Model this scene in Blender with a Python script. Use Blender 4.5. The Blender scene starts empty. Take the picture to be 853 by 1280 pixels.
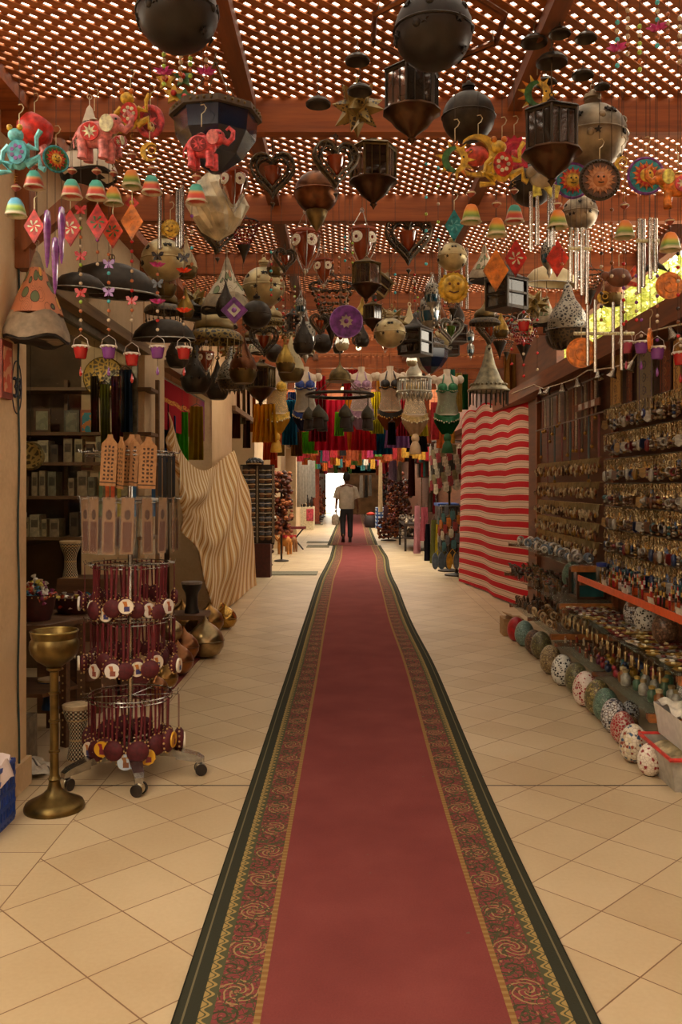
import bpy, math, random
from mathutils import Vector, Matrix
RN = random.Random(11)
PI = math.pi
F, HC, VX, VY = 1115.0, 1.5, 437.0, 606.0        # lens in pixels, eye height, vanishing point of the aisle
ZC = 3.30                                         # underside of the lattice roof
SC = bpy.context.scene
COL = SC.collection
def P(px, py, Y): return Vector(((px - VX) * Y / F, Y, HC - (py - VY) * Y / F))
def XA(px, Y): return (px - VX) * Y / F
def hexc(h):
    c = [int(h[i:i + 2], 16) / 255 for i in (0, 2, 4)]
    return tuple(x / 12.92 if x < .04045 else ((x + .055) / 1.055) ** 2.4 for x in c) + (1,)
# ------------------------------------------------------------------ shader expressions
class G:
    def __init__(s, m):
        s.nt = m.node_tree; s.N = s.nt.nodes; s.L = s.nt.links
        s.b = s.N['Principled BSDF']; s.tc = None
    def node(s, t, **k):
        n = s.N.new(t)
        for a, b in k.items(): setattr(n, a, b)
        return n
    def put(s, inp, v):
        if isinstance(v, E): s.L.new(v.s, inp)
        elif isinstance(v, bpy.types.NodeSocket): s.L.new(v, inp)
        else: inp.default_value = v
    def coord(s, k='Object'):
        if s.tc is None: s.tc = s.node('ShaderNodeTexCoord')
        return s.tc.outputs[k]
    def xyz(s, k='Object'):
        n = s.node('ShaderNodeSeparateXYZ'); s.L.new(s.coord(k), n.inputs[0])
        return [E(s, o) for o in n.outputs]
    def vec(s, x, y, z=0.0):
        n = s.node('ShaderNodeCombineXYZ')
        for i, v in enumerate((x, y, z)): s.put(n.inputs[i], v)
        return n.outputs[0]
    def noise(s, sc, det=2, vec=None, rough=.5):
        n = s.node('ShaderNodeTexNoise'); n.inputs['Scale'].default_value = sc; n.inputs['Detail'].default_value = det
        n.inputs['Roughness'].default_value = rough
        s.L.new(vec if vec is not None else s.coord(), n.inputs['Vector'])
        return E(s, n.outputs['Fac'])
    def voro(s, sc, feat='F1', vec=None, out='Distance', rnd=1.0):
        n = s.node('ShaderNodeTexVoronoi', feature=feat); n.inputs['Scale'].default_value = sc; n.inputs['Randomness'].default_value = rnd
        s.L.new(vec if vec is not None else s.coord(), n.inputs['Vector'])
        return E(s, n.outputs[out])
    def mix(s, f, a, b):
        n = s.node('ShaderNodeMix', data_type='RGBA')
        s.put(n.inputs[0], f)
        for i, v in ((6, a), (7, b)):
            s.put(n.inputs[i], hexc(v) if isinstance(v, str) else v)
        return n.outputs[2]
    def ramp(s, f, stops, const=False):
        n = s.node('ShaderNodeValToRGB'); r = n.color_ramp
        r.interpolation = 'CONSTANT' if const else 'LINEAR'
        while len(r.elements) < len(stops): r.elements.new(.5)
        for e, (p, c) in zip(r.elements, stops): e.position = p; e.color = hexc(c)
        s.put(n.inputs[0], f)
        return n.outputs[0]
    def col(s, v): s.put(s.b.inputs['Base Color'], hexc(v) if isinstance(v, str) else v)
    def bump(s, h, st=.3, d=.01):
        n = s.node('ShaderNodeBump'); n.inputs['Strength'].default_value = st; n.inputs['Distance'].default_value = d
        s.put(n.inputs['Height'], h); s.L.new(n.outputs[0], s.b.inputs['Normal'])
class E:
    def __init__(s, g, sock): s.g = g; s.s = sock
    def m(s, op, *a):
        n = s.g.node('ShaderNodeMath', operation=op); s.g.put(n.inputs[0], s)
        for i, v in enumerate(a): s.g.put(n.inputs[i + 1], v)
        return E(s.g, n.outputs[0])
    def __add__(s, o): return s.m('ADD', o)
    def __sub__(s, o): return s.m('SUBTRACT', o)
    def __mul__(s, o): return s.m('MULTIPLY', o)
    def __truediv__(s, o): return s.m('DIVIDE', o)
    def gt(s, o): return s.m('GREATER_THAN', o)
    def lt(s, o): return s.m('LESS_THAN', o)
    def fr(s): return s.m('FRACT')
    def fl(s): return s.m('FLOOR')
    def ab(s): return s.m('ABSOLUTE')
    def sin(s): return s.m('SINE')
    def mx(s, o): return s.m('MAXIMUM', o)
    def mn(s, o): return s.m('MINIMUM', o)
MATS = {}
def pmat(name, fn, rough=.6, metal=0.0, spec=.5):
    if name in MATS: return MATS[name]
    m = bpy.data.materials.new(name); m.use_nodes = True
    g = G(m); g.b.inputs['Roughness'].default_value = rough; g.b.inputs['Metallic'].default_value = metal
    g.b.inputs['Specular IOR Level'].default_value = spec
    fn(g); MATS[name] = m
    return m
def mul(h, k):
    return ''.join('%02x' % max(0, min(255, int(int(h[i:i + 2], 16) * k))) for i in (0, 2, 4))
def M(h, rough=.6, metal=0.0, var=.25, vs=25, bump=0.0, trans=0.0, emit=0.0):
    """plain procedural material: a colour with noise wear"""
    key = 'surface_%s_%d_%d_%d_%d_%d_%d' % (h, rough * 100, metal * 100, var * 100, vs, trans * 100, emit * 10)
    def fn(g):
        n = g.noise(vs, 4)
        g.col(g.ramp(n, [(.25, mul(h, 1 - var)), (.75, mul(h, 1 + var * .5))]))
        if bump: g.bump(n, bump)
        if trans: g.b.inputs['Transmission Weight'].default_value = trans
        if emit:
            g.b.inputs['Emission Color'].default_value = hexc(h); g.b.inputs['Emission Strength'].default_value = emit
    return pmat(key, fn, rough, metal)
def pane_mat(name, tint, fac, rough=.03):
    """thin clear sheet: mostly see-through with a gloss on top"""
    if name in MATS: return MATS[name]
    m = bpy.data.materials.new(name); m.use_nodes = True
    nt = m.node_tree; L = nt.links
    b = nt.nodes['Principled BSDF']; b.inputs['Base Color'].default_value = hexc(tint); b.inputs['Roughness'].default_value = rough
    t = nt.nodes.new('ShaderNodeBsdfTransparent'); t.inputs[0].default_value = (.93, .95, .93, 1)
    mx = nt.nodes.new('ShaderNodeMixShader')
    no = nt.nodes.new('ShaderNodeTexNoise'); no.inputs['Scale'].default_value = 6
    mr = nt.nodes.new('ShaderNodeMapRange'); mr.inputs[3].default_value = fac * .6; mr.inputs[4].default_value = fac * 1.4
    L.new(no.outputs['Fac'], mr.inputs[0]); L.new(mr.outputs[0], mx.inputs[0])
    L.new(t.outputs[0], mx.inputs[1]); L.new(b.outputs[0], mx.inputs[2])
    L.new(mx.outputs[0], nt.nodes['Material Output'].inputs[0])
    MATS[name] = m
    return m
# ------------------------------------------------------------------ mesh building
def tr(x=0, y=0, z=0): return Matrix.Translation((x, y, z))
def ro(ax, a): return Matrix.Rotation(a, 4, ax)
def sc(x, y=None, z=None):
    if y is None: y = z = x
    return Matrix.Diagonal((x, y, z, 1))
class MB:
    def __init__(s): s.V = []; s.F = []; s.I = []; s.S = []; s.U = []; s.hasuv = False
    def a(s, vs, fs, mi=0, sm=False, T=None, uv=None):
        o = len(s.V)
        if T is not None: vs = [T @ Vector(v) for v in vs]
        s.V += [tuple(v) for v in vs]
        for k, f in enumerate(fs):
            s.F.append([o + i for i in f]); s.I.append(mi); s.S.append(sm)
            if uv is not None: s.hasuv = True; s.U.append([uv[i] for i in f])
            else: s.U.append(None)
        return s
    def box(s, c, d, mi=0, T=None):
        x, y, z = c; a, b, e = d[0] / 2, d[1] / 2, d[2] / 2
        vs = [(x + i * a, y + j * b, z + k * e) for i in (-1, 1) for j in (-1, 1) for k in (-1, 1)]
        return s.a(vs, [(0, 1, 3, 2), (4, 6, 7, 5), (0, 4, 5, 1), (2, 3, 7, 6), (0, 2, 6, 4), (1, 5, 7, 3)], mi, False, T)
    def lathe(s, prof, n=16, mi=0, T=None, sm=True, ex=1.0, ey=1.0, wob=None, ph=0.0):
        vs = []
        for k, (r, z) in enumerate(prof):
            for i in range(n):
                t = 2 * PI * i / n + ph
                rr, zz = (r, z) if wob is None else wob(r, z, t, k)
                vs.append((rr * math.cos(t) * ex, rr * math.sin(t) * ey, zz))
        fs = []
        for k in range(len(prof) - 1):
            for i in range(n):
                j = (i + 1) % n
                fs.append((k * n + i, k * n + j, (k + 1) * n + j, (k + 1) * n + i))
        if prof[0][0] > 1e-3: fs.append(tuple(range(n))[::-1])
        if prof[-1][0] > 1e-3: fs.append(tuple((len(prof) - 1) * n + i for i in range(n)))
        return s.a(vs, fs, mi, sm, T)
    def loft(s, rings, n=16, mi=0, T=None, cap=True):
        vs = []
        for cx, cy, z, a, b in rings:
            for i in range(n):
                t = 2 * PI * i / n; vs.append((cx + a * math.cos(t), cy + b * math.sin(t), z))
        fs = [(k * n + i, k * n + (i + 1) % n, (k + 1) * n + (i + 1) % n, (k + 1) * n + i) for k in range(len(rings) - 1) for i in range(n)]
        if cap: fs += [tuple(range(n))[::-1], tuple((len(rings) - 1) * n + i for i in range(n))]
        return s.a(vs, fs, mi, True, T)
    def ball(s, c, r, mi=0, n=10, e=(1, 1, 1), T=None):
        h = max(4, n // 2 + 1)
        pr = [(max(1e-4, math.sin(PI * k / h)), -math.cos(PI * k / h)) for k in range(h + 1)]
        M_ = tr(*c) @ sc(r * e[0], r * e[1], r * e[2])
        return s.lathe(pr, n, mi, M_ if T is None else T @ M_)
    def tube(s, pts, r, n=6, mi=0, closed=False, T=None, sm=True):
        pts = [Vector(p) for p in pts]; m = len(pts)
        rs = r if isinstance(r, (list, tuple)) else [r] * m
        vs = []; up = None
        for k, p in enumerate(pts):
            if closed: d = pts[(k + 1) % m] - pts[k - 1]
            else: d = pts[min(k + 1, m - 1)] - pts[max(k - 1, 0)]
            if d.length < 1e-9: d = Vector((0, 0, 1))
            d.normalize()
            if up is None:
                up = Vector((0, 0, 1)) if abs(d.z) < .9 else Vector((1, 0, 0))
            u = d.cross(up)
            if u.length < 1e-4: u = d.cross(Vector((0, 1, 0)))
            u.normalize(); w = u.cross(d); up = w
            for i in range(n):
                t = 2 * PI * i / n; vs.append(p + (u * math.cos(t) + w * math.sin(t)) * rs[k])
        fs = []
        for k in range(m if closed else m - 1):
            k2 = (k + 1) % m
            for i in range(n):
                j = (i + 1) % n; fs.append((k * n + i, k * n + j, k2 * n + j, k2 * n + i))
        if not closed: fs += [tuple(range(n))[::-1], tuple((m - 1) * n + i for i in range(n))]
        return s.a(vs, fs, mi, sm, T)
    def torus(s, c, R, r, n=20, k=6, mi=0, ax='Z', T=None, e=1.0):
        pts = []
        for i in range(n):
            t = 2 * PI * i / n; x, y = R * math.cos(t), R * math.sin(t) * e
            pts.append({'Z': (x, y, 0), 'Y': (x, 0, y), 'X': (0, x, y)}[ax])
        pts = [Vector(p) + Vector(c) for p in pts]
        return s.tube(pts, r, k, mi, True, T)
    def prism(s, poly, t, mi=0, T=None, y0=0.0, mside=None):
        n = len(poly)
        vs = [(x, y0 - t / 2, z) for x, z in poly] + [(x, y0 + t / 2, z) for x, z in poly]
        s.a(vs, [tuple(range(n)), tuple(range(2 * n - 1, n - 1, -1))], mi, False, T)
        return s.a(vs, [(i, n + i, n + (i + 1) % n, (i + 1) % n) for i in range(n)], mi if mside is None else mside, False, T)
    def grid(s, fn, nu, nv, mi=0, uvf=None, T=None, flip=False):
        vs = []; uv = []
        for j in range(nv + 1):
            for i in range(nu + 1):
                u, v = i / nu, j / nv; vs.append(fn(u, v)); uv.append(uvf(u, v) if uvf else (u, v))
        w = nu + 1
        fs = [(j * w + i, j * w + i + 1, (j + 1) * w + i + 1, (j + 1) * w + i) for j in range(nv) for i in range(nu)]
        if flip: fs = [f[::-1] for f in fs]
        return s.a(vs, fs, mi, True, T, uv)
def circ(r, n=16, cx=0, cz=0, e=1.0, a0=0.0): return [(cx + r * math.cos(a0 + 2 * PI * i / n), cz + r * e * math.sin(a0 + 2 * PI * i / n)) for i in range(n)]
def star(ro_, ri, n, cx=0, cz=0, a0=PI / 2): return [(cx + (ro_ if i % 2 == 0 else ri) * math.cos(a0 + PI * i / n), cz + (ro_ if i % 2 == 0 else ri) * math.sin(a0 + PI * i / n)) for i in range(2 * n)]
MESH = {}
def mesh(key, mb, mats):
    """mb: an MB or a function returning one; made once for each key"""
    if key in MESH: return MESH[key]
    if callable(mb): mb = mb()
    me = bpy.data.meshes.new(key); me.from_pydata(mb.V, [], mb.F)
    for m in mats: me.materials.append(m)
    me.polygons.foreach_set('material_index', mb.I); me.polygons.foreach_set('use_smooth', mb.S)
    if mb.hasuv:
        uv = me.uv_layers.new(name='UVMap'); k = 0
        for u in mb.U:
            if u is None: k += 0
        for p, u in zip(me.polygons, mb.U):
            if u is not None:
                for li, c in zip(p.loop_indices, u): uv.data[li].uv = c
    me.validate()
    if any(mb.S):
        try: me.set_sharp_from_angle(angle=math.radians(50))
        except Exception: pass
    MESH[key] = me
    return me
def obj(name, me, parent=None, loc=(0, 0, 0), s=1.0, r=(0, 0, 0), label=None):
    o = bpy.data.objects.new(name, me); COL.objects.link(o)
    o.location = loc; o.rotation_euler = r
    o.scale = s if isinstance(s, (tuple, list)) else (s, s, s)
    if parent is not None: o.parent = parent
    if label: o['label'] = label
    return o
def tag(o, label, cat, group=None, kind=None):
    o['label'] = label; o['category'] = cat
    if group: o['group'] = group
    if kind: o['kind'] = kind
    return o
def root(name, label, cat, loc=(0, 0, 0), group=None, s=1.0, rz=0.0, rx=0.0, ry=0.0):
    o = bpy.data.objects.new(name, None); COL.objects.link(o); o.empty_display_size = .05
    o.location = loc; o.rotation_euler = (rx, ry, rz); o.scale = (s, s, s)
    return tag(o, label, cat, group)
def struct(name, mb, mats, label, cat):
    o = obj(name, mesh(name + '_shell', mb, mats)); tag(o, label, cat, None, 'structure')
    return o
CORD = M('3a2a1c', .7)
CHAIN = M('5a4a34', .4, .8)
def cord(parent, z, s=1.0, thick=.0016, mat=None, name='cord', x=0, y=0, top=None):
    """cord from the parent's origin (world height z, scale s) up to the lattice"""
    mat = mat or CORD
    me = mesh('cord_%d_%s' % (thick * 1e5, mat.name), lambda: MB().tube([(0, 0, 0), (0, 0, 1)], thick, 5), [mat])
    return obj(name, me, parent, (x, y, 0), (1 / s, 1 / s, ((top or ZC + .012) - z) / s))
WORLD, EXPOSURE = 6.6, 0.0
# ------------------------------------------------------------------ camera, sky
cam = bpy.data.cameras.new('camera'); co = bpy.data.objects.new('camera', cam); COL.objects.link(co)
cam.sensor_width = 36; cam.lens = F / 1280 * 36; cam.shift_x = (426.5 - VX) / 1280; cam.shift_y = (VY - 640) / 1280
co.location = (0, 0, HC); co.rotation_euler = (PI / 2, 0, 0); cam.clip_start = .05; cam.clip_end = 300
SC.camera = co
w = bpy.data.worlds.new('hazy_noon_sky'); SC.world = w; w.use_nodes = True
bg = w.node_tree.nodes['Background']; bg.inputs[0].default_value = (1.0, .87, .68, 1); bg.inputs[1].default_value = WORLD
SC.view_settings.view_transform = 'Standard'; SC.view_settings.look = 'None'; SC.view_settings.gamma = 1
SC.view_settings.exposure = EXPOSURE; SC.view_settings.use_curve_mapping = False
# ------------------------------------------------------------------ surface materials
def tile_fn(g):
    x, y, z = g.xyz()
    p = ((x + y) * .70711 - 1.654) / .298; q = ((x - y) * .70711 + 2.784) / .298
    side = x.lt(-1.24).mx(x.gt(1.62))
    p2 = (x + 1.24) / .3; q2 = (y - 3.34) / .3
    P_ = p + (p2 - p) * side; Q_ = q + (q2 - q) * side
    ed = ((P_.fr() - .5).ab()).mx((Q_.fr() - .5).ab())
    line = ed.gt(.4915).mx((x + 1.24).ab().lt(.0025)).mx((x - 1.62).ab().lt(.0025))
    v = g.node('ShaderNodeTexWhiteNoise', noise_dimensions='2D'); g.L.new(g.vec(P_.fl(), Q_.fl()), v.inputs['Vector'])
    n = g.noise(1.7, 6); n2 = g.noise(60, 3)
    c = g.ramp(E(g, v.outputs['Value']) * .25 + n * .55 + n2 * .2, [(.3, 'b49c78'), (.5, 'c0aa86'), (.7, 'cab592')])
    c = g.mix(line, c, '7a5a3c')
    c = g.mix((y - 4.45).ab().lt(.007), c, '2a1c12')
    g.col(c); g.put(g.b.inputs['Roughness'], g.noise(3, 4) * .25 + .3)
    g.bump(ed.lt(.488), .25, .002)
TILE = pmat('beige_floor_tile', tile_fn, .42)
def plaster_fn(g):
    n = g.noise(2.2, 6, None, .65); n2 = g.noise(40, 4)
    g.col(g.ramp(n * .8 + n2 * .2, [(.3, 'b89c78'), (.5, 'd0b48c'), (.7, 'd8be98')])); g.bump(n2, .12)
PLASTER = pmat('painted_plaster', plaster_fn, .8)
def wood(name, dark, light, scale=1.0, axis='x', rough=.6):
    def fn(g):
        mp = g.node('ShaderNodeMapping'); g.L.new(g.coord(), mp.inputs[0])
        s_ = {'x': (1, 14, 14), 'y': (14, 1, 14), 'z': (14, 14, 1)}[axis]
        mp.inputs['Scale'].default_value = [k * scale for k in s_]
        n = g.noise(2.2, 5, mp.outputs[0], .6)
        g.col(g.ramp(n, [(.3, dark), (.7, light)])); g.bump(n, .1)
    return pmat(name, fn, rough)
BEAMW = wood('roof_beam_wood', '7a3c18', 'a85c28', 1, 'x')
SLATW = wood('lattice_slat_wood', '7e4420', 'a8622c', 1, 'x', .7)
BOARD = wood('shelf_back_wood', '4a2814', '6e3e1e', .8, 'y')
BROWN = wood('dark_stained_wood', '5a3018', '854a22', .8, 'y')
POSTW = wood('post_wood', '6a3818', '99582a', .8, 'z')
LINTEL = wood('lintel_wood', '6a5238', '8c7250', .8, 'y')
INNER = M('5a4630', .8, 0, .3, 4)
# ------------------------------------------------------------------ floor, walls, roof
struct('floor', MB().box((0, 22, -.03), (24, 60, .06)), [TILE], 'beige diagonal floor tiles of the covered market aisle', 'floor')
FX = -1.62
PILL = [(4.09, 4.47), (7.05, 7.8), (10.5, 12.3), (15.2, 16.8), (21, 22.6), (27, 29.5), (34, 36), (41, 46)]
wl = MB()
for a, b in PILL:
    wl.box((FX - .25, (a + b) / 2, 1.65), (.5, b - a, 3.3))
    wl.box((FX - .25, (a + b) / 2, .07), (.54, b - a + .04, .14))
wl.box((FX - .21, 24.86, 2.96), (.4, 42.28, .74))
struct('wall_left', wl, [PLASTER], 'beige plaster shop front with pillars along the aisle', 'wall')
wi = MB()
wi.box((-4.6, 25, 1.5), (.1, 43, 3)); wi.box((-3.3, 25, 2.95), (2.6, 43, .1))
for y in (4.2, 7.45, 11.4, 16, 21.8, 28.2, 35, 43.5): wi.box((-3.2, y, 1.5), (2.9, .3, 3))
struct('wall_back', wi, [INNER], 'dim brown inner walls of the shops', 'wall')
lt = MB()
for a, b in zip(PILL[:-1], PILL[1:]): lt.box((FX + .0, (a[1] + b[0]) / 2, 2.56), (.1, b[0] - a[1], .07))
struct('trim_1', lt, [LINTEL], 'brown lintel strip over the shop openings', 'trim')
struct('trim_2', MB().box((-1.57, 24, 3.34), (.16, 44, .2)), [BEAMW], 'roof plate along the shop fronts', 'trim')
wr = MB().box((2.17, 25, 1.3), (.1, 43, 2.6)).box((2.2, 27.6, 2.95), (.08, 36.6, .7))
struct('wall_right', wr, [BOARD], 'brown wooden back wall of the stalls', 'wall')
struct('trim_3', MB().box((2.04, 24.5, 2.56), (.2, 43, .16)), [BROWN], 'brown wooden top rail of the stall wall', 'trim')
struct('trim_4', MB().box((2.28, 24, 3.24), (.07, 46, .22)), [BROWN], 'wooden edge board of the lattice roof', 'trim')
struct('wall_light_block', MB().box((-2.7, -1.4, 1.65), (.2, 10.2, 3.3)).box((2.75, -1.2, 1.65), (.2, 10.4, 3.3)).box((0, -6.5, 1.65), (5.6, .2, 3.3)), [PLASTER], 'unseen plaster walls added behind the viewer to cut front light', 'wall')  # unseen walls added behind the camera to cut level light
bm_ = MB()
for k in range(30):
    y = 4.18 + 1.393 * k
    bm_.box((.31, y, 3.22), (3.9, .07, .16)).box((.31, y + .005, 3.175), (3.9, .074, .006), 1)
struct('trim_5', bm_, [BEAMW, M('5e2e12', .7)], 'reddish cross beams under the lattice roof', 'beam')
struct('trim_6', MB().box((-.47, 23, 3.27), (.07, 44, .07)).box((.77, 23, 3.27), (.07, 44, .07)), [BROWN], 'long rafters under the lattice roof', 'beam')
def lattice():
    b = MB(); X0, X1 = -1.6, 2.26; pitch = .059
    for Y0, Y1 in ((-6.4, 15.4), (20.2, 26.2), (33, 46)):  # roof run back unseen to dim the front; far gaps brighten the aisle
     for sgn, z, h, wd in ((1, 3.3, .007, .037), (-1, 3.307, .005, .027)):
         # slats along (1, sgn)/sqrt2; offset c = y - sgn*x
         c = Y0 - max(sgn * X0, sgn * X1)
         cmax = Y1 - min(sgn * X0, sgn * X1)
         while c < cmax:
             pts = []
             for x in (X0, X1):
                 pts.append((x, sgn * x + c))
             (xa, ya), (xb, yb) = pts
             def clip(x, y, o):
                 if y < Y0: x = x + (Y0 - y) / sgn; y = Y0
                 if y > Y1: x = x + (Y1 - y) / sgn; y = Y1
                 return x, y
             xa, ya = clip(xa, ya, 0); xb, yb = clip(xb, yb, 0)
             if xb - xa > .05:
                 ln = math.hypot(xb - xa, yb - ya)
                 b.box((0, 0, h / 2), (ln, wd, h), 0, tr((xa + xb) / 2, (ya + yb) / 2, z) @ ro('Z', math.atan2(yb - ya, xb - xa)))
             c += pitch * 1.41421
    return b
struct('ceiling', lattice, [SLATW], 'wooden lattice roof of crossed slats letting daylight through', 'ceiling')
# knee brace and post on the first pillar
struct('trim_7', MB().box((-1.585, 4.36, 2.86), (.07, .09, .62)).box((0, 0, 0), (.07, .07, .62), 0, tr(-1.36, 4.33, 2.86) @ ro('Y', .85)), [POSTW], 'wooden knee brace under the first cross beam', 'trim')
# opening of the first shop: glass with a slim metal frame
gf = MB()
MET = M('7a7466', .4, .5)
for y in (4.52, 6.99): gf.box((FX - .06, y, 1.28), (.04, .05, 2.5))
gf.box((FX - .06, 5.75, 2.5), (.04, 2.5, .05))
wn = obj('window_1', mesh('window_frame', gf, [MET])); tag(wn, 'shop window in a slim grey metal frame beside pillar 33', 'window', None, 'structure')
obj('pane', mesh('window_pane', MB().box((FX - .06, 5.75, 1.83), (.006, 2.44, 1.3)), [pane_mat('shop_glass', '2a2620', .08)]), wn)
# floor strips across the side of the aisle
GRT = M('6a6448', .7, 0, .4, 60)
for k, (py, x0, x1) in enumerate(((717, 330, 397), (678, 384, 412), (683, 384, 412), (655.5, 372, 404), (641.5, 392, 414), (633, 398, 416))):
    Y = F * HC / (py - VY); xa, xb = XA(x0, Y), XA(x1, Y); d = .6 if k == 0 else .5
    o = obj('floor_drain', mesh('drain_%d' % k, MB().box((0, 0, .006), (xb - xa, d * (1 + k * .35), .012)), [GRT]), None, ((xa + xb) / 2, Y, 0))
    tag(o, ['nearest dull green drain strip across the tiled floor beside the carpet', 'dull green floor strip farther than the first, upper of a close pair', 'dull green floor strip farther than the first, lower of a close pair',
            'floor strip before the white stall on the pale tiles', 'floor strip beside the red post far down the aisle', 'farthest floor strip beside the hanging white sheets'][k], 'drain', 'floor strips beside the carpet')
# ------------------------------------------------------------------ carpet runner
def carpet_fn(g):
    u, v, _ = g.xyz('UV')          # metres across from the middle, metres along
    a = u.ab()
    wv = g.noise(14, 3); wv2 = g.noise(35, 2)
    t = a - .426
    q = ((v / .25).fr() - .5) * .25
    sgn = u.gt(0) * 2.0 - 1.0
    tt = t + (wv - .5) * .03; qq = q + (wv2 - .5) * .02
    r = (tt * tt + qq * qq).m('SQRT'); th = qq.m('ARCTAN2', tt * sgn)
    sp = (r * 150.0 - th * 2.0).sin()
    q2 = ((v / .25 + .5).fr() - .5) * .25
    t2 = tt + sgn * .03; r2 = (t2 * t2 + q2 * q2).m('SQRT'); sp2 = (r2 * 190.0 + q2.m('ARCTAN2', t2) * 2.0).sin()
    leaf = g.voro(42, 'DISTANCE_TO_EDGE', g.vec(u + wv * .05, v + wv2 * .05))
    field = g.mix(leaf.lt(.05), '7c3e3e', '4a432e')
    field = g.mix(sp.ab().lt(.42) * r.lt(.066), field, '947c54')
    field = g.mix(sp2.gt(.7) * r2.lt(.06), field, '40402c')
    field = g.mix(leaf.gt(.26) * wv2.gt(.5), field, '8e6a4c')
    field = g.mix((wv - .5).ab().lt(.018), field, '4a4a34')
    wave = ((v / .05 * 2 * PI).sin() * .010 + a - .507)
    trim = g.mix(wave.ab().lt(.005).mx(wave.gt(.011)), '4f4f38', '98814f')
    wv3 = (v / .03 * 2 * PI).sin()
    line = g.mix(wv3.gt(.2), '846238', '94764a')
    n = g.noise(3, 6, g.vec(u, v)); n2 = g.noise(160, 3, g.vec(u, v))
    wear = g.noise(1.1, 5, g.vec(u * 2.0, v))
    mid = g.ramp(n * .5 + n2 * .3 + wear * .2, [(.3, '6e3634'), (.5, '7a3d3a'), (.7, '854642')])
    spot = g.noise(22, 1, g.vec(u, v)).gt(.79)
    mid = g.mix(spot * .6, mid, '6a5a50')
    c = g.mix(a.gt(.347), mid, line); c = g.mix(a.gt(.366), c, field); c = g.mix(a.gt(.484), c, trim)
    c = g.mix(a.gt(.524), c, '35352a'); c = g.mix((a - .565).ab().lt(.003), c, '6a624a'); c = g.mix(a.gt(.588), c, '24241c')
    g.col(c); g.bump(n2, .35, .004)
CARP = pmat('red_runner_carpet', carpet_fn, .95, 0, .1)
def carpet(name, y0, y1, ctr, wd, z, ny, label):
    b = MB()
    def top(u, v):
        y = y0 + (y1 - y0) * v; return (ctr(y) + (u - .5) * wd(y), y, z + .003 * math.sin(y * 2.3 + u * 3) + (.004 if abs(u - .5) > .49 else 0))
    b.grid(top, 24, ny, 0, lambda u, v: ((u - .5) * 1.185, y0 + (y1 - y0) * v))
    def edge(sd):
        def f(u, v):
            p = top(sd, v); return (p[0] + (.004 if sd else -.004) * (1 - u), p[1], p[2] * u)
        return f
    b.grid(edge(0), 1, ny, 0, lambda u, v: (-.592, v)); b.grid(edge(1), 1, ny, 0, lambda u, v: (.592, v), None, True)
    o = obj(name, mesh(name + label[:9], b, [CARP])); return tag(o, label, 'carpet')
def cx(y): return .098 + (.0 if y < 13 else .09 * (1 - math.cos(min(1, (y - 13) / 6) * PI)) / 2) + .006 * math.sin(y * 1.1)
carpet('runner_carpet', 1.6, 22.0, cx, lambda y: 1.185 + .012 * math.sin(y * 1.1), .008, 120, 'long worn red runner carpet with dark green edge and scroll border')
carpet('runner_carpet', 22.01, 45, lambda y: .08 + .004 * (y - 22), lambda y: 1.25, .016, 60, 'far red runner carpet continuing where the man walks')
# ------------------------------------------------------------------ garden beyond the stall wall
def leafy(n, R_, seed):
    q = random.Random(seed); b = MB()
    for _ in range(n):
        d = Vector((q.gauss(0, 1), q.gauss(0, 1), q.gauss(0, .8))); d.normalize(); d *= R_ * (.55 + .45 * q.random())
        T = tr(*d) @ ro('Z', q.random() * 6.3) @ ro('X', q.uniform(-1, 1)) @ sc(q.uniform(.06, .11))
        b.a([(0, 0, 0), (.5, .6, .1), (0, 1.6, 0), (-.5, .6, .1)], [(0, 1, 2, 3)], q.randrange(2), False, T)
    return b
LEAF = [M('b4bc5c', .6, 0, .3, 8), M('d8d890', .6, 0, .3, 8)]
for k, (x, y, z, s) in enumerate(((5.0, 15.4, 4.1, 1.35), (5.2, 18.2, 4.2, 1.4), (4.6, 12.6, 3.7, 1.3), (5.4, 21.2, 4.2, 1.5))):
    t = root('garden_tree', ['bushy yellow green tree in the gap above the stall wall', 'bushy green tree behind the first, farther down the stall wall', 'low bushy green shrub tree beyond the near end of the stall wall', 'farthest green tree behind the stall wall'][k], 'tree', (x, y, 0), 'trees beyond the stall wall')
    obj('trunk', mesh('trunk%d' % k, MB().tube([(0, 0, 0), (.06, 0, z * .5), (0, .05, z)], [.12, .09, .05], 8), [M('6a5038', .9)]), t)
    obj('crown', mesh('crown%d' % k, leafy(4200, s, k), LEAF), t, (0, 0, z))

# ------------------------------------------------------------------ hanging lanterns: origin at the hanging eye, body below
BRASS = M('a8873e', .32, .85, .35, 18, .1); OLDB = M('6e5a34', .42, .75, .4, 20, .15); COPPER = M('70452a', .3, .85, .45, 16, .1); DCOP = M('4a3220', .3, .85, .4, 18, .1)
IRON = M('3a3228', .45, .6, .35, 22, .1); SILV = M('a8a498', .3, .85, .3, 30, .1); STEEL = M('c4c4c0', .22, .95, .12, 20); DARK = M('1c1612', .7)
AMBER = M('9a3a12', .12, 0, .3, 9, 0, .35); REDG = M('8a1a14', .12, 0, .3, 9, 0, .3); BLUEG = M('1a4a5c', .12, 0, .4, 9, 0, .35); NAVY = M('15203a', .15, 0, .4, 6, 0, .2)
SMOKE = M('3c352e', .06, 0, .5, 8, 0, .45); PARCH = M('d8c8a0', .7, 0, .2, 7); WHITEP = M('e4dcc8', .6, 0, .12, 12); GREENG = M('4a6a1c', .15, 0, .4, 9, 0, .3); PURPG = M('5a2a6a', .15, 0, .3, 9, 0, .3)
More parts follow.
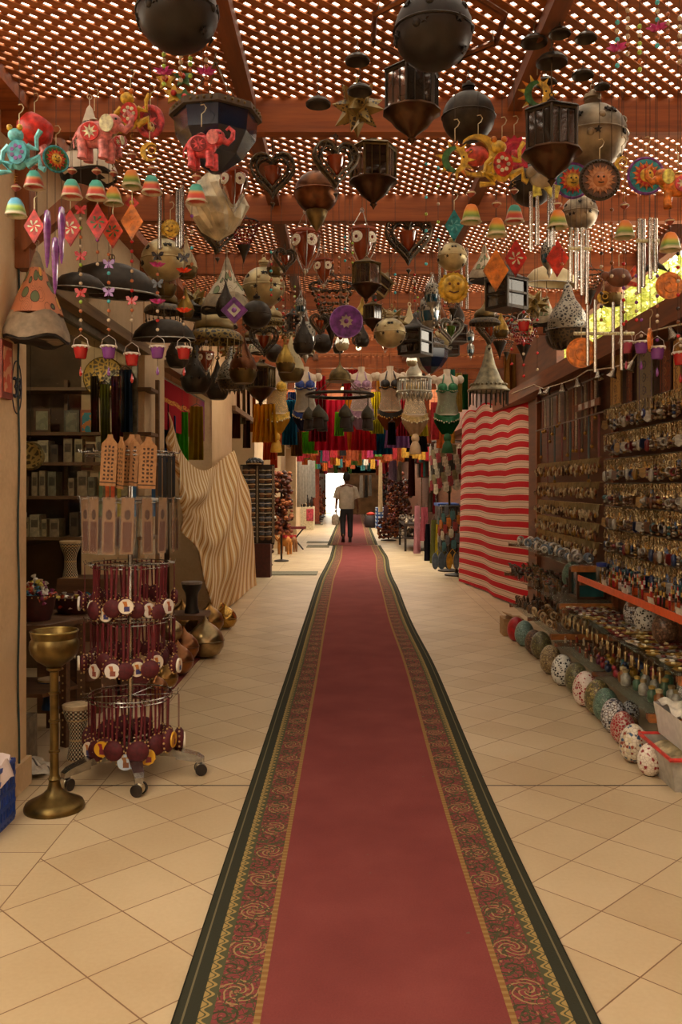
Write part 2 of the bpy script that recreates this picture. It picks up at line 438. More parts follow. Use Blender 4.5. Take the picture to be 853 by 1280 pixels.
def filig(name, base, hole, scl, metal=.6):
    def fn(g):
        d = g.voro(scl, 'DISTANCE_TO_EDGE'); k = d.gt(.16)
        g.col(g.mix(k, base, hole)); g.put(g.b.inputs['Metallic'], k * -metal + metal); g.bump(d.lt(.16), .4, .004)
    return pmat(name, fn, .4, metal)
FILS = filig('silver_filigree', '9a9484', '1e1812', 60); FILB = filig('brass_filigree', '8a7440', '22180c', 70); FILD = filig('dark_filigree', '5a4c38', '140e0a', 55)
def eye(b, mi=0, r=.010): return b.torus((0, 0, -r), r, .0022, 10, 5, mi, 'Y')
def Lhex(glass, metal):
    cap = eye(MB()).lathe([(.004, -.016), (.010, -.022), (.014, -.032), (.020, -.037), (.045, -.052), (.08, -.066), (.118, -.078), (.126, -.086), (.12, -.09), (.03, -.086)], 6, 0)
    cap.torus((0, 0, -.034), .017, .004, 12, 5)
    cage = MB()
    for i in range(6):
        t = PI * i / 3; x, y = .115 * math.cos(t), .115 * math.sin(t)
        cage.tube([(x, y, -.086), (x, y, -.255)], .006, 5)
        t2 = t + PI / 3; x2, y2 = .115 * math.cos(t2), .115 * math.sin(t2)
        for z in (-.095, -.25): cage.tube([(x, y, z), (x2, y2, z)], .006, 4)
        for f in (.33, .67): cage.tube([(x + (x2 - x) * f, y + (y2 - y) * f, -.095), (x + (x2 - x) * f, y + (y2 - y) * f, -.25)], .002, 4)
    gl = MB().lathe([(.111, -.092), (.111, -.252)], 6)
    fun = MB().lathe([(.124, -.25), (.126, -.258), (.10, -.272), (.088, -.29), (.07, -.315), (.04, -.338), (.022, -.352), (.014, -.362), (.019, -.37), (.010, -.38), (.002, -.395)], 12)
    return [('cap', cap, [metal]), ('frame', cage, [metal]), ('glass_panes', gl, [glass]), ('funnel', fun, [DCOP])]
def wing(b, n, r, z0, z1):
    for i in range(n):
        t = 2 * PI * i / n
        b.prism([(r, z0), (r + .035, z0 - .01), (r + .028, z0 - .04), (r - .02, z1)], .003, 0, ro('Z', t))
def Lball(metal, stars, fun):
    top = eye(MB()).lathe([(.005, -.018), (.012, -.024), (.012, -.034), (.03, -.038), (.032, -.05), (.024, -.055), (.03, -.062)], 14)
    pr = [(.125 * math.sin(PI * k / 12), -.062 - .012 - .118 * (1 - math.cos(PI * k / 12))) for k in range(1, 12)]
    body = MB().lathe(pr, 24).torus((0, 0, -.192), .126, .004, 24, 5)
    out = [('cap', top, [metal]), ('globe', body, [metal, DARK])]
    if stars:
        st = body; b1 = 1
        for i in range(16):
            t = i * 2.4; zz = -.5 + (i * .37) % 1.2
            zz = max(-.7, min(.75, zz)); rr = math.sqrt(1 - zz * zz)
            T = tr(0, 0, -.192) @ ro('Z', t) @ ro('X', math.asin(zz)) @ tr(0, -.1255, 0)
            st.prism(star(.014, .006, 5), .006, 1, T)
            T2 = tr(0, 0, -.192) @ ro('Z', t + .7) @ ro('X', math.asin(zz * .8)) @ tr(0, -.123, 0)
            if i % 2 == 0: st.ball((0, 0, 0), .014, 0, 8, (1, .6, 1), T2)
    if fun: out.append(('funnel', MB().lathe([(.06, -.295), (.065, -.305), (.05, -.34), (.03, -.375), (.012, -.40), (.002, -.415)], 12), [OLDB]))
    return out
def heart_pts(s=1.0, n=28):
    o = []
    for i in range(n):
        t = 2 * PI * i / n
        x = 16 * math.sin(t) ** 3; z = 13 * math.cos(t) - 5 * math.cos(2 * t) - 2 * math.cos(3 * t) - math.cos(4 * t)
        o.append((x / 17 * .1 * s, z / 17 * .11 * s))
    return o
def Lheart(glass, metal):
    fr = eye(MB())
    for y in (-.02, .02):
        for s_ in (1.0, .72): fr.tube([(x, y, z - .115) for x, z in heart_pts(s_)], .005, 5, 0, True)
    a, b_ = heart_pts(1.0), heart_pts(.72)
    n = len(a)
    for i in range(n):
        for y in (-.02, .02):
            cx_, cz = (a[i][0] + b_[i][0]) / 2, (a[i][1] + b_[i][1]) / 2 - .115
            fr.torus((cx_, y, cz), .0095, .0022, 8, 4, 0, 'Y')
    for i in range(n):
        j = (i + 1) % n
        fr.a([(a[i][0], -.02, a[i][1] - .115), (a[j][0], -.02, a[j][1] - .115), (a[j][0], .02, a[j][1] - .115), (a[i][0], .02, a[i][1] - .115)], [(0, 1, 2, 3)], 0)
    fr.tube([(0, 0, 0), (0, 0, -.05)], .003, 5).lathe([(.006, -.245), (.012, -.25), (.004, -.262), (.001, -.275)], 8)
    cup = MB().lathe([(.038, -.095), (.04, -.097), (.034, -.13), (.02, -.16), (.006, -.178), (.001, -.18)], 14)
    return [('frame', fr, [metal]), ('glass_cup', cup, [glass])]
def Lcup(glass, rim, metal):
    st = eye(MB())
    for i in range(3):
        t = 2 * PI * i / 3 + .5
        st.tube([(0, 0, -.005), (.055 * math.cos(t), .055 * math.sin(t), -.10)], .0016, 4, 0)
    st.torus((0, 0, -.014), .009, .002, 8, 4, 0)
    cup = MB().lathe([(.058, -.105), (.060, -.12), (.055, -.15), (.042, -.19), (.024, -.225), (.01, -.245), (.001, -.25)], 18)
    rm = MB().lathe([(.05, -.097), (.066, -.097), (.068, -.108), (.058, -.113), (.05, -.113)], 18)
    fl = MB()
    for i in range(5):
        T = ro('Z', 2 * PI * i / 5 + .3) @ tr(0, -.06, -.145)
        fl.prism([(x * (1 + .12 * math.cos(6 * k)), z) for k, (x, z) in enumerate(circ(.026, 24))], .004, 0, T)
        fl.ball((0, 0, 0), .008, 1, 8, (1, .7, 1), T @ tr(0, -.003, 0))
        for q in range(8): fl.ball((.016 * math.cos(q * PI / 4), -.003, .016 * math.sin(q * PI / 4)), .005, 0, 6, (1, .5, 1), T)
    ws = MB()
    for i in range(5):
        t = 2 * PI * i / 5 + .9
        ws.tube([((.066 * math.cos(t)) * k, (.066 * math.sin(t)) * k, z) for k, z in ((1, -.11), (.98, -.16), (.75, -.21), (.3, -.262), (.1, -.27))], .0022, 4)
    ws.lathe([(.004, -.262), (.013, -.268), (.013, -.276), (.004, -.285), (.001, -.295)], 8)
    return [('hanger', st, [metal]), ('glass_cup', cup, [glass]), ('rim', rm, [rim]), ('flower_bosses', fl, [WHITEP, REDG]), ('wires', ws, [metal])]
def hide(name, c1, c2, c3, c4, z0, z1):
    """painted hide: curling tendrils, leaves and blooms between two ink lines"""
    def fn(g):
        x, y, z = g.xyz(); ang = y.m('ARCTAN2', x)
        v = g.vec(ang * .16, z * 1.0)
        bl = g.voro(9, 'F1', v); lf = g.voro(10, 'F1', g.vec(ang * .16 + .43, z * 1.3)); cu = g.voro(11, 'F1', g.vec(ang * .16 + .2, z + .3))
        c = g.mix(g.noise(20, 3), c1, mul(c1, .8))
        c = g.mix(((cu * 30.0).sin().ab().lt(.2)) * cu.lt(.5), c, '4a3020')
        c = g.mix(lf.lt(.37), c, '3a2a20'); c = g.mix(lf.lt(.33), c, c3); c = g.mix(bl.lt(.27), c, '3a2a20'); c = g.mix(bl.lt(.23), c, c4)
        g.col(c); g.b.inputs['Transmission Weight'].default_value = .0
    return pmat(name, fn, .65)
def Lcone(skin, low, wob=.012, r=.14, h=.30):
    cap = eye(MB()).tube([(0, 0, -.01), (0, 0, -.05)], .002, 5).lathe([(.002, -.045), (.012, -.06), (.03, -.12)], 14)
    def wb(rr, z, t, k): return (rr * (1 + .04 * math.sin(3 * t)), z + (wob * math.sin(4 * t + 1) if z < -.05 - h + .08 else 0))
    r1 = .028 + (r - .028) * .72
    sh = MB().lathe([(.029, -.119), (.05, -.17), (.028 + (r - .028) * .5, -.119 - h * .42), (r1, -.119 - h * .66)], 24)
    band = MB().lathe([(r1, -.119 - h * .66), (r * .97, -.119 - h * .9), (r, -.119 - h)], 24, 0, None, True, 1, 1, wb)
    rim = MB().lathe([(r * .99, -.119 - h - .002), (r * .97, -.13 - h), (r * .9, -.128 - h), (r * .6, -.03 - h)], 24, 0, None, True, 1, 1, wb)
    return [('cap', cap, [low]), ('shade', sh, [skin]), ('band', band, [low]), ('dark_hem', rim, [DARK])]
def Lstar(metal):
    b = eye(MB()); c = Vector((0, 0, -.11)); k = 0
    for i in range(18):
        zz = 1 - 2 * (i + .5) / 18; t = i * 2.39996; rr = math.sqrt(1 - zz * zz); d = Vector((rr * math.cos(t), rr * math.sin(t), zz))
        b.lathe([(.03, .04), (.001, .105)], 4, i % 2, Matrix.Translation(c) @ d.to_track_quat('Z', 'Y').to_matrix().to_4x4(), False)
        b.ball(c + d * .06 + Vector((0, 0, 0)), .006, 2, 6)
    b.ball(c, .055, 0, 10); b.tube([(0, 0, 0), (0, 0, -.03)], .003)
    return [('star_points', b, [metal, FILB, REDG])]
def Lbrim(metal, mesh_):
    top = eye(MB()).lathe([(.004, -.015), (.008, -.03), (.014, -.045), (.03, -.06), (.055, -.075), (.066, -.095), (.066, -.115), (.06, -.12)], 20)
    brim = MB().lathe([(.06, -.12), (.085, -.13), (.098, -.145), (.10, -.16), (.096, -.16), (.082, -.136), (.058, -.126)], 24)
    fr = brim
    for i in range(20):
        t = 2 * PI * i / 20; fr.tube([(.093 * math.cos(t), .093 * math.sin(t), -.158), (.09 * math.cos(t), .09 * math.sin(t), -.2)], .0016, 4).ball((.09 * math.cos(t), .09 * math.sin(t), -.203), .005, 0, 5)
    return [('dome', top, [metal]), ('pierced_brim', brim, [mesh_])]
def Lbulb(glass, metal):
    a = eye(MB())
    for i in range(4):
        t = PI * i / 2; a.tube([(0, 0, -.01), (.012 * math.cos(t), .012 * math.sin(t), -.045), (.032 * math.cos(t), .032 * math.sin(t), -.075)], .003, 4)
    up = MB().lathe([(.03, -.072), (.046, -.09), (.05, -.12), (.049, -.145)], 16)
    gl = MB().lathe([(.048, -.145), (.047, -.17), (.04, -.195)], 16)
    lo = MB().lathe([(.042, -.193), (.03, -.21), (.02, -.22), (.012, -.235), (.016, -.245), (.008, -.26), (.001, -.28)], 12)
    for i in range(6):
        t = PI * i / 3; lo.tube([(.05 * math.cos(t), .05 * math.sin(t), -.14), (.05 * math.cos(t), .05 * math.sin(t), -.17), (.04 * math.cos(t), .04 * math.sin(t), -.2)], .003, 4)
    return [('crown', a, [metal]), ('filigree_dome', up, [FILS]), ('glass_bowl', gl, [glass]), ('finial', lo, [metal])]
def Lbell(metal, skirt):
    """flaring perforated cone with beaded hem and fringe"""
    a = eye(MB()).lathe([(.004, -.016), (.012, -.03), (.018, -.06), (.03, -.11), (.055, -.17), (.085, -.215), (.088, -.225), (.08, -.222)], 20)
    h = MB().torus((0, 0, -.222), .088, .006, 24, 6)
    for i in range(24):
        t = 2 * PI * i / 24; h.ball((.078 * math.cos(t), .078 * math.sin(t), -.197), .006, 0, 5)
    f = MB()
    for i in range(24):
        t = 2 * PI * i / 24; x, y = .084 * math.cos(t), .084 * math.sin(t)
        f.tube([(x, y, -.225), (x, y, -.27 - .01 * (i % 3))], .003, 4)
    return [('cone', a, [metal]), ('hem', h, [metal]), ('fringe', f, [skirt])]
def Lpear(metal, low):
    a = eye(MB()).lathe([(.003, -.014), (.007, -.03), (.012, -.05), (.022, -.08), (.042, -.115), (.056, -.145), (.06, -.17)], 18)
    b = MB().lathe([(.06, -.17), (.058, -.195), (.046, -.22), (.036, -.228), (.03, -.226)], 18)
    c = MB()
    for i in range(12):
        t = 2 * PI * i / 12; c.ball((.058 * math.cos(t), .058 * math.sin(t), -.172), .006, 0, 6).ball((.042 * math.cos(t + .2), .042 * math.sin(t + .2), -.12), .005, 0, 5)
    return [('pear_shade', a, [metal]), ('lower_bowl', b, [low]), ('stud_pattern', c, [metal])]
def Lbead(metal, bead):
    """upside down cone strung with beads"""
    a = eye(MB()).torus((0, 0, -.06), .085, .005, 20, 5)
    for i in range(3): a.tube([(0, 0, -.01), (.085 * math.cos(2.1 * i), .085 * math.sin(2.1 * i), -.06)], .002, 4)
    b = MB()
    for i in range(18):
        t = 2 * PI * i / 18
        for k in range(7):
            r = .085 * (1 - k / 8); z = -.066 - .024 * k; b.ball((r * math.cos(t), r * math.sin(t), z), .0065, 0, 5)
    c = MB().lathe([(.04, -.19), (.03, -.21), (.012, -.25), (.004, -.275), (.001, -.29)], 10)
    return [('hoop', a, [metal]), ('bead_net', b, [bead]), ('tip', c, [metal])]
def Lchest(metal):
    """small square hanging box lantern with pyramid lid"""
    a = eye(MB()).lathe([(.004, -.016), (.03, -.05), (.09, -.075), (.092, -.083), (.06, -.083)], 4, 0, None, False, 1, 1, None, PI / 4)
    b = MB()
    for sx in (-1, 1):
        for sy in (-1, 1): b.box((sx * .058, sy * .058, -.14), (.01, .01, .12))
    for z in (-.085, -.14, -.197):
        b.box((0, .058, z), (.12, .01, .008)).box((0, -.058, z), (.12, .01, .008)).box((.058, 0, z), (.01, .12, .008)).box((-.058, 0, z), (.01, .12, .008))
    b.box((0, 0, -.202), (.125, .125, .008))
    return [('lid', a, [metal]), ('frame', b, [metal]), ('glass_panes', MB().box((0, 0, -.14), (.108, .108, .11)), [SMOKE])]
def Lcap(metal, r=.05):
    return [('cap', eye(MB(), 0, .006).lathe([(.004, -.01), (.012, -.016), (r * .7, -.026), (r, -.042), (r * .97, -.05), (r * .6, -.03)], 18), [metal])]
def Lshade8(glass, woodm):
    a = eye(MB())
    for i in range(4):
        t = PI / 2 * i + .4; a.tube([(0, 0, -.01), (.12 * math.cos(t), .12 * math.sin(t), -.19)], .003, 4)
    top = MB().lathe([(.09, -.17), (.172, -.2), (.175, -.225), (.15, -.225)], 8, 0, None, False)
    dots = MB()
    for i in range(40): dots.ball((.166 * math.cos(i * PI / 20), .166 * math.sin(i * PI / 20), -.212), .006, 0, 5)
    bowl = MB().lathe([(.158, -.226), (.15, -.3), (.1, -.375), (.02, -.43), (.001, -.435)], 8, 0, None, False)
    return [('hanger', a, [CHAIN]), ('wooden_rim', top, [woodm]), ('stud_pattern', dots, [OLDB]), ('glass_bowl', bowl, [glass])]
def Lmoon(metal):
    """wide dark half dome bowl seen from its curved side"""
    a = eye(MB()).tube([(0, 0, 0), (0, 0, -.03)], .003)
    b = MB().lathe([(.001, -.03), (.06, -.036), (.12, -.06), (.16, -.1), (.175, -.14), (.172, -.145), (.12, -.08), (.01, -.045)], 22, 0, None, True, 1, .55)
    return [('hook', a, [CHAIN]), ('bowl', b, [metal]), ('rim', MB().torus((0, 0, -.143), .175, .004, 28, 5, 0, 'Z', None, .55), [SILV])]
def Lcrush(metal):
    """crinkled many sided star lamp"""
    b = eye(MB()).tube([(0, 0, 0), (0, 0, -.04)], .003)
    q = random.Random(4)
    def wb(r, z, t, k): return (r * (1 + .09 * math.cos(6 * t + k * PI)), z + .004 * math.cos(3 * t))
    s_ = MB().lathe([(.01, -.035), (.07, -.06), (.10, -.11), (.12, -.17), (.10, -.23), (.06, -.28), (.01, -.31)], 24, 0, None, False, 1, 1, wb)
    return [('hook', b, [CHAIN]), ('crinkled_shade', s_, [metal])]
def Lvase(metal):
    """long punched vase shade"""
    a = eye(MB()).lathe([(.004, -.015), (.02, -.03), (.026, -.06), (.04, -.1), (.075, -.15), (.1, -.2), (.104, -.24), (.1, -.262)], 20)
    b = MB().lathe([(.104, -.262), (.1, -.285), (.085, -.325), (.08, -.33), (.07, -.325)], 20).torus((0, 0, -.262), .105, .005, 22, 5)
    for i in range(14):
        t = 2 * PI * i / 14; b.lathe([(.011, .0), (.001, -.03)], 4, 0, tr(.075 * math.cos(t), .075 * math.sin(t), -.325))
    return [('upper_shade', a, [FILS]), ('lower_shade', b, [FILD])]
def Lcyl(metal):
    """drum of hanging rods under a cap"""
    a = eye(MB()).lathe([(.004, -.014), (.014, -.02), (.02, -.04), (.035, -.06), (.036, -.085), (.03, -.09)], 14)
    r1 = MB()
    for z in (-.09, -.15): r1.torus((0, 0, z), .075, .005, 22, 5)
    for i in range(4): r1.tube([(.03 * math.cos(i * 1.57), .03 * math.sin(i * 1.57), -.085), (.075 * math.cos(i * 1.57), .075 * math.sin(i * 1.57), -.09)], .003, 4)
    d = MB()
    for i in range(20):
        t = 2 * PI * i / 20; x, y = .074 * math.cos(t), .074 * math.sin(t); d.tube([(x, y, -.09), (x, y, -.15)], .003, 4).lathe([(.007, -.155), (.009, -.165), (.001, -.185)], 6, 0, tr(x, y, 0))
    return [('cap', a, [metal]), ('hoops', r1, [metal]), ('rod_fringe', d, [SILV])]
HN = M('c8b68a', .5, .2, .3, 9)
KIND = {
    'hex': (Lhex, (SMOKE, IRON), .395), 'hexc': (Lhex, (SMOKE, OLDB), .395), 'ball': (Lball, (IRON, False, False), .31), 'balls': (Lball, (M('8a7c64', .4, .6, .4, 14, .1), True, False), .31),
    'ballc': (Lball, (COPPER, False, True), .415), 'ballb': (Lball, (M('b8a678', .35, .5, .35, 9, .1), True, False), .31), 'balld': (Lball, (M('2a2420', .4, .5), True, False), .31),
    'heart': (Lheart, (AMBER, FILD), .275), 'heartg': (Lheart, (GREENG, SILV), .275), 'cup': (Lcup, (AMBER, M('9a4420', .5), SILV), .295),
    'cone': (Lcone, (hide('painted_hide_orange', 'c67850', 'b08050', '5a6440', 'd09440', 0, 0), M('8a7862', .7)), .43),
    'conew': (Lcone, (hide('painted_hide_cream', 'dccfae', 'b08050', '7a8a60', 'c88058', 0, 0), M('a8987c', .7), .008, .13, .2), .33),
    'conel': (Lcone, (FILS, WHITEP, .006, .12, .22), .35),
    'star': (Lstar, (M('8a7440', .4, .7),), .22), 'brim': (Lbrim, (M('b09a6a', .4, .5, .3, 9), FILB), .208), 'brimd': (Lbrim, (OLDB, FILD), .208), 'bulb': (Lbulb, (BLUEG, SILV), .28),
    'bell': (Lbell, (M('8a8064', .5, .5, .45, 40, .2), M('3a3428', .7)), .28), 'pearc': (Lpear, (COPPER, OLDB), .23), 'pearw': (Lpear, (HN, OLDB), .23), 'pearl': (Lpear, (M('f4e8c8', .5, 0, .1, 9, 0, 0, .9), HN), .23), 'pearb': (Lpear, (BRASS, OLDB), .23), 'peard': (Lpear, (IRON, IRON), .23),
    'bead': (Lbead, (IRON, M('5a4020', .3, .3, .5, 60)), .29), 'beadr': (Lbead, (IRON, REDG), .29), 'chest': (Lchest, (IRON,), .206), 'chestg': (Lchest, (OLDB,), .206), 'cap': (Lcap, (IRON,), .05),
    'shade8': (Lshade8, (NAVY, M('4a3c2c', .6, 0, .3)), .435), 'moon': (Lmoon, (IRON,), .145), 'moonw': (Lmoon, (HN,), .145), 'crush': (Lcrush, (M('c8bc9c', .45, .3, .4, 14),), .31), 'vase': (Lvase, (SILV,), .355), 'cyl': (Lcyl, (M('c4bca4', .35, .6, .3),), .185),
}
PARTS = {}
TAKEN = []
def free_at(b):
    return not any(b[0] < t[1] and b[1] > t[0] and b[2] < t[3] and b[3] > t[2] and b[4] < t[5] and b[5] > t[4] for t in TAKEN)
def settle(kind, px, top, bot, Y, h, rz):
    """nearest distance along the line of hanging places at which the lantern touches no other"""
    vs = [Vector(c) for _, me in PARTS[kind] for c in (v.co for v in me.vertices)]
    rx = max(math.hypot(v.x, v.y) for v in vs); zlo, zhi = min(v.z for v in vs), max(v.z for v in vs)
    Y = min(Y, (ZC - .03 - HC) * F / (VY - top))
    for d in [0, .08, -.08, .16, -.16, .24, -.24] + [k * .1 for k in range(3, 34)] + [-.35, -.45]:
        y = Y + d
        if (VY - top) * y / F + HC > ZC - .02 or y < 2.9: continue
        s = (bot - top) * y / F / h; p = P(px, top, y)
        b = (p.x - rx * s, p.x + rx * s, y - rx * s, y + rx * s, p.z + zlo * s, p.z + zhi * s)
        if free_at(b): break
    else: b = None
    if b: TAKEN.append(b)
    return y if b else Y
def lantern(kind, px, top, bot, Y, label, name='hanging_lantern', cat='lantern', group=None, rz=None, chain=.0022, tilt=0.0, X=None):
    fn, args, h = KIND[kind]
    if kind not in PARTS:
        PARTS[kind] = [(pn, mesh('lantern_%s_%s' % (kind, pn), b, mats)) for pn, b, mats in fn(*args)]
    Y = settle(kind, px, top, bot, Y, h, rz)
    s = (bot - top) * Y / F / h
    p = P(px, top, Y)
    t = root(name, label, cat, p, group, s, RN.uniform(0, 1.0) if rz is None else rz, 0, tilt)
    for pn, me in PARTS[kind]: obj(pn, me, t)
    cord(t, p.z, s, chain, CHAIN if chain > .002 else CORD, 'chain' if chain > .002 else 'cord')
    return t
A = lantern
# ------------------------------------------------------------------ painted tin ornaments, bells, beads, tube chimes (origin at centre of the figure, front towards -Y)
def tint(h, **k): return M(h, .38, .1, .5, 55, .15, **k)
PINK = tint('cc4a50'); PINK2 = tint('d87a78'); REDP = tint('b82a20'); ORNG = tint('d8782a'); YEL = tint('dca83a'); YEL2 = tint('e8c860'); TEAL = tint('2a8a94'); TEAL2 = tint('68b8c0')
PURP = tint('6a3080'); VIOL = tint('8a5aa8'); LIME = tint('9ab848'); GRN = tint('3a6a3a'); CRM = tint('e0d0a8'); BLK = M('201a18', .35); DRED = tint('7a1c1c'); WOODB = M('6e4026', .45, 0, .3, 40)
def bellmat(name, stops):
    def fn(g):
        x, y, z = g.xyz(); n = g.noise(30, 3)
        g.col(g.ramp(z / -.075 + (n - .5) * .18, stops))
    return pmat(name, fn, .35)
BM = {'t': bellmat('bell_paint_teal_red', [(0, '4aa89a'), (.42, '3a9a8a'), (.58, 'c8884a'), (.7, 'c04a2c'), (.88, 'b0342a'), (.97, 'c8b49c')]),
      'o': bellmat('bell_paint_orange_green', [(0, 'd87028'), (.4, 'd88a30'), (.6, 'a8a838'), (.8, '5a8030'), (.95, 'c0b088')]),
      'b': bellmat('bell_paint_blue_green', [(0, '5aa0c8'), (.4, '58b0d0'), (.6, 'a8c858'), (.8, '6a9838'), (.95, 'd0c8b0')])}
def bellmesh():
    b = MB()
    def wb(r, z, t, k): 
        f = 1 / max(abs(math.cos(t)), abs(math.sin(t))); return (r * (1 + (f - 1) * .7), z)
    b.lathe([(.004, 0), (.018, -.006), (.028, -.024), (.034, -.05), (.040, -.075), (.037, -.075), (.02, -.03)], 20, 0, None, True, 1, 1, wb)
    return b
BELLS = {k: mesh('bell_' + k, bellmesh, [m]) for k, m in BM.items()}
BELLRIM = mesh('bell_rim', MB().torus((0, 0, -.076), .043, .0035, 20, 5), [M('c8bca0', .5)])
BEADM = mesh('striped_bead', MB().lathe([(.003, .016), (.006, .012), (.015, .007), (.018, .0), (.015, -.007), (.006, -.012), (.003, -.016)], 12).torus((0, 0, 0), .0175, .003, 14, 5, 1), [M('8a4030', .35), M('c8b898', .3, .5)])
SPRING = mesh('bell_spring', MB().tube([(.007 * math.sin(k * 1.1), .007 * math.cos(k * 1.1), 1 - k / 24) for k in range(25)], .0022, 4), [M('c8a050', .4, .5)])
def eleph(c1, c2):
    b = MB()
    b.ball((0, 0, 0), .06, 0, 14, (1.12, .55, .85)).ball((.068, 0, .038), .036, 0, 12, (1, .8, 1))
    b.tube([(.09, 0, .03), (.115, 0, .015), (.135, 0, .035), (.138, 0, .065), (.12, 0, .082), (.108, 0, .07)], [.018, .015, .012, .01, .008, .006], 8)
    for x, y in ((-.042, -.018), (-.03, .02), (.035, -.018), (.05, .02)): b.tube([(x, y, -.03), (x + .004, y, -.07), (x + .002, y, -.095)], [.02, .017, .019], 8)
    b.tube([(-.062, 0, .01), (-.078, 0, -.02), (-.075, 0, -.05)], [.006, .004, .003], 5)
    b.prism(circ(.026, 14, .052, .03, 1.25), .006, 1, None, -.03).prism(circ(.026, 14, .052, .03, 1.25), .006, 1, None, .03)
    b.lathe([(.004, 0), (.02, -.01)], 8, 1, tr(0, 0, .06))
    d = b
    for y in (-.034, .034):
        d.prism(circ(.034, 18, -.008, -.002), .006, 3, None, y)
        d.prism(star(.028, .012, 8, -.008, -.002), .008, 4, None, y).ball((-.008, y, -.002), .008, 3, 8, (1, .6, 1))
    b.ball((.085, -.024, .048), .005, 2, 6)
    return b, d
def frog():
    b = MB(); b.ball((0, 0, -.01), .045, 0, 12, (.85, .45, 1.2)).ball((-.012, 0, .058), .028, 0, 12, (1, .8, .85))
    for x in (-.03, .006): b.ball((x, -.01, .082), .011, 1, 8)
    b.tube([(.03, 0, .02), (.062, 0, .01), (.06, 0, .05), (.075, 0, .075)], [.012, .009, .008, .01], 6)
    b.tube([(-.034, 0, .02), (-.056, 0, .0), (-.06, 0, -.03), (-.072, 0, -.035)], [.012, .009, .008, .01], 6)
    b.tube([(.025, 0, -.045), (.07, 0, -.02), (.075, 0, -.055), (.09, 0, -.062)], [.016, .012, .009, .011], 6)
    b.tube([(-.02, 0, -.05), (-.06, 0, -.035), (-.03, 0, -.068), (-.078, 0, -.072)], [.016, .012, .009, .011], 6)
    d = MB().prism(circ(.034, 18, 0, -.008, 1.25), .006, 0, None, -.021)
    for i in range(7): d.prism([(x + .018 * math.cos(i * .9), z + .022 * math.sin(i * .9) - .008) for x, z in circ(.007, 8)], .008, 1, None, -.022)
    return b, d
def sundisc(mode=0):
    b = MB().torus((0, 0, 0), .07, .006, 28, 6, 0, 'Y').prism(circ(.069, 28), .006, 1)
    if mode == 1:
        for i in range(36): b.ball((.066 * math.cos(i * PI / 18), -.005, .066 * math.sin(i * PI / 18)), .005, 0, 5)
    d = MB().prism(star(.057, .035, 14), .008, 0, None, -.004).prism(star(.047, .03, 14, 0, 0, PI / 2 + PI / 14), .01, 1, None, -.005)
    d.ball((0, -.008, 0), .028, 2, 14, (1, .45, 1))
    for x in (-.01, .01): d.ball((x, -.020, .006), .0042, 3, 6)
    d.ball((0, -.022, -.002), .005, 2, 6, (.7, 1, 1.5)).tube([(-.010, -.019, -.013), (0, -.021, -.016), (.010, -.019, -.013)], .0022, 4, 3)
    return b, d
def sunmoon():
    b = MB()
    for i in range(13):
        t = 2 * PI * i / 13; b.prism([(.044 * math.cos(t - .17), .044 * math.sin(t - .17)), (.072 * math.cos(t), .072 * math.sin(t)), (.044 * math.cos(t + .17), .044 * math.sin(t + .17))], .008, i % 2)
    pts = [(.047 * math.cos(a), .047 * math.sin(a)) for a in [PI * (.5 + i / 12) for i in range(13)]]
    inn = [(.028 * math.cos(a) + .006, .036 * math.sin(a)) for a in [PI * (1.5 - i / 12) for i in range(13)]]
    d = MB().prism(pts + inn, .016, 0)
    pts2 = [(-x, z) for x, z in pts]; d2 = MB().prism([(-x, z) for x, z in inn][::-1] + pts2[::-1], .014, 0)
    d2.ball((.03, -.008, .008), .004, 1, 6)
    return b, d, d2
def cres():
    a = [(.05 * math.cos(t), .05 * math.sin(t)) for t in [PI * (.25 + 1.5 * i / 16) for i in range(17)]]
    b = [(.034 * math.cos(t) + .012, .04 * math.sin(t)) for t in [PI * (1.75 - 1.5 * i / 16) for i in range(17)]]
    return MB().prism(a + b, .012, 0).torus((.012, 0, .01), .02, .004, 14, 5, 0, 'Y')
def diamond(): return MB().prism([(0, .05), (.03, 0), (0, -.05), (-.03, 0)], .006)
def diaflower():
    b = MB()
    for i in range(6): b.prism([(.004 * math.cos(i * 1.047 + .8), .004 * math.sin(i * 1.047 + .8)), (.016 * math.cos(i * 1.047 + .2), .016 * math.sin(i * 1.047 + .2)), (.02 * math.cos(i * 1.047), .02 * math.sin(i * 1.047)), (.016 * math.cos(i * 1.047 - .2), .016 * math.sin(i * 1.047 - .2))], .009)
    return b
def bfly():
    b = MB()
    for sx in (-1, 1):
        b.prism([(0, .002), (sx * .012, .016), (sx * .022, .014), (sx * .018, 0), (sx * .006, -.002)][::sx], .004)
        b.prism([(0, 0), (sx * .012, -.004), (sx * .016, -.016), (sx * .006, -.014)][::sx], .004)
    return b.tube([(0, 0, .012), (0, 0, -.014)], .002, 5)
def lotus():
    b = MB().ball((0, 0, 0), .008, 0, 8)
    for i in range(7):
        t = 2 * PI * i / 7; b.lathe([(.001, 0), (.008, .012), (.001, .03)], 5, 0, ro('Z', t) @ ro('Y', 1.35) , True, 1, .4)
    return b
def cupm():
    b = MB().lathe([(.02, -.03), (.024, -.026), (.031, .012), (.033, .024), (.03, .024), (.022, -.02)], 14)
    r = MB().torus((0, 0, .024), .033, .0045, 16, 5)
    for i in range(9): r.ball((.033 * math.cos(i * .7), .033 * math.sin(i * .7), .022), .0065, 0, 6)
    r.tube([(-.033, 0, .024), (-.028, 0, .055), (0, 0, .075), (.028, 0, .055), (.033, 0, .024)], .0014, 4)
    return b, r
def dropm(): return MB().lathe([(.001, .02), (.004, .01), (.008, -.006), (.006, -.016), (.001, -.022)], 8)
def bead(r=.008): return MB().ball((0, 0, 0), r, 0, 8)
FIG = {}
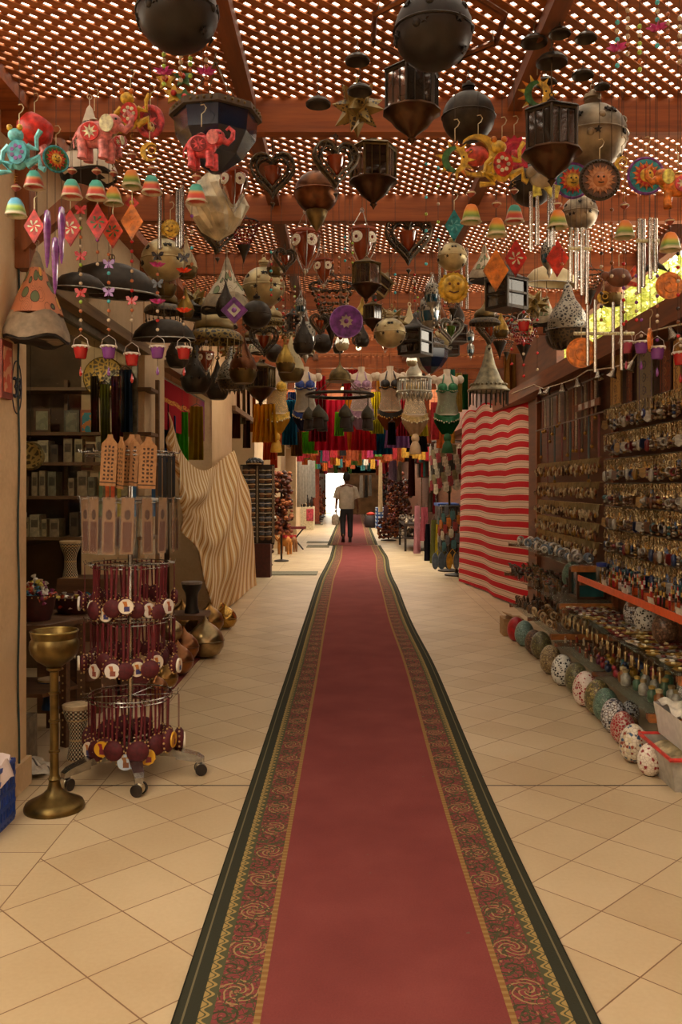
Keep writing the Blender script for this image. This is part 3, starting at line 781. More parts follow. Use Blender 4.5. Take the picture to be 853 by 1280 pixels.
def fig(k, parts):
    if k not in FIG: FIG[k] = [(n, mesh('%s_%s' % (k, n), b, m)) for n, b, m in parts]
    return FIG[k]
def figure(k):
    if k in FIG: return FIG[k]
    if k.startswith('el'):
        c = {'elp': (PINK, PINK2, DRED, PINK), 'ely': (ORNG, YEL2, PINK, CRM), 'elq': (PINK2, CRM, REDP, CRM)}[k]; b, d = eleph(0, 0)
        return fig(k, [('figure', b, [c[0], c[1], BLK, c[2], c[3]])])
    if k.startswith('fr'):
        c = {'frb': (TEAL2, YEL, TEAL, PURP), 'fry': (YEL, ORNG, REDP, CRM)}[k]; b, d = frog()
        return fig(k, [('figure', b, [c[0], c[1]]), ('painted_pattern', d, [c[2], c[3]])])
    if k.startswith('sd'):
        c = {'sdr': (TEAL, GRN, REDP, ORNG, YEL), 'sdc': (M('3a3024', .5, .4), M('5a4030', .5), M('a8704a', .5, .3), M('c08a60', .5, .3), M('b87a50', .5, .3)), 'sdt': (PURP, TEAL, ORNG, REDP, YEL), 'sdv': (PURP, TEAL, REDP, ORNG, YEL)}[k]
        b, d = sundisc(1 if k == 'sdc' else 0)
        return fig(k, [('disc', b, [c[0], c[1]]), ('sun_face', d, [c[2], c[3], c[4], BLK])])
    if k == 'sm':
        a, b, d = sunmoon(); return fig(k, [('sun_rays', a, [YEL, ORNG]), ('moon', b, [GRN]), ('face', d, [YEL, BLK])])
    if k.startswith('sf'):
        b = MB().prism([(x * (1 + .06 * math.cos(10 * i * .26)), z * (1 + .06 * math.cos(10 * i * .26))) for i, (x, z) in enumerate(circ(.05, 48))], .012); b.ball((0, -.006, 0), .04, 0, 14, (1, .35, 1.05))
        f = MB()
        for x in (-.014, .014): f.ball((x, -.019, .01), .005, 0, 6)
        f.tube([(-.016, -.018, -.014), (0, -.021, -.02), (.016, -.018, -.014)], .0024, 4); f.ball((0, -.022, 0), .006, 1, 6, (.7, 1, 1.5))
        return fig(k, [('sun_disc', b, [YEL]), ('face', f, [WOODB, YEL])])
    if k == 'cr': return fig(k, [('crescent', cres(), [YEL])])
    if k.startswith('di'):
        c = {'dir': (REDP, CRM), 'dio': (ORNG, ORNG), 'dig': (REDP, GRN), 'dix': (tint('c84a2a'), GRN), 'dip': (PURP, CRM), 'diz': (tint('d03a28'), tint('d03a28')), 'dit': (TEAL, TEAL2)}[k]
        return fig(k, [('tag', diamond(), [c[0]]), ('flower_pattern', diaflower(), [c[1]])])
    if k == 'sp':
        b = MB().prism(circ(.05, 24), .008).tube([((.006 + .0018 * i) * math.cos(i * .45), -.006, (.006 + .0018 * i) * math.sin(i * .45)) for i in range(24)], .003, 5)
        return fig(k, [('spiral_disc', b, [ORNG])])
    if k == 'pd': return fig(k, [('disc', MB().prism(circ(.05, 24), .008).torus((0, 0, 0), .05, .004, 24, 5, 1, 'Y'), [PURP, VIOL]), ('flower', MB().prism(star(.022, .015, 9), .014).ball((0, -.008, 0), .008, 1, 8), [SILV, PURP])])
    if k == 'sq':
        return fig(k, [('tag', MB().prism([(0, .04), (.04, 0), (0, -.04), (-.04, 0)], .008).prism([(0, .02), (.02, 0), (0, -.02), (-.02, 0)], .012, 1), [PURP, SILV]), ('stone', MB().ball((0, -.006, 0), .008, 0, 8), [VIOL])])
    if k == 'sqr': return fig(k, [('tag', MB().prism([(0, .03), (.03, 0), (0, -.03), (-.03, 0)], .008), [REDP]), ('stone', MB().ball((0, -.005, 0), .011, 0, 8), [YEL])])
    if k == 'pot': return fig(k, [('red_pot', MB().lathe([(.02, -.045), (.045, -.03), (.055, 0), (.045, .035), (.035, .045), (.03, .04)], 16, 0, ro('Y', .5)), [REDP]), ('foot', MB().tube([(.02, 0, -.03), (.03, 0, -.06), (.015, 0, -.09)], [.014, .012, .016], 8), [PINK2])])
    if k == 'shell': return fig(k, [('shell', MB().torus((0, 0, 0), .042, .013, 22, 8, 0, 'Y', None, 1.25).prism(circ(.036, 18, 0, 0, 1.3), .01, 1).prism(star(.03, .012, 6), .014, 0), [PINK, DRED])])
    if k == 'mand': return fig(k, [('mandala', MB().prism(star(.055, .045, 16), .006).torus((0, 0, 0), .035, .005, 20, 5, 1, 'Y').ball((0, -.004, 0), .012, 1, 8), [tint('c02a48'), PINK])])
    if k == 'fishmoon': 
        m_ = MB().prism([(-x, z) for x, z in [(.055 * math.cos(t), .055 * math.sin(t)) for t in [PI * (.25 + 1.5 * i / 16) for i in range(17)]] + [(.04 * math.cos(t) + .012, .045 * math.sin(t)) for t in [PI * (1.75 - 1.5 * i / 16) for i in range(17)]]][::-1], .012)
        f_ = MB().ball((-.005, 0, 0), .034, 0, 12, (1, .5, .8)).prism([(.024, 0), (.05, .025), (.045, 0), (.05, -.02)], .008, 1).ball((-.02, -.015, .008), .005, 2, 6)
        return fig(k, [('moon', m_, [YEL]), ('fish', f_, [tint('c84a3a'), YEL2, BLK])])
    if k == 'parrot':
        return fig(k, [('figure', MB().ball((0, 0, 0), .035, 0, 12, (1.2, .6, .8)).prism([(.01, -.01), (.06, -.02), (.05, -.06), (.03, -.055), (.0, -.02)], .01, 1).prism([(-.01, -.01), (.0, -.05), (-.03, -.055), (-.03, -.01)], .01, 1).ball((-.035, 0, .025), .02, 0, 10), [M('9a8a70', .5), YEL2])])
    if k == 'flw':
        b = MB()
        for i, (x, z) in enumerate(((-.02, .02), (.02, .025), (0, -.015), (.025, -.025))): b.prism(star(.024, .012, 5, x, z), .008, i % 2, None, -.004 * i).ball((x, -.01 - .004 * i, z), .007, 2, 6)
        return fig(k, [('flowers', b, [YEL, GRN, REDP])])
    if k == 'turtle':
        b = MB().ball((0, 0, 0), .045, 0, 14, (1.05, .6, .8)).ball((-.05, 0, .005), .018, 0, 8)
        return fig(k, [('shell', b, [WOODB]), ('flippers', MB().prism([(.03, .01), (.06, .045), (.068, .03), (.05, 0)], .008).prism([(.035, -.012), (.07, -.02), (.065, -.035), (.03, -.028)], .008), [tint('d84a2a')])])
    if k == 'dolph':
        b = MB().tube([(-.05, 0, -.02), (-.03, 0, .008), (0, 0, .018), (.03, 0, .006), (.05, 0, -.008)], [.002, .014, .018, .011, .004], 8)
        b.prism([(-.005, .03), (.008, .05), (.014, .03)], .006).prism([(.048, -.01), (.07, .006), (.06, -.008), (.068, -.022)], .006).prism([(-.01, .004), (-.005, -.02), (.008, .004)], .006)
        return fig(k, [('dolphin', b, [BLK])])
HOOKM = mesh('wire_hook', MB().tube([(0, 0, .0), (0, 0, .05), (.012, 0, .06), (.018, 0, .075), (.010, 0, .088), (-.004, 0, .085)], .0022, 5), [M('c8b890', .35, .6)])
def line(t, x, z0, z1, s, mat=None, name='string'):
    me = mesh('thread_%s' % (mat or CORD).name, MB().tube([(0, 0, 0), (0, 0, 1)], .0012, 4), [mat or CORD])
    return obj(name, me, t, (x, 0, min(z0, z1)), (1, 1, abs(z1 - z0)))
STEEL_TUBE = mesh('steel_tube', MB().lathe([(.0085, 0), (.0085, -1), (.0068, -1), (.0068, 0)], 12), [STEEL])
def chime(k, px, py, size, Y, label, bell=None, tubes=(), drops=(), rz=0.0, cat='hanging ornament', name='hanging_ornament', group=None, bar=None):
    """bell: (px, py top of bell, key); tubes: (px, py0, py1); drops: (px, py0, py1, mesh, partname)"""
    fs = figure(k); c = P(px, py, Y)
    t = root(name, label, cat, c, group, 1.0)
    w = max(v.co.x for _, me in fs for v in me.vertices) - min(v.co.x for _, me in fs for v in me.vertices)
    s = size * Y / F / w
    for pn, me in fs: obj(pn, me, t, (0, 0, 0), s, (0, 0, rz))
    hz = max(v.co.z for _, me in fs for v in me.vertices) * s
    hk = obj('hook', HOOKM, t, (0, 0, hz - .004), 1, (0, 0, rz * .5))
    cd = obj('cord', mesh('cord_thin', MB().tube([(0, 0, 0), (0, 0, 1)], .0014, 5), [CORD]), t, (0, 0, hz + .08), (1, 1, max(.02, ZC + .012 - c.z - hz - .08)))
    lz = min(v.co.z for _, me in fs for v in me.vertices) * s
    zb = min([lz] + [P(0, b[1] + 30, Y).z - c.z for b in (bell if isinstance(bell, list) else [bell] if bell else [])])
    TAKEN.append((c.x - w * s / 2, c.x + w * s / 2, Y - .05, Y + .05, c.z + lz, c.z + hz + .08)); TAKEN.append((c.x - .04, c.x + .04, Y - .04, Y + .04, c.z + zb, c.z))
    for e in list(tubes) + list(drops): a_ = P(e[0], e[1], Y); b_ = P(e[0], e[2], Y); TAKEN.append((a_.x - .012, a_.x + .012, Y - .02, Y + .02, b_.z, a_.z))
    def off(qx, qy): d = P(qx, qy, Y) - c; return d
    if bell:
        for bx, by, bk in (bell if isinstance(bell, list) else [bell]):
            o = off(bx, by); gap = lz - o.z
            kz = o.z + min(.06, max(.02, gap * .45))
            obj('bell', BELLS[bk], t, (o.x, 0, o.z), .95); obj('bell_rim', BELLRIM, t, (o.x, 0, o.z), .95); obj('bead', BEADM, t, (o.x, 0, kz), 1)
            top = lz if abs(o.x) < .02 else lz * .3
            sp = top - kz - .016
            if sp > .03 and abs(o.x) < .02: obj('spring', SPRING, t, (o.x, 0, kz + .014), (1, 1, sp + .01))
            else: line(t, o.x, kz + .01, max(top, kz + .03), 1)
            line(t, o.x, o.z - .005, kz, 1)
    for tx, t0, t1 in tubes:
        a, b = off(tx, t0), off(tx, t1); obj('chime_tube', STEEL_TUBE, t, (a.x, RN.uniform(-.02, .02), a.z), (1, 1, a.z - b.z)); line(t, a.x, a.z - .01, max(lz * .5, a.z + .03), 1)
    if bar:
        a, b = off(bar[0], bar[2]), off(bar[1], bar[2]); obj('wooden_bar', mesh('chime_bar', MB().lathe([(.007, -.5), (.007, .5)], 10, 0, ro('Y', PI / 2)), [CRM]), t, ((a.x + b.x) / 2, 0, a.z), (b.x - a.x, 1.6, 1.2))
    for dx, d0, d1, me, pn in drops:
        a, b = off(dx, d0), off(dx, d1); obj(pn, me, t, (a.x, 0, a.z), (1, 1, a.z - b.z)); line(t, a.x, a.z - .01, max(lz * .5, a.z + .03), 1)
    return t
ICIC = mesh('glass_icicle', MB().lathe([(.002, 0), (.012, -.03), (.017, -.25), (.013, -.6), (.008, -.9), (.002, -1)], 8), [M('8a4aa0', .12, 0, .2, 9, 0, .3)])
B = chime
B('frb', 24, 190, 62, 3.55, 'turquoise tin frog with purple painted belly and blue green bell beneath', (20, 247, 'b'))
B('pot', 43, 165, 46, 3.75, 'red tin pot shaped ornament with red green bell beside the turquoise frog', (43, 213, 't'))
B('sdr', 70, 199, 34, 3.7, 'red rimmed sun face disc with purple glass icicles hanging under it', None, (), ((59, 262, 335, ICIC, 'glass_drop'), (77, 258, 330, ICIC, 'glass_drop'), (69, 296, 368, ICIC, 'glass_drop')), .7)
B('elq', 118, 168, 78, 3.6, 'patchwork pink and white elephant with two painted bells', [(90, 224, 't'), (121, 225, 't')])
B('fry', 163, 142, 56, 3.75, 'yellow tin frog with red flower belly and orange green bell', (165, 212, 'o'))
B('elq', 143, 178, 40, 3.9, 'small pink elephant end on behind the yellow frog with low orange green bell', (142, 234, 'o'), rz=1.2)
B('shell', 188, 152, 36, 3.8, 'pink shell ornament over the little yellow crescent')
B('cr', 187, 190, 20, 3.7, 'small yellow crescent moon ornament with teal and red bell', (190, 219, 't'))
B('flw', 219, 112, 50, 3.9, 'yellow and green flower cluster ornament under the lattice')
B('elp', 252, 183, 66, 3.5, 'pink tin elephant with raised trunk in front of the eight sided shade', (246, 230, 't'))
B('sm', 569, 200, 50, 3.6, 'yellow sun and green moon ornament before the dark globe lantern', (589, 255, 'o'))
B('fishmoon', 598, 195, 46, 3.75, 'yellow moon with red fish ornament beside the sun moon')
B('fry', 628, 205, 62, 3.65, 'yellow frog with red painted belly between fish moon and tall lantern', (621, 272, 'o'))
B('mand', 643, 193, 48, 3.85, 'pink mandala ornament with striped square bell near the yellow frog', (643, 256, 't'))
B('sm', 672, 118, 50, 3.7, 'yellow sun and green moon ornament highest, above the six sided lantern')
B('parrot', 678, 225, 44, 3.65, 'grey bird ornament with yellow wings over steel tubes', (697, 262, 'o'), ((664, 240, 313), (672, 234, 306), (688, 232, 308), (692, 232, 307)))
B('sdv', 716, 226, 46, 3.9, 'purple rimmed sun disc half hidden behind the copper sun disc')
B('sdc', 750, 225, 52, 3.7, 'copper coloured sun face disc with wooden beads and four steel tubes', None, ((714, 285, 352), (721, 285, 362), (727, 286, 370), (734, 288, 380)), (), 0, bar=(711, 740, 311))
B('sdt', 808, 220, 48, 3.7, 'purple and turquoise sun face disc with four steel tubes', None, ((800, 273, 366), (806, 273, 358), (812, 274, 350), (819, 274, 341)), (), 0, bar=(796, 824, 301))
B('cr', 778, 205, 16, 3.75, 'slim yellow crescent with wire hook and orange green bell between the sun discs', (781, 275, 'o'))
B('ely', 848, 232, 66, 3.6, 'orange and pink elephant cut by the edge of the view with orange green bell', (838, 290, 'o'), rz=PI)
B('sf', 213, 286, 24, 4.3, 'small yellow sun face over the pierced cream globe with steel tubes', None, ((201, 238, 312), (221, 236, 308), (225, 236, 310), (229, 234, 309)))
B('sf', 567, 360, 40, 5.2, 'yellow sun face between four long steel tubes', None, ((550, 303, 378), (557, 302, 378), (577, 308, 383), (584, 310, 386)))
B('dir', 43, 283, 26, 3.8, 'red diamond tag with white flower hanging over the orange cone lamp')
B('dir', 88, 285, 28, 3.9, 'red diamond tag without a flower between the purple glass drops and butterfly beads')
B('dig', 122, 278, 28, 3.8, 'red diamond tag with green flower over the wide dark bowl')
B('dix', 141, 289, 26, 3.9, 'orange red diamond tag with green flower next to the dark bowl')
B('dio', 165, 277, 28, 3.8, 'orange diamond tag beneath a little red square')
B('sqr', 165, 254, 18, 3.95, 'small red square tag with a yellow stone')
B('dir', 645, 323, 28, 4.6, 'red diamond tag with white flower beside the parchment cone lamp')
B('dio', 620, 338, 32, 4.5, 'orange diamond tag in front of the parchment cone lamp')
B('diz', 697, 323, 28, 4.6, 'bright red diamond tag over the grey bowl lamp')
B('dit', 568, 282, 24, 4.4, 'turquoise diamond tag behind the sun moon ornaments')
B('sq', 293, 388, 34, 5.2, 'purple square tag with silver centre over the pierced brim lamp')
B('pd', 433, 402, 42, 5.6, 'round purple disc with silver flower in the middle of the aisle')
B('sp', 837, 357, 34, 3.9, 'orange spiral disc near the bright roof gap')
B('sp', 727, 441, 38, 4.2, 'orange spiral disc low beside the steel tubes')
B('sp', 813, 425, 30, 4.0, 'orange spiral disc turned edge on before the top rail', rz=1.1)
B('turtle', 774, 347, 46, 4.1, 'wooden turtle ornament with red flippers before the roof gap')
B('dolph', 820, 336, 34, 3.9, 'black dolphin ornament in the bright roof gap')
# the long tubes with the white bar
B('cr', 755, 372, 14, 4.2, 'long steel tubes hanging by a white wooden bar under the roof gap', None, ((734, 382, 458), (743, 376, 466), (767, 378, 461), (776, 376, 463)), (), 0, bar=(718, 793, 417))
# bead strings with a little candle cup
CM = {'r': M('b8282a', .15, 0, .2, 9, 0, .35), 'p': M('8a4aa0', .15, 0, .2, 9, 0, .35), 'k': M('c85a78', .15, 0, .2, 9, 0, .35)}
cb, cr_ = cupm()
CUPS = {k: mesh('cup_glass_' + k, cb, [m]) for k, m in CM.items()}; CUPR = mesh('cup_rim', cr_, [M('d8d0c8', .4, .3)])
DROP = {k: mesh('cup_drop_' + k, dropm, [m]) for k, m in CM.items()}
BD = {k: mesh('small_bead_' + k, MB().ball((0, 0, 0), .0085, 0, 8), [M(h, .2, .1)]) for k, h in (('c', 'a8603a'), ('g', '98b848'), ('t', '48b0c0'), ('r', 'b02020'), ('s', 'b8a890'), ('k', '2a2020'), ('v', '7a3a90'), ('w', '7a4a2a'))}
BFL = {k: mesh('bead_butterfly_' + k, bfly, [M(h, .25)]) for k, h in (('r', 'c02a28'), ('v', '9a6ab8'), ('k', '262020'))}
LOT = {k: mesh('bead_flower_' + k, lotus, [M(h, .25)]) for k, h in (('m', 'b83a80'), ('r', 'd84020'))}
def beads(px, py0, seq, Y, label, cup=None, py_cup=None, group=None):
    """seq: (py, key) beads; keys b? butterfly, l? flower"""
    c = P(px, py0, Y); t = root('hanging_bead_string', label, 'bead string', c, group)
    obj('cord', mesh('cord_thin', MB(), []), t, (0, 0, 0), (1, 1, max(.02, ZC + .012 - c.z)))
    end = c.z
    for py, k in seq:
        z = P(px, py, Y).z - c.z; end = z
        me, pn = (BFL[k[1]], 'butterfly') if k[0] == 'b' and len(k) > 1 else (LOT[k[1]], 'glass_flower') if k[0] == 'l' else (BD[k], 'bead')
        obj(pn, me, t, (0, 0, z), 1.25 if len(k) > 1 else 1.0)
    if cup:
        z = P(px, py_cup, Y).z - c.z; end = z
        obj('candle_cup', CUPS[cup], t, (0, 0, z)); obj('silver_rim', CUPR, t, (0, 0, z)); obj('glass_drop', DROP[cup], t, (0, 0, z - .085)); line(t, 0, z - .065, z - .03, 1); end = z + .075
    line(t, 0, end, 0, 1)
    TAKEN.append((c.x - .025, c.x + .025, Y - .025, Y + .025, c.z + end - (.2 if cup else 0), c.z))
    return t
def run(a, b, ks): return [(a + (b - a) * i / (len(ks) - 1), k) for i, k in enumerate(ks)]
beads(101, 240, run(262, 412, ['br', 's', 'g', 'c', 's', 'br', 'g', 's', 's', 'br', 'g', 'c', 's', 'c']), 3.9, 'bead string with red butterflies and green beads ending in a red cup', 'r', 440)
beads(136, 290, run(318, 412, ['c', 'bv', 't', 'c', 'bv', 't', 'c', 's', 'c']), 3.95, 'bead string with purple butterflies and blue beads ending in a purple cup', 'p', 440)
beads(165, 295, run(302, 400, ['r', 'r', 'r', 's', 'c', 'r', 'br', 'c', 's']), 4.0, 'bead string with red crystals ending in a red cup beside the window frame', 'r', 449)
beads(197, 312, run(320, 412, ['bk', 'lm', 'c', 'bk', 'c', 'lm', 's', 'r', 's']), 4.05, 'bead string with pink glass flowers ending in a purple cup', 'p', 440)
beads(230, 312, run(322, 405, ['bk', 'lr', 'c', 'c', 'lr', 's']), 4.1, 'bead string with orange glass flowers ending in a red cup', 'r', 441)
beads(802, 395, run(400, 420, ['v', 's']), 4.2, 'purple cup hanging under the white bar near the top rail', 'p', 434)
beads(822, 398, run(402, 425, ['s', 'v']), 4.0, 'purple cup on a wire frame right of its purple neighbour', 'p', 441)
beads(783, 400, run(402, 415, ['r', 's']), 4.3, 'pink cup behind the end of the white bar', 'k', 434)
beads(851, 420, run(424, 432, ['s', 's']), 3.9, 'red cup cut by the edge of the view before the top rail', 'r', 448)
beads(655, 385, run(390, 400, ['r', 's']), 4.6, 'red and white cup with red glass drops above the golden curtain', 'r', 407)
for k, (px, a, b, Y, ks, lb) in enumerate(((765, 262, 345, 3.8, 'wcwkws', 'wooden bead string under the copper sun disc, beside its tubes'), (780, 300, 405, 3.9, 'rwrsvrwr', 'red bead string falling past the wooden turtle'), (796, 345, 400, 3.9, 'vrsvsr', 'purple and red bead string in the bright roof gap'),
        (752, 300, 400, 4.0, 'wkswkkw', 'dark wooden bead string left of the turtle'), (822, 345, 395, 3.95, 'vsvcs', 'purple bead string under the black dolphin'), (703, 260, 330, 4.1, 'crwrc', 'brown bead string by the silver tubes'), (848, 300, 420, 3.8, 'rkrsrkwr', 'red and black bead string at the edge of the roof gap'),
        (240, 250, 330, 4.2, 'svstc', 'silver bead string under the pink elephant'), (122, 300, 330, 3.9, 'vcs', 'short violet bead string by the diamond tags'), (533, 205, 330, 4.4, 'tstgtst', 'turquoise bead string left of the sun moon ornament'), (548, 210, 300, 4.5, 'tgsgt', 'green bead string behind the sun moon ornament'), (655, 415, 470, 4.7, 'rrsrr', 'red crystal string above the golden curtain'), (640, 400, 455, 4.8, 'rsrr', 'red crystal string left of the red white cup'), (672, 400, 462, 4.7, 'rcrs', 'red and copper crystal string near the silver vase shade'))):
    beads(px, a - 10, run(a, b, list(ks)), Y, lb)
# long glass drop chains at the very top
for k, (px, py, c) in enumerate(((772, 20, 't'), (785, 5, 's'), (800, 25, 'g'), (822, -5, 't'), (835, 10, 'c'), (850, 15, 's'), (205, 60, 'g'), (226, 55, 's'), (238, 50, 'g'), (258, 60, 'c'))):
    Y = 3.02 if k < 6 else 3.15
    L_ = (62 if k < 6 else 45)
    beads(px, py, run(py + 8, py + L_, [c, 's', c, 'lm' if k % 3 == 0 else c, 'c', c]), Y, 'glass flower bead chain under the lattice ' + ['with turquoise beads over the roof gap corner', 'of silver beads among the turquoise chains', 'with green beads right of the silver chain', 'with turquoise beads close to the edge', 'of copper beads at the right edge', 'of silver beads cut by the right edge', 'with green beads left of the dark domed lantern', 'of silver beads over the flower cluster', 'with green beads below the dark domed lantern', 'of copper beads beside the long rafter'][k])
# nearest, along the first cross beam
A('balld', 222, -62, 64, 3.0, 'big dark domed lantern cut off by the top of the view above the pink elephant', chain=.004)
A('balld', 542, -36, 86, 3.1, 'big dark star punched globe lantern behind a metal ring frame at the top', chain=.004)
A('hex', 515, 66, 182, 3.9, 'six sided dark glass lantern hanging highest in the middle of the aisle', rz=.25, chain=.003)
A('hexc', 467, 165, 262, 4.45, 'six sided smoky glass lantern with copper funnel beside the copper globe', rz=.1, chain=.003)
A('hex', 690, 116, 234, 3.5, 'six sided dark lantern in front of the pierced grey globe', rz=.3, chain=.003)
A('ball', 586, 96, 178, 4.3, 'plain dark metal globe lantern between sun moon ornaments and the tall lantern', chain=.003)
A('balls', 741, 106, 212, 4.3, 'grey globe lantern pierced with little stars behind the six sided lantern', chain=.003)
A('ballc', 396, 198, 290, 4.7, 'round copper globe lantern with funnel tip beneath a small chained cap', chain=.003)
A('star', 447, 98, 172, 4.5, 'many pointed star lantern of old brass in the middle of the aisle')
A('shade8', 270, 74, 218, 4.55, 'wide eight sided shade with dark blue glass and wooden rim behind the pink elephant', rz=.2, chain=.003)
A('cone', 46, 300, 428, 4.25, 'orange painted hide cone lamp with green leaves beside the number 33 pillar', rz=.6, chain=.003)
A('conel', 112, 118, 222, 4.35, 'white lacework cone lamp behind the patchwork elephant', chain=.003)
A('crush', 272, 205, 300, 5.2, 'crinkled white star lamp below the eight sided shade', chain=.003)
A('heart', 341, 182, 262, 4.9, 'heart shaped openwork lantern with amber cup beside the copper globe', rz=0)
A('heart', 420, 168, 250, 5.3, 'heart shaped openwork lantern half behind the copper globe', rz=.3)
A('cup', 292, 188, 268, 4.8, 'amber cup lantern with white flower bosses in front of the crinkled star lamp', rz=.3)
A('cup', 382, 262, 345, 5.4, 'amber cup lantern with white flower bosses under the copper globe', rz=.2)
A('cup', 453, 260, 340, 5.5, 'amber cup lantern with flower bosses under the smoky six sided lantern', rz=.5)
A('heart', 511, 262, 345, 5.6, 'heart shaped lantern with amber cup between cup lantern and steel chime', rz=0)
A('heart', 272, 255, 330, 5.6, 'dark heart lantern under the crinkled star lamp', rz=.5)
A('ballb', 205, 282, 352, 4.9, 'cream and brass pierced globe lantern behind the sun face chime', chain=.003)
A('pearw', 233, 295, 348, 5.6, 'plain cream pear shade beside the pierced cream globe', chain=.003)
A('conew', 284, 310, 390, 5.8, 'cream hide cone lamp painted with flowers under the dark heart lantern', rz=.4)
A('moon', 140, 318, 368, 4.9, 'wide dark half dome bowl hanging before the shop fascia')
A('moon', 205, 392, 425, 5.6, 'wide dark bowl lamp below the cream pierced globe', rz=0)
A('moon', 100, 335, 362, 4.75, 'grey half dome bowl close under the wide dark bowl', rz=.5)
A('brim', 268, 368, 445, 6.0, 'cream domed lamp with pierced brim and bead fringe under the painted cone', rz=0, chain=.003)
A('ballb', 330, 318, 384, 6.2, 'bronze globe lantern with pale dome top over the pierced brim lamp')
A('beadr', 305, 265, 330, 5.7, 'dark lantern dripping with red bead strings above the bronze globe')
A('brim', 342, 378, 412, 6.8, 'pale lamp with pierced lattice brim under the bronze globe', rz=0)
A('bead', 415, 338, 432, 6.3, 'upside down cone of brown bead strings in the middle of the aisle')
A('bulb', 382, 385, 455, 7.0, 'silver filigree bulb lantern with blue glass beside the bead cone')
A('bulb', 538, 352, 425, 6.8, 'silver filigree bulb lantern with blue glass below the heart lantern')
A('heart', 330, 402, 455, 7.0, 'small dark heart lantern beside the filigree bulb lantern', rz=0)
A('pearc', 304, 412, 480, 6.6, 'studded copper pear lantern under the brim lamp')
A('pearb', 357, 420, 466, 7.0, 'round brass pear lantern in front of the white hide lamp')
A('pearw', 364, 415, 478, 7.4, 'white hide pear lamp behind the round brass lantern')
A('pearl', 428, 405, 438, 7.2, 'small white glowing pear shade under the purple disc')
A('pearw', 512, 378, 440, 7.2, 'cream hide pear lamp between green lantern and blue bulb lantern')
A('pearl', 515, 432, 458, 7.6, 'little white shade above the rod drum lamp')
A('cyl', 518, 448, 500, 7.6, 'pale drum lamp with hanging rods before the beige costume', rz=0)
A('star', 490, 380, 425, 7.0, 'leafy gold star lantern beside the spiral bulb')
A('chestg', 487, 338, 376, 6.4, 'green glass box lantern turned on its corner in the middle', tilt=.6)
A('shade8', 538, 405, 468, 6.9, 'grey box shade with blue glass seen from beneath beside the drum lamp', rz=0)
A('chest', 538, 410, 452, 7.6, 'dark square box lantern beneath the blue bulb lantern')
A('heartg', 564, 392, 438, 6.8, 'silver heart lantern with green glass under the yellow sun face', rz=0)
A('heart', 612, 388, 440, 7.0, 'dark heart lantern with red cup right of the green heart', rz=.3)
A('vase', 710, 350, 436, 6.0, 'silver punched vase shade beneath the grey bowl lamp')
A('moonw', 690, 326, 356, 6.2, 'grey bowl lamp over the silver vase shade', rz=.3)
A('bell', 611, 425, 505, 7.6, 'grey beaded cone lamp with dark fringe beside the striped blanket', rz=0)
A('conew', 606, 298, 352, 6.2, 'white parchment cone lamp behind the orange diamond', rz=.2)
A('bead', 625, 385, 450, 7.2, 'dark bead cone lamp hanging right of the heart lanterns')
A('beadr', 655, 388, 455, 6.9, 'dark lantern with red bead clusters before the golden curtain')
A('balls', 725, 232, 288, 5.2, 'grey punched dome lantern below the copper sun disc')
A('ball', 665, 190, 258, 5.0, 'dark grey globe lantern behind the silver tube chime')
A('vase', 290, 430, 492, 7.0, 'dark punched vase lantern left of the copper pear lantern')
A('cup', 258, 425, 470, 6.2, 'small amber cup lantern with flowers below the pierced brim lamp', rz=.2)
A('conew', 285, 440, 480, 6.9, 'little painted cone lamp under the brim lamp fringe', rz=.8)
A('hexc', 326, 446, 508, 7.6, 'small silver lantern with dark bulb end next to the yellow costume', rz=.1)
A('peard', 245, 420, 492, 6.3, 'black pear lantern hanging against the second pillar')
A('peard', 272, 445, 500, 6.8, 'black pear lantern beside the third pillar, larger than its neighbours')
A('peard', 222, 405, 460, 6.2, 'black pear lantern nearest the second pillar over the red banner')
A('chest', 240, 372, 400, 5.9, 'silver edged black box lantern hanging among the flower beads')
for k, (px, top, bot, Y) in enumerate(((398, 116, 132, 4.2), (668, 38, 55, 3.7), (690, 60, 80, 3.75), (729, 82, 96, 4.0), (733, 36, 50, 3.6), (450, 100, 116, 4.3), (683, 92, 106, 4.1), (753, 100, 110, 4.2), (447, 62, 78, 3.6), (700, 30, 44, 3.6))):
    A('cap', px, top, bot, Y, ['small chained cap above the copper globe lantern', 'bell shaped ceiling cap over the sun and moon', 'larger bell shaped ceiling cap above the six sided lantern', 'dark little cap above the pierced grey globe',
        'dark cap on a cord, highest above the pierced globe', 'grey cap hanging in front of the brass star lantern', 'dim cap just above the six sided lantern crown', 'dark cap beside the pierced globe top', 'dark cap close under the lattice over the star lantern', 'dark cap between the two bell shaped caps'][k], 'ceiling_cap', 'lamp cap', 'ceiling caps on cords')
# two chains of the cap over the copper globe
t = root('hanging_ring', 'dark metal ring frame of a big chandelier at the top of the view', 'chandelier', (XA(548, 3.42), 3.45, 3.265))
obj('octagon_ring', mesh('octagon_ring', MB().tube([(.265 * math.cos(PI / 8 + PI / 4 * i), .265 * math.sin(PI / 8 + PI / 4 * i), 0) for i in range(8)], .012, 6, 0, True, None, False), [COPPER]), t)
for i in range(4): obj('chain', mesh('ring_chain', MB().tube([(.25, 0, 0), (.25, 0, .13)], .003, 4), [CHAIN]), t, (0, 0, 0), 1, (0, 0, PI / 8 + PI / 2 * i))
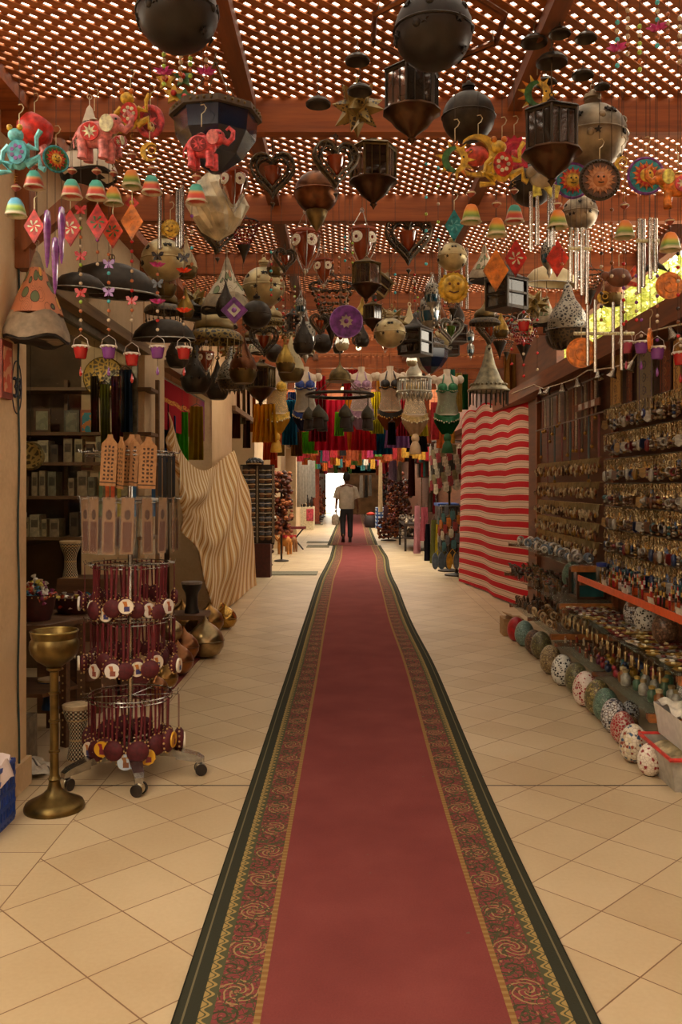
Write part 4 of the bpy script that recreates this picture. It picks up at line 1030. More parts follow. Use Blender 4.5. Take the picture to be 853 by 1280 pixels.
# the spiral energy bulb on a black socket
t = root('hanging_bulb', 'white spiral energy saving bulb hanging from a black socket', 'light bulb', P(468, 370, 6.3))
obj('socket', mesh('bulb_socket', MB().lathe([(.012, 0), (.016, -.005), (.017, -.05), (.015, -.052)], 12), [DARK]), t)
obj('bulb_base', mesh('bulb_base', MB().lathe([(.018, -.05), (.026, -.055), (.026, -.085), (.02, -.09)], 14), [WHITEP]), t)
obj('spiral_tube', mesh('bulb_spiral', MB().tube([(.02 * math.cos(k * .7), .02 * math.sin(k * .7), -.09 - k * .0017) for k in range(38)], .007, 6), [M('f4efe2', .3, 0, .05)]), t)
cord(t, t.location.z, 1, .002)
# deep clusters over the aisle, farther rows
q = random.Random(5)
DK = ['pearc', 'peard', 'heart', 'cup', 'hexc', 'ballb', 'chest', 'bulb', 'bead', 'brimd', 'pearb', 'star', 'conew', 'ball']
DN = {'pearc': 'copper pear shaped lantern', 'peard': 'black pear shaped lantern', 'heart': 'small dark heart lantern', 'cup': 'small amber cup lantern', 'hexc': 'small six sided lantern', 'ballb': 'small pierced pale globe lantern', 'chest': 'small dark box lantern',
      'bulb': 'small blue glass filigree lantern', 'bead': 'small bead cone lantern', 'brimd': 'old brass brimmed lamp', 'pearb': 'brass pear shaped lantern', 'star': 'small brass star lantern', 'conew': 'small painted cone lamp', 'ball': 'small dark globe lantern'}
n = 0
for rowY, z0, z1, cnt in ((5.4, 2.8, 3.0, 9), (6.0, 2.68, 3.05, 20), (7.1, 2.8, 3.08, 20), (8.4, 2.96, 3.1, 18), (9.3, 3.0, 3.12, 12)):
    for i in range(cnt):
        k = DK[n % len(DK)]; n += 1
        x = -1.35 + 3.1 * (i + q.uniform(.2, .8)) / cnt; Y = rowY + q.uniform(-.3, .3); z = q.uniform(z0, z1)
        h = q.uniform(.2, .3) if rowY < 7 else q.uniform(.19, .26)
        px = VX + x * F / Y; top = VY - (z - HC) * F / Y; bot = top + h * F / Y
        row = {5.4: 'second', 6.0: 'third', 7.1: 'fourth', 8.4: 'fifth', 9.3: 'sixth'}[rowY]
        A(k, px, top, bot, Y, '%s in the crowded row under the %s roof beam' % (DN[k], row), group='%ss under the %s beam' % (DN[k], row))
# tall ring chandelier with little lamps
p = P(425, 494, 8.0)
t = root('hanging_chandelier', 'dark ring chandelier with little bell lamps before the dance costumes', 'chandelier', p)
obj('ring', mesh('chand_ring', MB().torus((0, 0, 0), .3, .014, 40, 6).torus((0, 0, .012), .285, .006, 40, 5), [IRON]), t)
obj('dome', mesh('chand_dome', MB().lathe([(.13, .12), (.13, .135), (.1, .14), (.095, .18), (.075, .22), (.03, .245), (.012, .27), (.004, .3)], 20), [OLDB]), t)
for i in range(4): obj('chain', mesh('chand_chain', MB().tube([(.29, 0, 0), (.12, 0, .125)], .004, 4), [CHAIN]), t, (0, 0, 0), 1, (0, 0, PI / 4 + PI / 2 * i))
for i in range(7):
    a = 2 * PI * i / 7 + .4; l = obj('bell_lamp', mesh('chand_bell', MB().tube([(0, 0, 0), (0, 0, -.11)], .003, 4).lathe([(.004, -.1), (.016, -.115), (.028, -.13), (.05, -.16), (.058, -.19), (.056, -.215), (.04, -.22)], 14), [M('4a4434', .5, .5)]), t, (.28 * math.cos(a), .28 * math.sin(a), 0))
    obj('tassel', mesh('chand_tassel', MB().lathe([(.04, -.22), (.045, -.25), (.05, -.31), (.03, -.312)], 14), [M('33251c', .8)]), l)
cord(t, p.z + .28, 1, .004, CHAIN, 'chain').location.z = .28
# crystal strands deeper over the aisle
q = random.Random(9)
for i in range(34):
    for _ in range(40):
        Y = q.uniform(4.9, 7.6); px = q.uniform(255, 560); z = q.uniform(2.5, 2.85); py = VY - (z - HC) * F / Y; x_ = XA(px, Y)
        if free_at((x_ - .03, x_ + .03, Y - .03, Y + .03, z - .03, z + .35)): break
    c = 'rcstgcwr'[i % 8]; nm = {'r': 'red', 'c': 'copper', 's': 'silver', 't': 'turquoise', 'g': 'green', 'w': 'brown'}[c]
    L_ = q.uniform(.14, .3) * F / Y
    beads(px, py - L_, run(py - L_ * .8, py, [c, 's', c, 'c', c]), Y, 'short %s bead strand among the lanterns over the aisle' % nm, group='%s bead strands among the lanterns' % nm)
# ------------------------------------------------------------------ brass pedestal stand
BRS = M('6a562e', .36, .85, .35, 14, .12)
t = root('brass_pedestal', 'tall brass pedestal bowl on a slim jointed stem beside the display rack', 'stand', (XA(68, 4.13), 4.13, 0))
obj('base', mesh('ped_base', MB().lathe([(.135, 0), (.137, .012), (.13, .03), (.1, .045), (.07, .06), (.05, .075), (.032, .095), (.026, .12), (.024, .135)], 36), [BRS]), t)
st = MB().lathe([(.024, .13), (.03, .14), (.024, .15), (.0205, .16), (.02, .26), (.026, .263), (.026, .272), (.02, .275), (.02, .40), (.026, .403), (.026, .412), (.02, .415), (.02, .53), (.026, .533), (.026, .542), (.02, .545), (.02, .635), (.035, .645), (.034, .655), (.022, .66)], 20)
obj('stem', mesh('ped_stem', st, [BRS]), t)
def flut(r, z, tt, k): return (r * (1 + .018 * math.sin(26 * tt + z * 60)) if 2 <= k <= 6 else r, z)
obj('bowl', mesh('ped_bowl', MB().lathe([(.03, .655), (.05, .67), (.08, .69), (.104, .72), (.112, .75), (.11, .775), (.1, .79), (.103, .795), (.106, .81), (.108, .822), (.103, .824), (.098, .81), (.08, .77), (.001, .76)], 52, 0, None, True, 1, 1, flut), [BRS]), t)
obj('bowl_rim', mesh('ped_rim', MB().torus((0, 0, .823), .106, .005, 36, 6), [M('84703c', .28, .9, .2)]), t)
# ------------------------------------------------------------------ blue plastic crate with a bag in it
BLU = M('24408c', .45, 0, .15, 20)
t = root('plastic_crate', 'blue plastic crate lined with a pink white plastic bag by the first pillar', 'crate', (-1.655, 3.86, 0))
cr = MB().box((0, 0, .01), (.3, .3, .02))
for s_ in (-1, 1):
    for k in range(9):
        cr.box((s_ * .15, -.14 + k * .035, .14), (.008, .012, .26)).box((-.14 + k * .035, s_ * .15, .14), (.012, .008, .26))
    for z in (.03, .09, .15, .21, .265): cr.box((s_ * .15, 0, z), (.009, .3, .018)).box((0, s_ * .15, z), (.3, .009, .018))
obj('lattice_body', mesh('crate_body', cr, [BLU]), t)
def bagm(u, v):
    a = 2 * PI * u; r = .155 + .02 * math.sin(5 * a) * v; f = 1 / max(abs(math.cos(a)), abs(math.sin(a))); f = 1 + (f - 1) * .8
    z = .24 + (.05 * math.sin(v * PI * .5) if v < .5 else .05 - .16 * (v - .5) + .01 * math.sin(9 * a)) + .008 * math.sin(7 * a)
    rr = (r * .85 + .035 * v) * f
    return (rr * math.cos(a), rr * math.sin(a), z)
def bag_fn(g): g.col(g.mix(g.voro(16).lt(.22), 'd8c8c4', 'c05a6a')); g.bump(g.noise(18, 4), .6)
obj('bag_liner', mesh('crate_bag', MB().grid(bagm, 40, 8), [pmat('pink_print_bag', bag_fn, .25)]), t)
obj('crumpled_paper', mesh('crate_fill', MB().ball((0, 0, .2), .11, 0, 14, (1, 1, .4)), [M('4a4a44', .7)]), t)
# ------------------------------------------------------------------ revolving display rack on castors
CHR = M('b0aca4', .18, .95, .15, 30)
RX, RY = XA(163, 4.66), 4.66
t = root('display_rack', 'chrome revolving display rack on five castors hung with red charms', 'display rack', (RX, RY, 0), None, 1, .0)
obj('pole', mesh('rack_pole', MB().lathe([(.04, .09), (.042, .15), (.016, .16), (.013, .2), (.013, 1.70), (.004, 1.71)], 14), [CHR]), t)
leg = MB(); prof = [(.03, .155, .036), (.1, .15, .036), (.25, .13, .032), (.36, .105, .026), (.39, .088, .02)]
for (x, z, h), (x2, z2, h2) in zip(prof[:-1], prof[1:]):
    leg.a([(x, -h, z), (x, h, z), (x, h * .8, z - .05), (x, -h * .8, z - .05), (x2, -h2, z2), (x2, h2, z2), (x2, h2 * .8, z2 - .036), (x2, -h2 * .8, z2 - .036)], [(0, 1, 5, 4), (1, 2, 6, 5), (2, 3, 7, 6), (3, 0, 4, 7), (4, 5, 6, 7)], 0)
lm = mesh('rack_leg', leg, [CHR])
hood = mesh('castor_hood', MB().tube([(0, 0, .09), (0, 0, .062)], .007, 8).lathe([(.026, -.014), (.028, -.01), (.028, .014), (.024, .018)], 14, 0, tr(0, 0, .036) @ ro('X', PI / 2)), [M('b8aa8c', .3, .7)])
whl = mesh('castor_wheel', MB().lathe([(.02, .018), (.03, .022), (.03, .034), (.02, .036)], 16, 0, tr(0, 0, .03) @ ro('X', PI / 2)).lathe([(.02, -.018), (.03, -.022), (.03, -.034), (.02, -.036)][::-1], 16, 0, tr(0, 0, .03) @ ro('X', PI / 2)), [BLK])
for tx, ty in ((176, 1000), (92, 985), (229, 967), (244, 928), (118, 945)):
    Y = F * HC / (ty - VY); a = math.atan2(Y - RY, XA(tx, Y) - RX)
    l = obj('leg', lm, t, (0, 0, 0), 1, (0, 0, a)); c = obj('castor', hood, l, (.375, 0, 0), 1, (0, 0, RN.uniform(-1, 1)))
    obj('castor_wheel', whl, l, (.375, 0, 0), 1, c.rotation_euler)
TIER = ((1.67, .225), (1.43, .232), (1.095, .20), (.81, .20), (.41, .215))
for z, r in TIER:
    o = MB()
    for dz in (0, -.02): o.torus((0, 0, dz), r, .0032, 32, 5)
    for i in range(6): o.tube([(0, 0, -.01), (r * math.cos(i * PI / 3 + .2), r * math.sin(i * PI / 3 + .2), -.01)], .003, 5)
    for i in range(18):
        a = i * PI / 9; o.tube([((r) * math.cos(a), r * math.sin(a), 0), ((r + .03) * math.cos(a), (r + .03) * math.sin(a), -.004), ((r + .035) * math.cos(a), (r + .035) * math.sin(a), .012)], .0022, 4)
    obj('wire_tier', mesh('tier_%d' % (z * 100), o, [CHR]), t, (0, 0, z))
# red charms: ribbon, beaded round pouch and a painted medallion
RIB = M('600f1a', .75, 0, .25, 40); POU = M('520f19', .7, 0, .3, 60, .2); GOLDB = M('d0b070', .3, .6)
def medal(name, ground, a, b):
    def fn(g):
        x, y, z = g.xyz(); n = g.noise(38, 2)
        fa = ((x + (z * .3) + (n - .5) * .02).ab().lt(.0075)) * z.gt(-.004) * z.lt(.021)
        fb = ((x - .004 + (n - .5) * .016).ab().lt(.0105)) * z.lt(.0) * z.gt(-.02)
        c = g.mix(fa, ground, a); g.col(g.mix(fb, c, b))
    return pmat(name, fn, .4)
MED = [medal('medallion_cream', 'e4dcc8', 'b8722c', '3c3a70'), medal('medallion_white', 'dcd8d0', 'a8603a', '8a4a3a'), medal('medallion_yellow', 'd8a428', '8a2430', '7a2a3a'), medal('medallion_blue', 'b8c8d8', '8a5a30', '7a4a2a')]
pouch = MB().lathe([(.001, -.02), (.03, -.018), (.043, -.008), (.045, 0), (.043, .008), (.03, .018), (.001, .02)], 18, 0, ro('X', PI / 2))
for i in range(14): pouch.ball((.046 * math.cos(i * .45), 0, .046 * math.sin(i * .45)), .0045, 1, 5)
for i in range(7): pouch.ball((.03 * math.cos(i * .9), .017, .03 * math.sin(i * .9)), .004, 1, 5)
pm = mesh('charm_pouch', pouch, [POU, GOLDB])
def ribm(L_): return MB().box((-.007, 0, L_ / 2 + .04), (.010, .003, L_), 0, None).box((.010, .004, L_ / 2 + .04), (.010, .003, L_), 0, ro('Y', .06))
md = [mesh('charm_medal_%d' % i, MB().lathe([(.001, .0045), (.03, .0045), (.031, 0), (.03, -.0045), (.001, -.0045)], 22, 0, ro('X', PI / 2)), [m]) for i, m in enumerate(MED)]
tname = {2: 'upper', 3: 'middle', 4: 'lowest'}
for ti in (2, 3, 4):
    z, r = TIER[ti]; nn = 24; q = random.Random(ti)
    for i in range(nn):
        a = -PI / 2 + (i + .5 - nn / 2) * 2 * PI / nn; L_ = q.uniform(.13, .2) if ti < 4 else q.uniform(.17, .24)
        front = abs(a + PI / 2) < 1.9; r = TIER[ti][1] + q.uniform(-.05, .02)
        mk = [0, 1, 0, 0, 1][i % 5] if ti < 4 else [2, 2, 3, 0, 2][i % 5]
        has = front and (i + ti) % 2 == 0
        x, y = RX + (r + .02) * math.cos(a), RY + (r + .02) * math.sin(a)
        lb = ('red ribbon charm with a %s painted medallion on the %s tier of the rack' % (['cream', 'white', 'yellow', 'pale blue'][mk], tname[ti])) if has else 'dark red beaded pouch charm without medallion on the %s tier of the rack' % tname[ti]
        c = root('hanging_charm', lb, 'charm', (x, y, z - L_ - .045), '%s tier charms' % tname[ti] + (' with %s medallion' % ['cream', 'white', 'yellow', 'pale blue'][mk] if has else ' without medallion'), 1, a + PI / 2 + q.uniform(-.3, .3), 0, 0)
        obj('ribbon', mesh('ribbon_%d' % (L_ * 100), ribm(int(L_ * 100) / 100 + .005), [RIB]), c); obj('pouch', pm, c, (0, 0, 0), q.uniform(.85, 1.1) * (1.25 if ti == 4 else 1))
        if has: obj('medallion', md[mk], c, (q.uniform(-.006, .006), -.026, q.uniform(-.01, .004)), 1.22 if ti < 4 else 1.3)
# carved wooden calendar tags on the top tier
def carve_fn(g):
    x, y, z = g.xyz(); n = g.noise(60, 3)
    cx = (x / .02 + .5).fr() - .5; cz = (z / .02).fr() - .5
    gl = (cx.ab() + (n - .5) * .5).lt(.28) * (cz.ab() + (n - .5) * .6).lt(.27) * x.ab().lt(.031) * z.lt(-.04) * z.gt(-.215)
    g.col(g.mix(gl.mx(z.lt(-.225) * z.gt(-.231)), g.ramp(n, [(.3, '94683e'), (.7, 'a87c50')]), '3e2412'))
CARV = pmat('carved_tag_wood', carve_fn, .7)
tagm = mesh('calendar_tag', MB().prism([(-.042, -.035), (-.015, -.006), (-.012, .012), (.012, .012), (.015, -.006), (.042, -.035), (.042, -.245), (-.042, -.245)], .006), [CARV])
for k, (px, rz, ry, d) in enumerate(((138, -.15, .06, .02), (152, -.9, .1, -.01), (165, .1, .08, .03), (186, .25, .04, .0), (172, .9, .05, .05))):
    Y = RY - .24 + d; p = P(px, 546 + 3 * (k % 2), Y)
    o = obj('hanging_calendar', tagm, None, p, (1, 1, 1), (0, ry, rz)); tag(o, 'carved wooden hanging calendar of dark glyph rows, ' + ['leftmost on the top tier', 'turned edge on beside the first', 'in front of the chrome pole', 'rightmost on the top tier', 'half hidden between the two right calendars'][k], 'wooden calendar', 'carved calendars on the rack')
# papyrus bookmarks in clear sleeves on the second tier
def pap_fn(g):
    x, y, z = g.xyz(); n = g.noise(50, 3)
    c = g.ramp(n, [(.3, '84603f'), (.7, '98724e')])
    c = g.mix((x.ab().lt(.022)) * z.lt(-.12) * z.gt(-.27), c, '603420')
    c = g.mix((x * x + (z + .085) * (z + .085) * .35).lt(.00024 ) , c, '4a2c1c'); g.col(c)
pm2 = mesh('papyrus_card', MB().box((0, 0, -.14), (.062, .002, .28)), [pmat('papyrus_print', pap_fn, .7)]); slv = mesh('clear_sleeve', MB().box((0, 0, -.14), (.08, .007, .29)), [pane_mat('cellophane', 'ffffff', .05, .05)])
for k in range(16):
    a = -PI / 2 + (k - 7.5) * .3927; r = .238
    b_ = root('hanging_bookmark', 'papyrus bookmark in a clear plastic sleeve on the second tier of the rack', 'bookmark', (RX + r * math.cos(a), RY + r * math.sin(a), 1.435), 'papyrus bookmarks on the second tier', 1, a + PI / 2 + RN.uniform(-.35, .35), 0, RN.uniform(-.05, .05))
    obj('papyrus_card', pm2, b_); obj('sleeve', slv, b_)
for k, (px, c) in enumerate(((126, '4a5a30'), (134, 'c05a20'), (141, 'b84818'), (149, '8a7a20'), (168, '2a5a80'), (192, '22507c'), (200, '1c1c20'), (206, '1c1c20'), (212, '26221e'), (217, '1c1c20'))):
    Y = RY + (.12 if k < 6 else .02); p = P(px, 572 if k > 5 else 592, Y)
    o = obj('hanging_lanyard', mesh('lanyard_' + c, MB().box((0, 0, -.11), (.02, .004, .24)).tube([(-.009, 0, 0), (0, 0, .025), (.009, 0, 0)], .003, 4), [M(c, .7)]), None, p, 1, (0, 0, RN.uniform(-.6, .6)))
    nm = {'4a5a30': 'dull green', 'c05a20': 'orange', 'b84818': 'deep orange', '8a7a20': 'mustard', '2a5a80': 'grey blue', '22507c': 'blue', '1c1c20': 'black', '26221e': 'black'}[c]
    tag(o, '%s woven strap hanging under the top tier of the rack' % nm, 'strap', '%s straps on the rack' % nm)
# ------------------------------------------------------------------ things in the first shop opening
def inlay_fn(g):
    x, y, z = g.xyz(); a = y.m('ARCTAN2', x) * (9 / PI); b_ = z * 45.0
    d = ((a + b_).fr() - .5).ab() + ((a - b_).fr() - .5).ab()
    tri = d.lt(.44); dot = ((a * 1.0).fr() - .5).ab().lt(.12) * (b_.fr() - .5).ab().lt(.2)
    c = g.mix(tri, '2a1c14', 'c8bc9c'); c = g.mix(dot, c, '7a4a2a'); g.col(g.mix((z * 9.0).fr().lt(.08), c, 'b89a68'))
INLAY = pmat('mother_of_pearl_inlay', inlay_fn, .35); SKIN = M('c8b088', .6, 0, .2)
def drum(px, py0, py1, w, Y, label, mat=INLAY, rimm=None):
    p = P(px, py1, Y); h = (py1 - py0) * Y / F; r = w / 2 * Y / F
    t = root('goblet_drum', label, 'drum', p)
    obj('body', mesh('drum_' + label[:30], MB().lathe([(r * .72, 0), (r * .7, h * .08), (r * .58, h * .25), (r * .56, h * .5), (r * .64, h * .65), (r * .9, h * .8), (r * .98, h * .92), (r * .98, h * .95)], 24), [mat]), t)
    obj('drum_skin', mesh('drumskin_' + label[:30], MB().lathe([(r * .99, h * .93), (r * 1.02, h * .95), (r * 1.0, h), (r * .2, h * 1.004), (.001, h * 1.004)], 24), [rimm or SKIN]), t)
    return t
TBW = wood('old_table_wood', '4a3220', '6e4c30', 1.2, 'x')
tb = MB().lathe([(.34, .69), (.35, .70), (.35, .72), (.34, .725)], 6, 0, None, False)
t = root('side_table', 'dark six sided wooden table with studded legs behind the brass pedestal', 'table', (-1.86, 5.25, 0))
obj('table_top', mesh('sidetable_top', tb, [TBW]), t)
for i in range(6):
    a = PI / 3 * i + .5; l = MB().box((0, 0, .345), (.05, .03, .69))
    for k in range(16): l.ball((0, -.017, .03 + k * .042), .006, 1, 5)
    obj('leg', mesh('sidetable_leg', l, [TBW, GOLDB]), t, (.27 * math.cos(a), .27 * math.sin(a), 0), 1, (0, 0, a))
obj('lower_shelf', mesh('sidetable_shelf', MB().lathe([(.26, .30), (.26, .32), (.001, .321)], 6, 0, None, False), [TBW]), t)
def basket(x, y, z, r, h, label):
    t = root('leather_basket', label, 'basket', (x, y, z)); b = MB().lathe([(r * .7, 0), (r * .85, h * .4), (r, h), (r * .95, h), (r * .8, h * .4), (.001, h * .2)], 22)
    s_ = MB()
    for i in range(22): s_.ball((r * 1.0 * math.cos(i * .2856), r * math.sin(i * .2856), h * .92), .005, 0, 5)
    obj('body', mesh('bask_' + label[:20], b, [M('401814', .5, 0, .3)]), t); obj('stud_pattern', mesh('bask_st' + label[:20], s_, [GOLDB]), t)
SB = wood('shop_shelf_wood', '5a4028', '7a5a38', 1, 'x')
basket(-1.80, 5.12, .726, .115, .15, 'dark red studded basket heaped with wrapped sweets beside the first pillar')
basket(-1.66, 5.42, .726, .15, .10, 'wide low dark red basket of sweets on the six sided table')
q = random.Random(3); SW = [M(h, .3, .1, .3, 40) for h in ('c8a890', 'b84a2a', '3a7a9a', 'c8b84a', 'd8d4c8', '8a3a6a')]
cand = [mesh('sweet_%d' % i, MB().ball((0, 0, 0), .016, 0, 8, (1.3, 1, .9)).lathe([(.003, .015), (.014, .034)], 6, 0, ro('Y', PI / 2)).lathe([(.003, .015), (.014, .034)], 6, 0, ro('Y', -PI / 2)), [m]) for i, m in enumerate(SW)]
SWN = ['cream', 'orange', 'blue', 'yellow', 'white', 'plum']
for i in range(56):
    a = q.random() * 6.28; 
    if i < 38: rr = .1 * math.sqrt(q.random()); x, y, z = -1.80 + rr * math.cos(a), 5.12 + rr * math.sin(a), .86 + (.1 - rr) * 1.2 * q.random()
    else: rr = .12 * math.sqrt(q.random()); x, y, z = -1.66 + rr * math.cos(a), 5.42 + rr * math.sin(a), .8 + (.12 - rr) * .3 * q.random()
    o = obj('wrapped_sweet', cand[i % 6], None, (x, y, z), 1.15, (q.random() * 3, q.random() * 3, q.random() * 3)); tag(o, '%s wrapped sweet heaped in the %s basket on the table' % (SWN[i % 6], 'studded' if i < 38 else 'wide low'), 'sweet', '%s sweets in the %s basket' % (SWN[i % 6], 'studded' if i < 38 else 'low'))
# stepped wooden stand that carries the drums
t = root('drum_stand', 'low stepped wooden stand carrying drums behind the display rack', 'stand', (-1.84, 6.1, 0))
obj('lower_step', mesh('drum_step1', MB().box((0, 0, .2), (.42, .5, .4)), [TBW]), t); obj('upper_step', mesh('drum_step2', MB().box((-.0, .3, .42), (.42, .3, .84)), [TBW]), t)
drum(88, 676, 722, 26, 6.35, 'inlaid goblet drum standing highest behind the side table')
drum(63, 848, 886, 30, 5.35, 'blue and yellow painted drum under the six sided table', M('2a4a7a', .5, 0, .6, 12))
drum(98, 842, 878, 22, 6.1, 'small inlaid drum stacked on the tall inlaid drum behind the pedestal')
drum(97, 880, 950, 36, 4.88, 'tall inlaid goblet drum on the floor between pedestal and rack')
drum(108, 820, 850, 30, 5.75, 'plain small drum with a white skin behind the rack pouches', M('5a3420', .6))
drum(240, 727, 766, 26, 8.1, 'black goblet drum on a small wooden stool beside the brass pots', M('1e1c1a', .45), M('8a8078', .5))
t = root('carton_box', 'grey cardboard carton on the floor behind the brass pedestal', 'carton', (-1.9, 4.74, 0))
obj('carton', mesh('carton_b', MB().box((0, 0, .12), (.34, .4, .24)), [M('7a6a54', .8)]), t); obj('flap', mesh('carton_f', MB().box((0, 0, 0), (.16, .38, .006), 0, tr(.1, 0, .25) @ ro('Y', .5)), [M('8a7a60', .8)]), t)
o = obj('crumpled_bag', mesh('crump', lambda: MB().grid(lambda u, v: (.12 * math.cos(6.28 * u) * (.3 + v) * (1 + .2 * math.sin(9 * u * 6.28)), .1 * math.sin(6.28 * u) * (.3 + v), .06 * (1 - v * v) + .02 * math.sin(20 * u + 9 * v)), 30, 8), [M('b8b0a0', .3, 0, .2)]), None, (-1.70, 4.62, .01)); tag(o, 'crumpled clear plastic bag lying at the foot of the first pillar', 'plastic bag')
t = root('wooden_stool', 'small wooden stool carrying the black drum beside the brass pots', 'stool', (XA(235, 8.1), 8.1, 0))
zt = P(240, 766, 8.1).z
obj('seat', mesh('stool_seat', MB().box((0, 0, zt - .02), (.36, .36, .04)), [TBW]), t)
for sx in (-1, 1):
    for sy in (-1, 1): obj('leg', mesh('stool_leg', MB().box((0, 0, zt / 2 - .02), (.045, .045, zt - .04)), [TBW]), t, (sx * .14, sy * .14, 0))
# inside: shelves on the side wall of the shop with boxes, frames and books
sh = root('wall_shelf', 'dark wooden shelf unit with four boards inside the first shop', 'shelf', (-2.3, 7.12, 0))
for z in (1.08, 1.40, 1.665, 1.90, 2.25): obj('shelf_board', mesh('shelfb', MB().box((0, 0, 0), (1.5, .3, .025)), [SB]), sh, (0, 0, z))
for x in (-.74, .74, 0): obj('upright', mesh('shelfu', MB().box((0, .13, 1.2), (.03, .04, 2.3)), [SB]), sh, (x, 0, 0))
q = random.Random(8); BC = ['8a8468', 'a89a78', '6a5038', '7c7a66', '9a8a70', '5a4a3a', 'b0a488']
BNM = ['grey green', 'tan', 'brown', 'olive grey', 'beige', 'dark brown', 'pale']
for z, nm in ((1.413, 'third'), (1.678, 'second'), (1.093, 'lowest')):
    x = -2.98
    while x < -1.68:
        w_ = q.uniform(.035, .085); h_ = q.uniform(.13, .2); k = q.randrange(7)
        if q.random() < .8:
            mb_ = MB().box((0, 0, h_ / 2), (w_, .16, h_)).box((0, -.081, h_ * .6), (w_ * .7, .003, h_ * .35), 1)
            o = obj('gift_box', mesh('gift_%d_%d' % (x * 1000, z * 100), mb_, [M(BC[k], .6), M(mul(BC[k], .6), .5)]), None, (x + w_ / 2, 7.07 + q.uniform(-.03, .03), z)); tag(o, '%s gift box standing on the %s board of the shop shelf' % (BNM[k], nm), 'box', '%s boxes on the %s board' % (BNM[k], nm))
        x += w_ + q.uniform(.004, .04)
def picture(px, py, w_, h_, c1, c2, c3, label, Y=7.04):
    p = P(px, py, Y); t = root('framed_picture', label, 'picture', p)
    obj('frame', mesh('pf' + label[:14], MB().prism([(-w_ / 2, -h_ / 2), (w_ / 2, -h_ / 2), (w_ / 2, h_ / 2), (-w_ / 2, h_ / 2)], .02), [M(c1, .5)]), t)
    def fn(g):
        n = g.noise(20, 2); g.col(g.mix(n.gt(.52), c2, c3))
    obj('picture_panel', mesh('pp' + label[:14], MB().box((0, -.011, 0), (w_ * .72, .004, h_ * .78)), [pmat('panel_' + label[:12], fn, .5)]), t)
picture(53, 526, .13, .19, '5a4028', '8a8a70', '7a7a62', 'greenish framed panel leaning on the upper shop shelf')
picture(109, 529, .1, .21, 'a0522a', '3a8a98', 'c87830', 'blue and orange picture in a brown frame on the shop shelf')
picture(90, 528, .12, .19, '5a5a48', '7c7a64', '6a6a58', 'plain grey green panel between the two framed pictures')
picture(109, 572, .09, .2, '7a4020', 'a89a74', '8a7a5a', 'narrow brown framed panel beside the rack on the second shelf')
for k, (px, py, r, c, lb) in enumerate(((130, 472, .15, 'b8923c', 'round gilt plate in the shop window behind the candle cups'), (146, 480, .1, 'd8d0b0', 'cream carved plate in the shop window, smaller than the gilt plate'), (38, 570, .07, 'c8b070', 'gold lettered plaque just beside the first pillar'))):
    p = P(px, py, 6.85 if k < 2 else 5.0)
    t = root('hanging_plate', lb, 'plate', p)
    obj('rim', mesh('plate_rim%d' % k, MB().torus((0, 0, 0), r, .012, 30, 6, 0, 'Y'), [M(mul(c, .7), .4, .5)]), t); obj('dish', mesh('plate_dish%d' % k, MB().lathe([(.001, .004), (r * .6, .004), (r, .02), (r, .012), (.001, -.006)], 28, 0, ro('X', PI / 2)), [filig('plate_tracery_%d' % k, c, mul(c, .5), 30, .3)]), t)
    obj('wire', mesh('plate_wire', MB().tube([(0, 0, 0), (0, 0, 1)], .002, 4), [CORD]), t, (0, 0, r), (1, 1, 2.9 - p.z - r))
def thin_cloth(h):
    k = 'thin_cloth_' + h
    if k in MATS: return MATS[k]
    m = bpy.data.materials.new(k); m.use_nodes = True; g = G(m); nt = m.node_tree
    c = g.ramp(g.noise(12, 3), [(.25, mul(h, .85)), (.75, h)]); g.col(c); g.b.inputs['Roughness'].default_value = .8; g.b.inputs['Specular IOR Level'].default_value = .15
    t = g.node('ShaderNodeBsdfTranslucent'); g.L.new(c, t.inputs[0]); x = g.node('ShaderNodeMixShader'); x.inputs[0].default_value = .6
    g.L.new(g.b.outputs[0], x.inputs[1]); g.L.new(t.outputs[0], x.inputs[2]); g.L.new(x.outputs[0], g.N['Material Output'].inputs[0]); MATS[k] = m
    return m
def cloth(b, w_, h_, amp=.02, n=3, flare=1.0):
    def f(u, v):
        x = (u - .5) * w_ * (1 + (flare - 1) * v); return (x, amp * math.sin(u * n * 2 * PI + v) * (.4 + v), -h_ * v)
    def fb(u, v): p = f(u, v); return (p[0], p[1] + .006, p[2])
    return b.grid(f, 26, 12).grid(fb, 26, 12)
def garment(px, py0, py1, w_px, Y, c, label, cat='garment', rz=0.0, flare=1.05, group=None, ztop=None, name='hanging_garment', amp=.02, n=3, rough=.8, sheer=None):
    p = P(px, py0, Y); h_ = (py1 - py0) * Y / F; w_ = w_px * Y / F
    t = root(name, label, cat, p, group, 1, rz)
    obj('cloth', mesh('cl_%d_%d_%d' % (px * 10, py0 * 10, Y * 10), cloth(MB(), w_, h_, amp, n, flare), [thin_cloth(c)]), t)
    if ztop: obj('cord', mesh('cord_thin', MB(), []), t, (0, 0, 0), (1, 1, ztop - p.z))
    obj('hanger', mesh('hang_%d' % (w_ * 100), MB().tube([(-w_ * .45, 0, -.004), (0, 0, .03), (w_ * .45, 0, -.004)], .004, 5).tube([(0, 0, .03), (0, 0, .06), (.015, 0, .075)], .003, 5), [M('5a5048', .4, .5)]), t)
    return t
for px, a, b_, w_, c, lb in ((146, 470, 560, 14, '6a1c24', 'maroon scarf in the first shop window'), (131, 480, 560, 12, '8a8a2a', 'yellow green scarf in the first shop window'), (157, 462, 540, 16, '2a3a50', 'dark blue cloth in the first shop window next to the frame'), (118, 470, 540, 10, '5a4a30', 'brown cloth in the first shop window left of the scarves')):
    garment(px, a, b_, w_, 6.75, c, lb, 'scarf', 0, 1.0, None, 2.9)
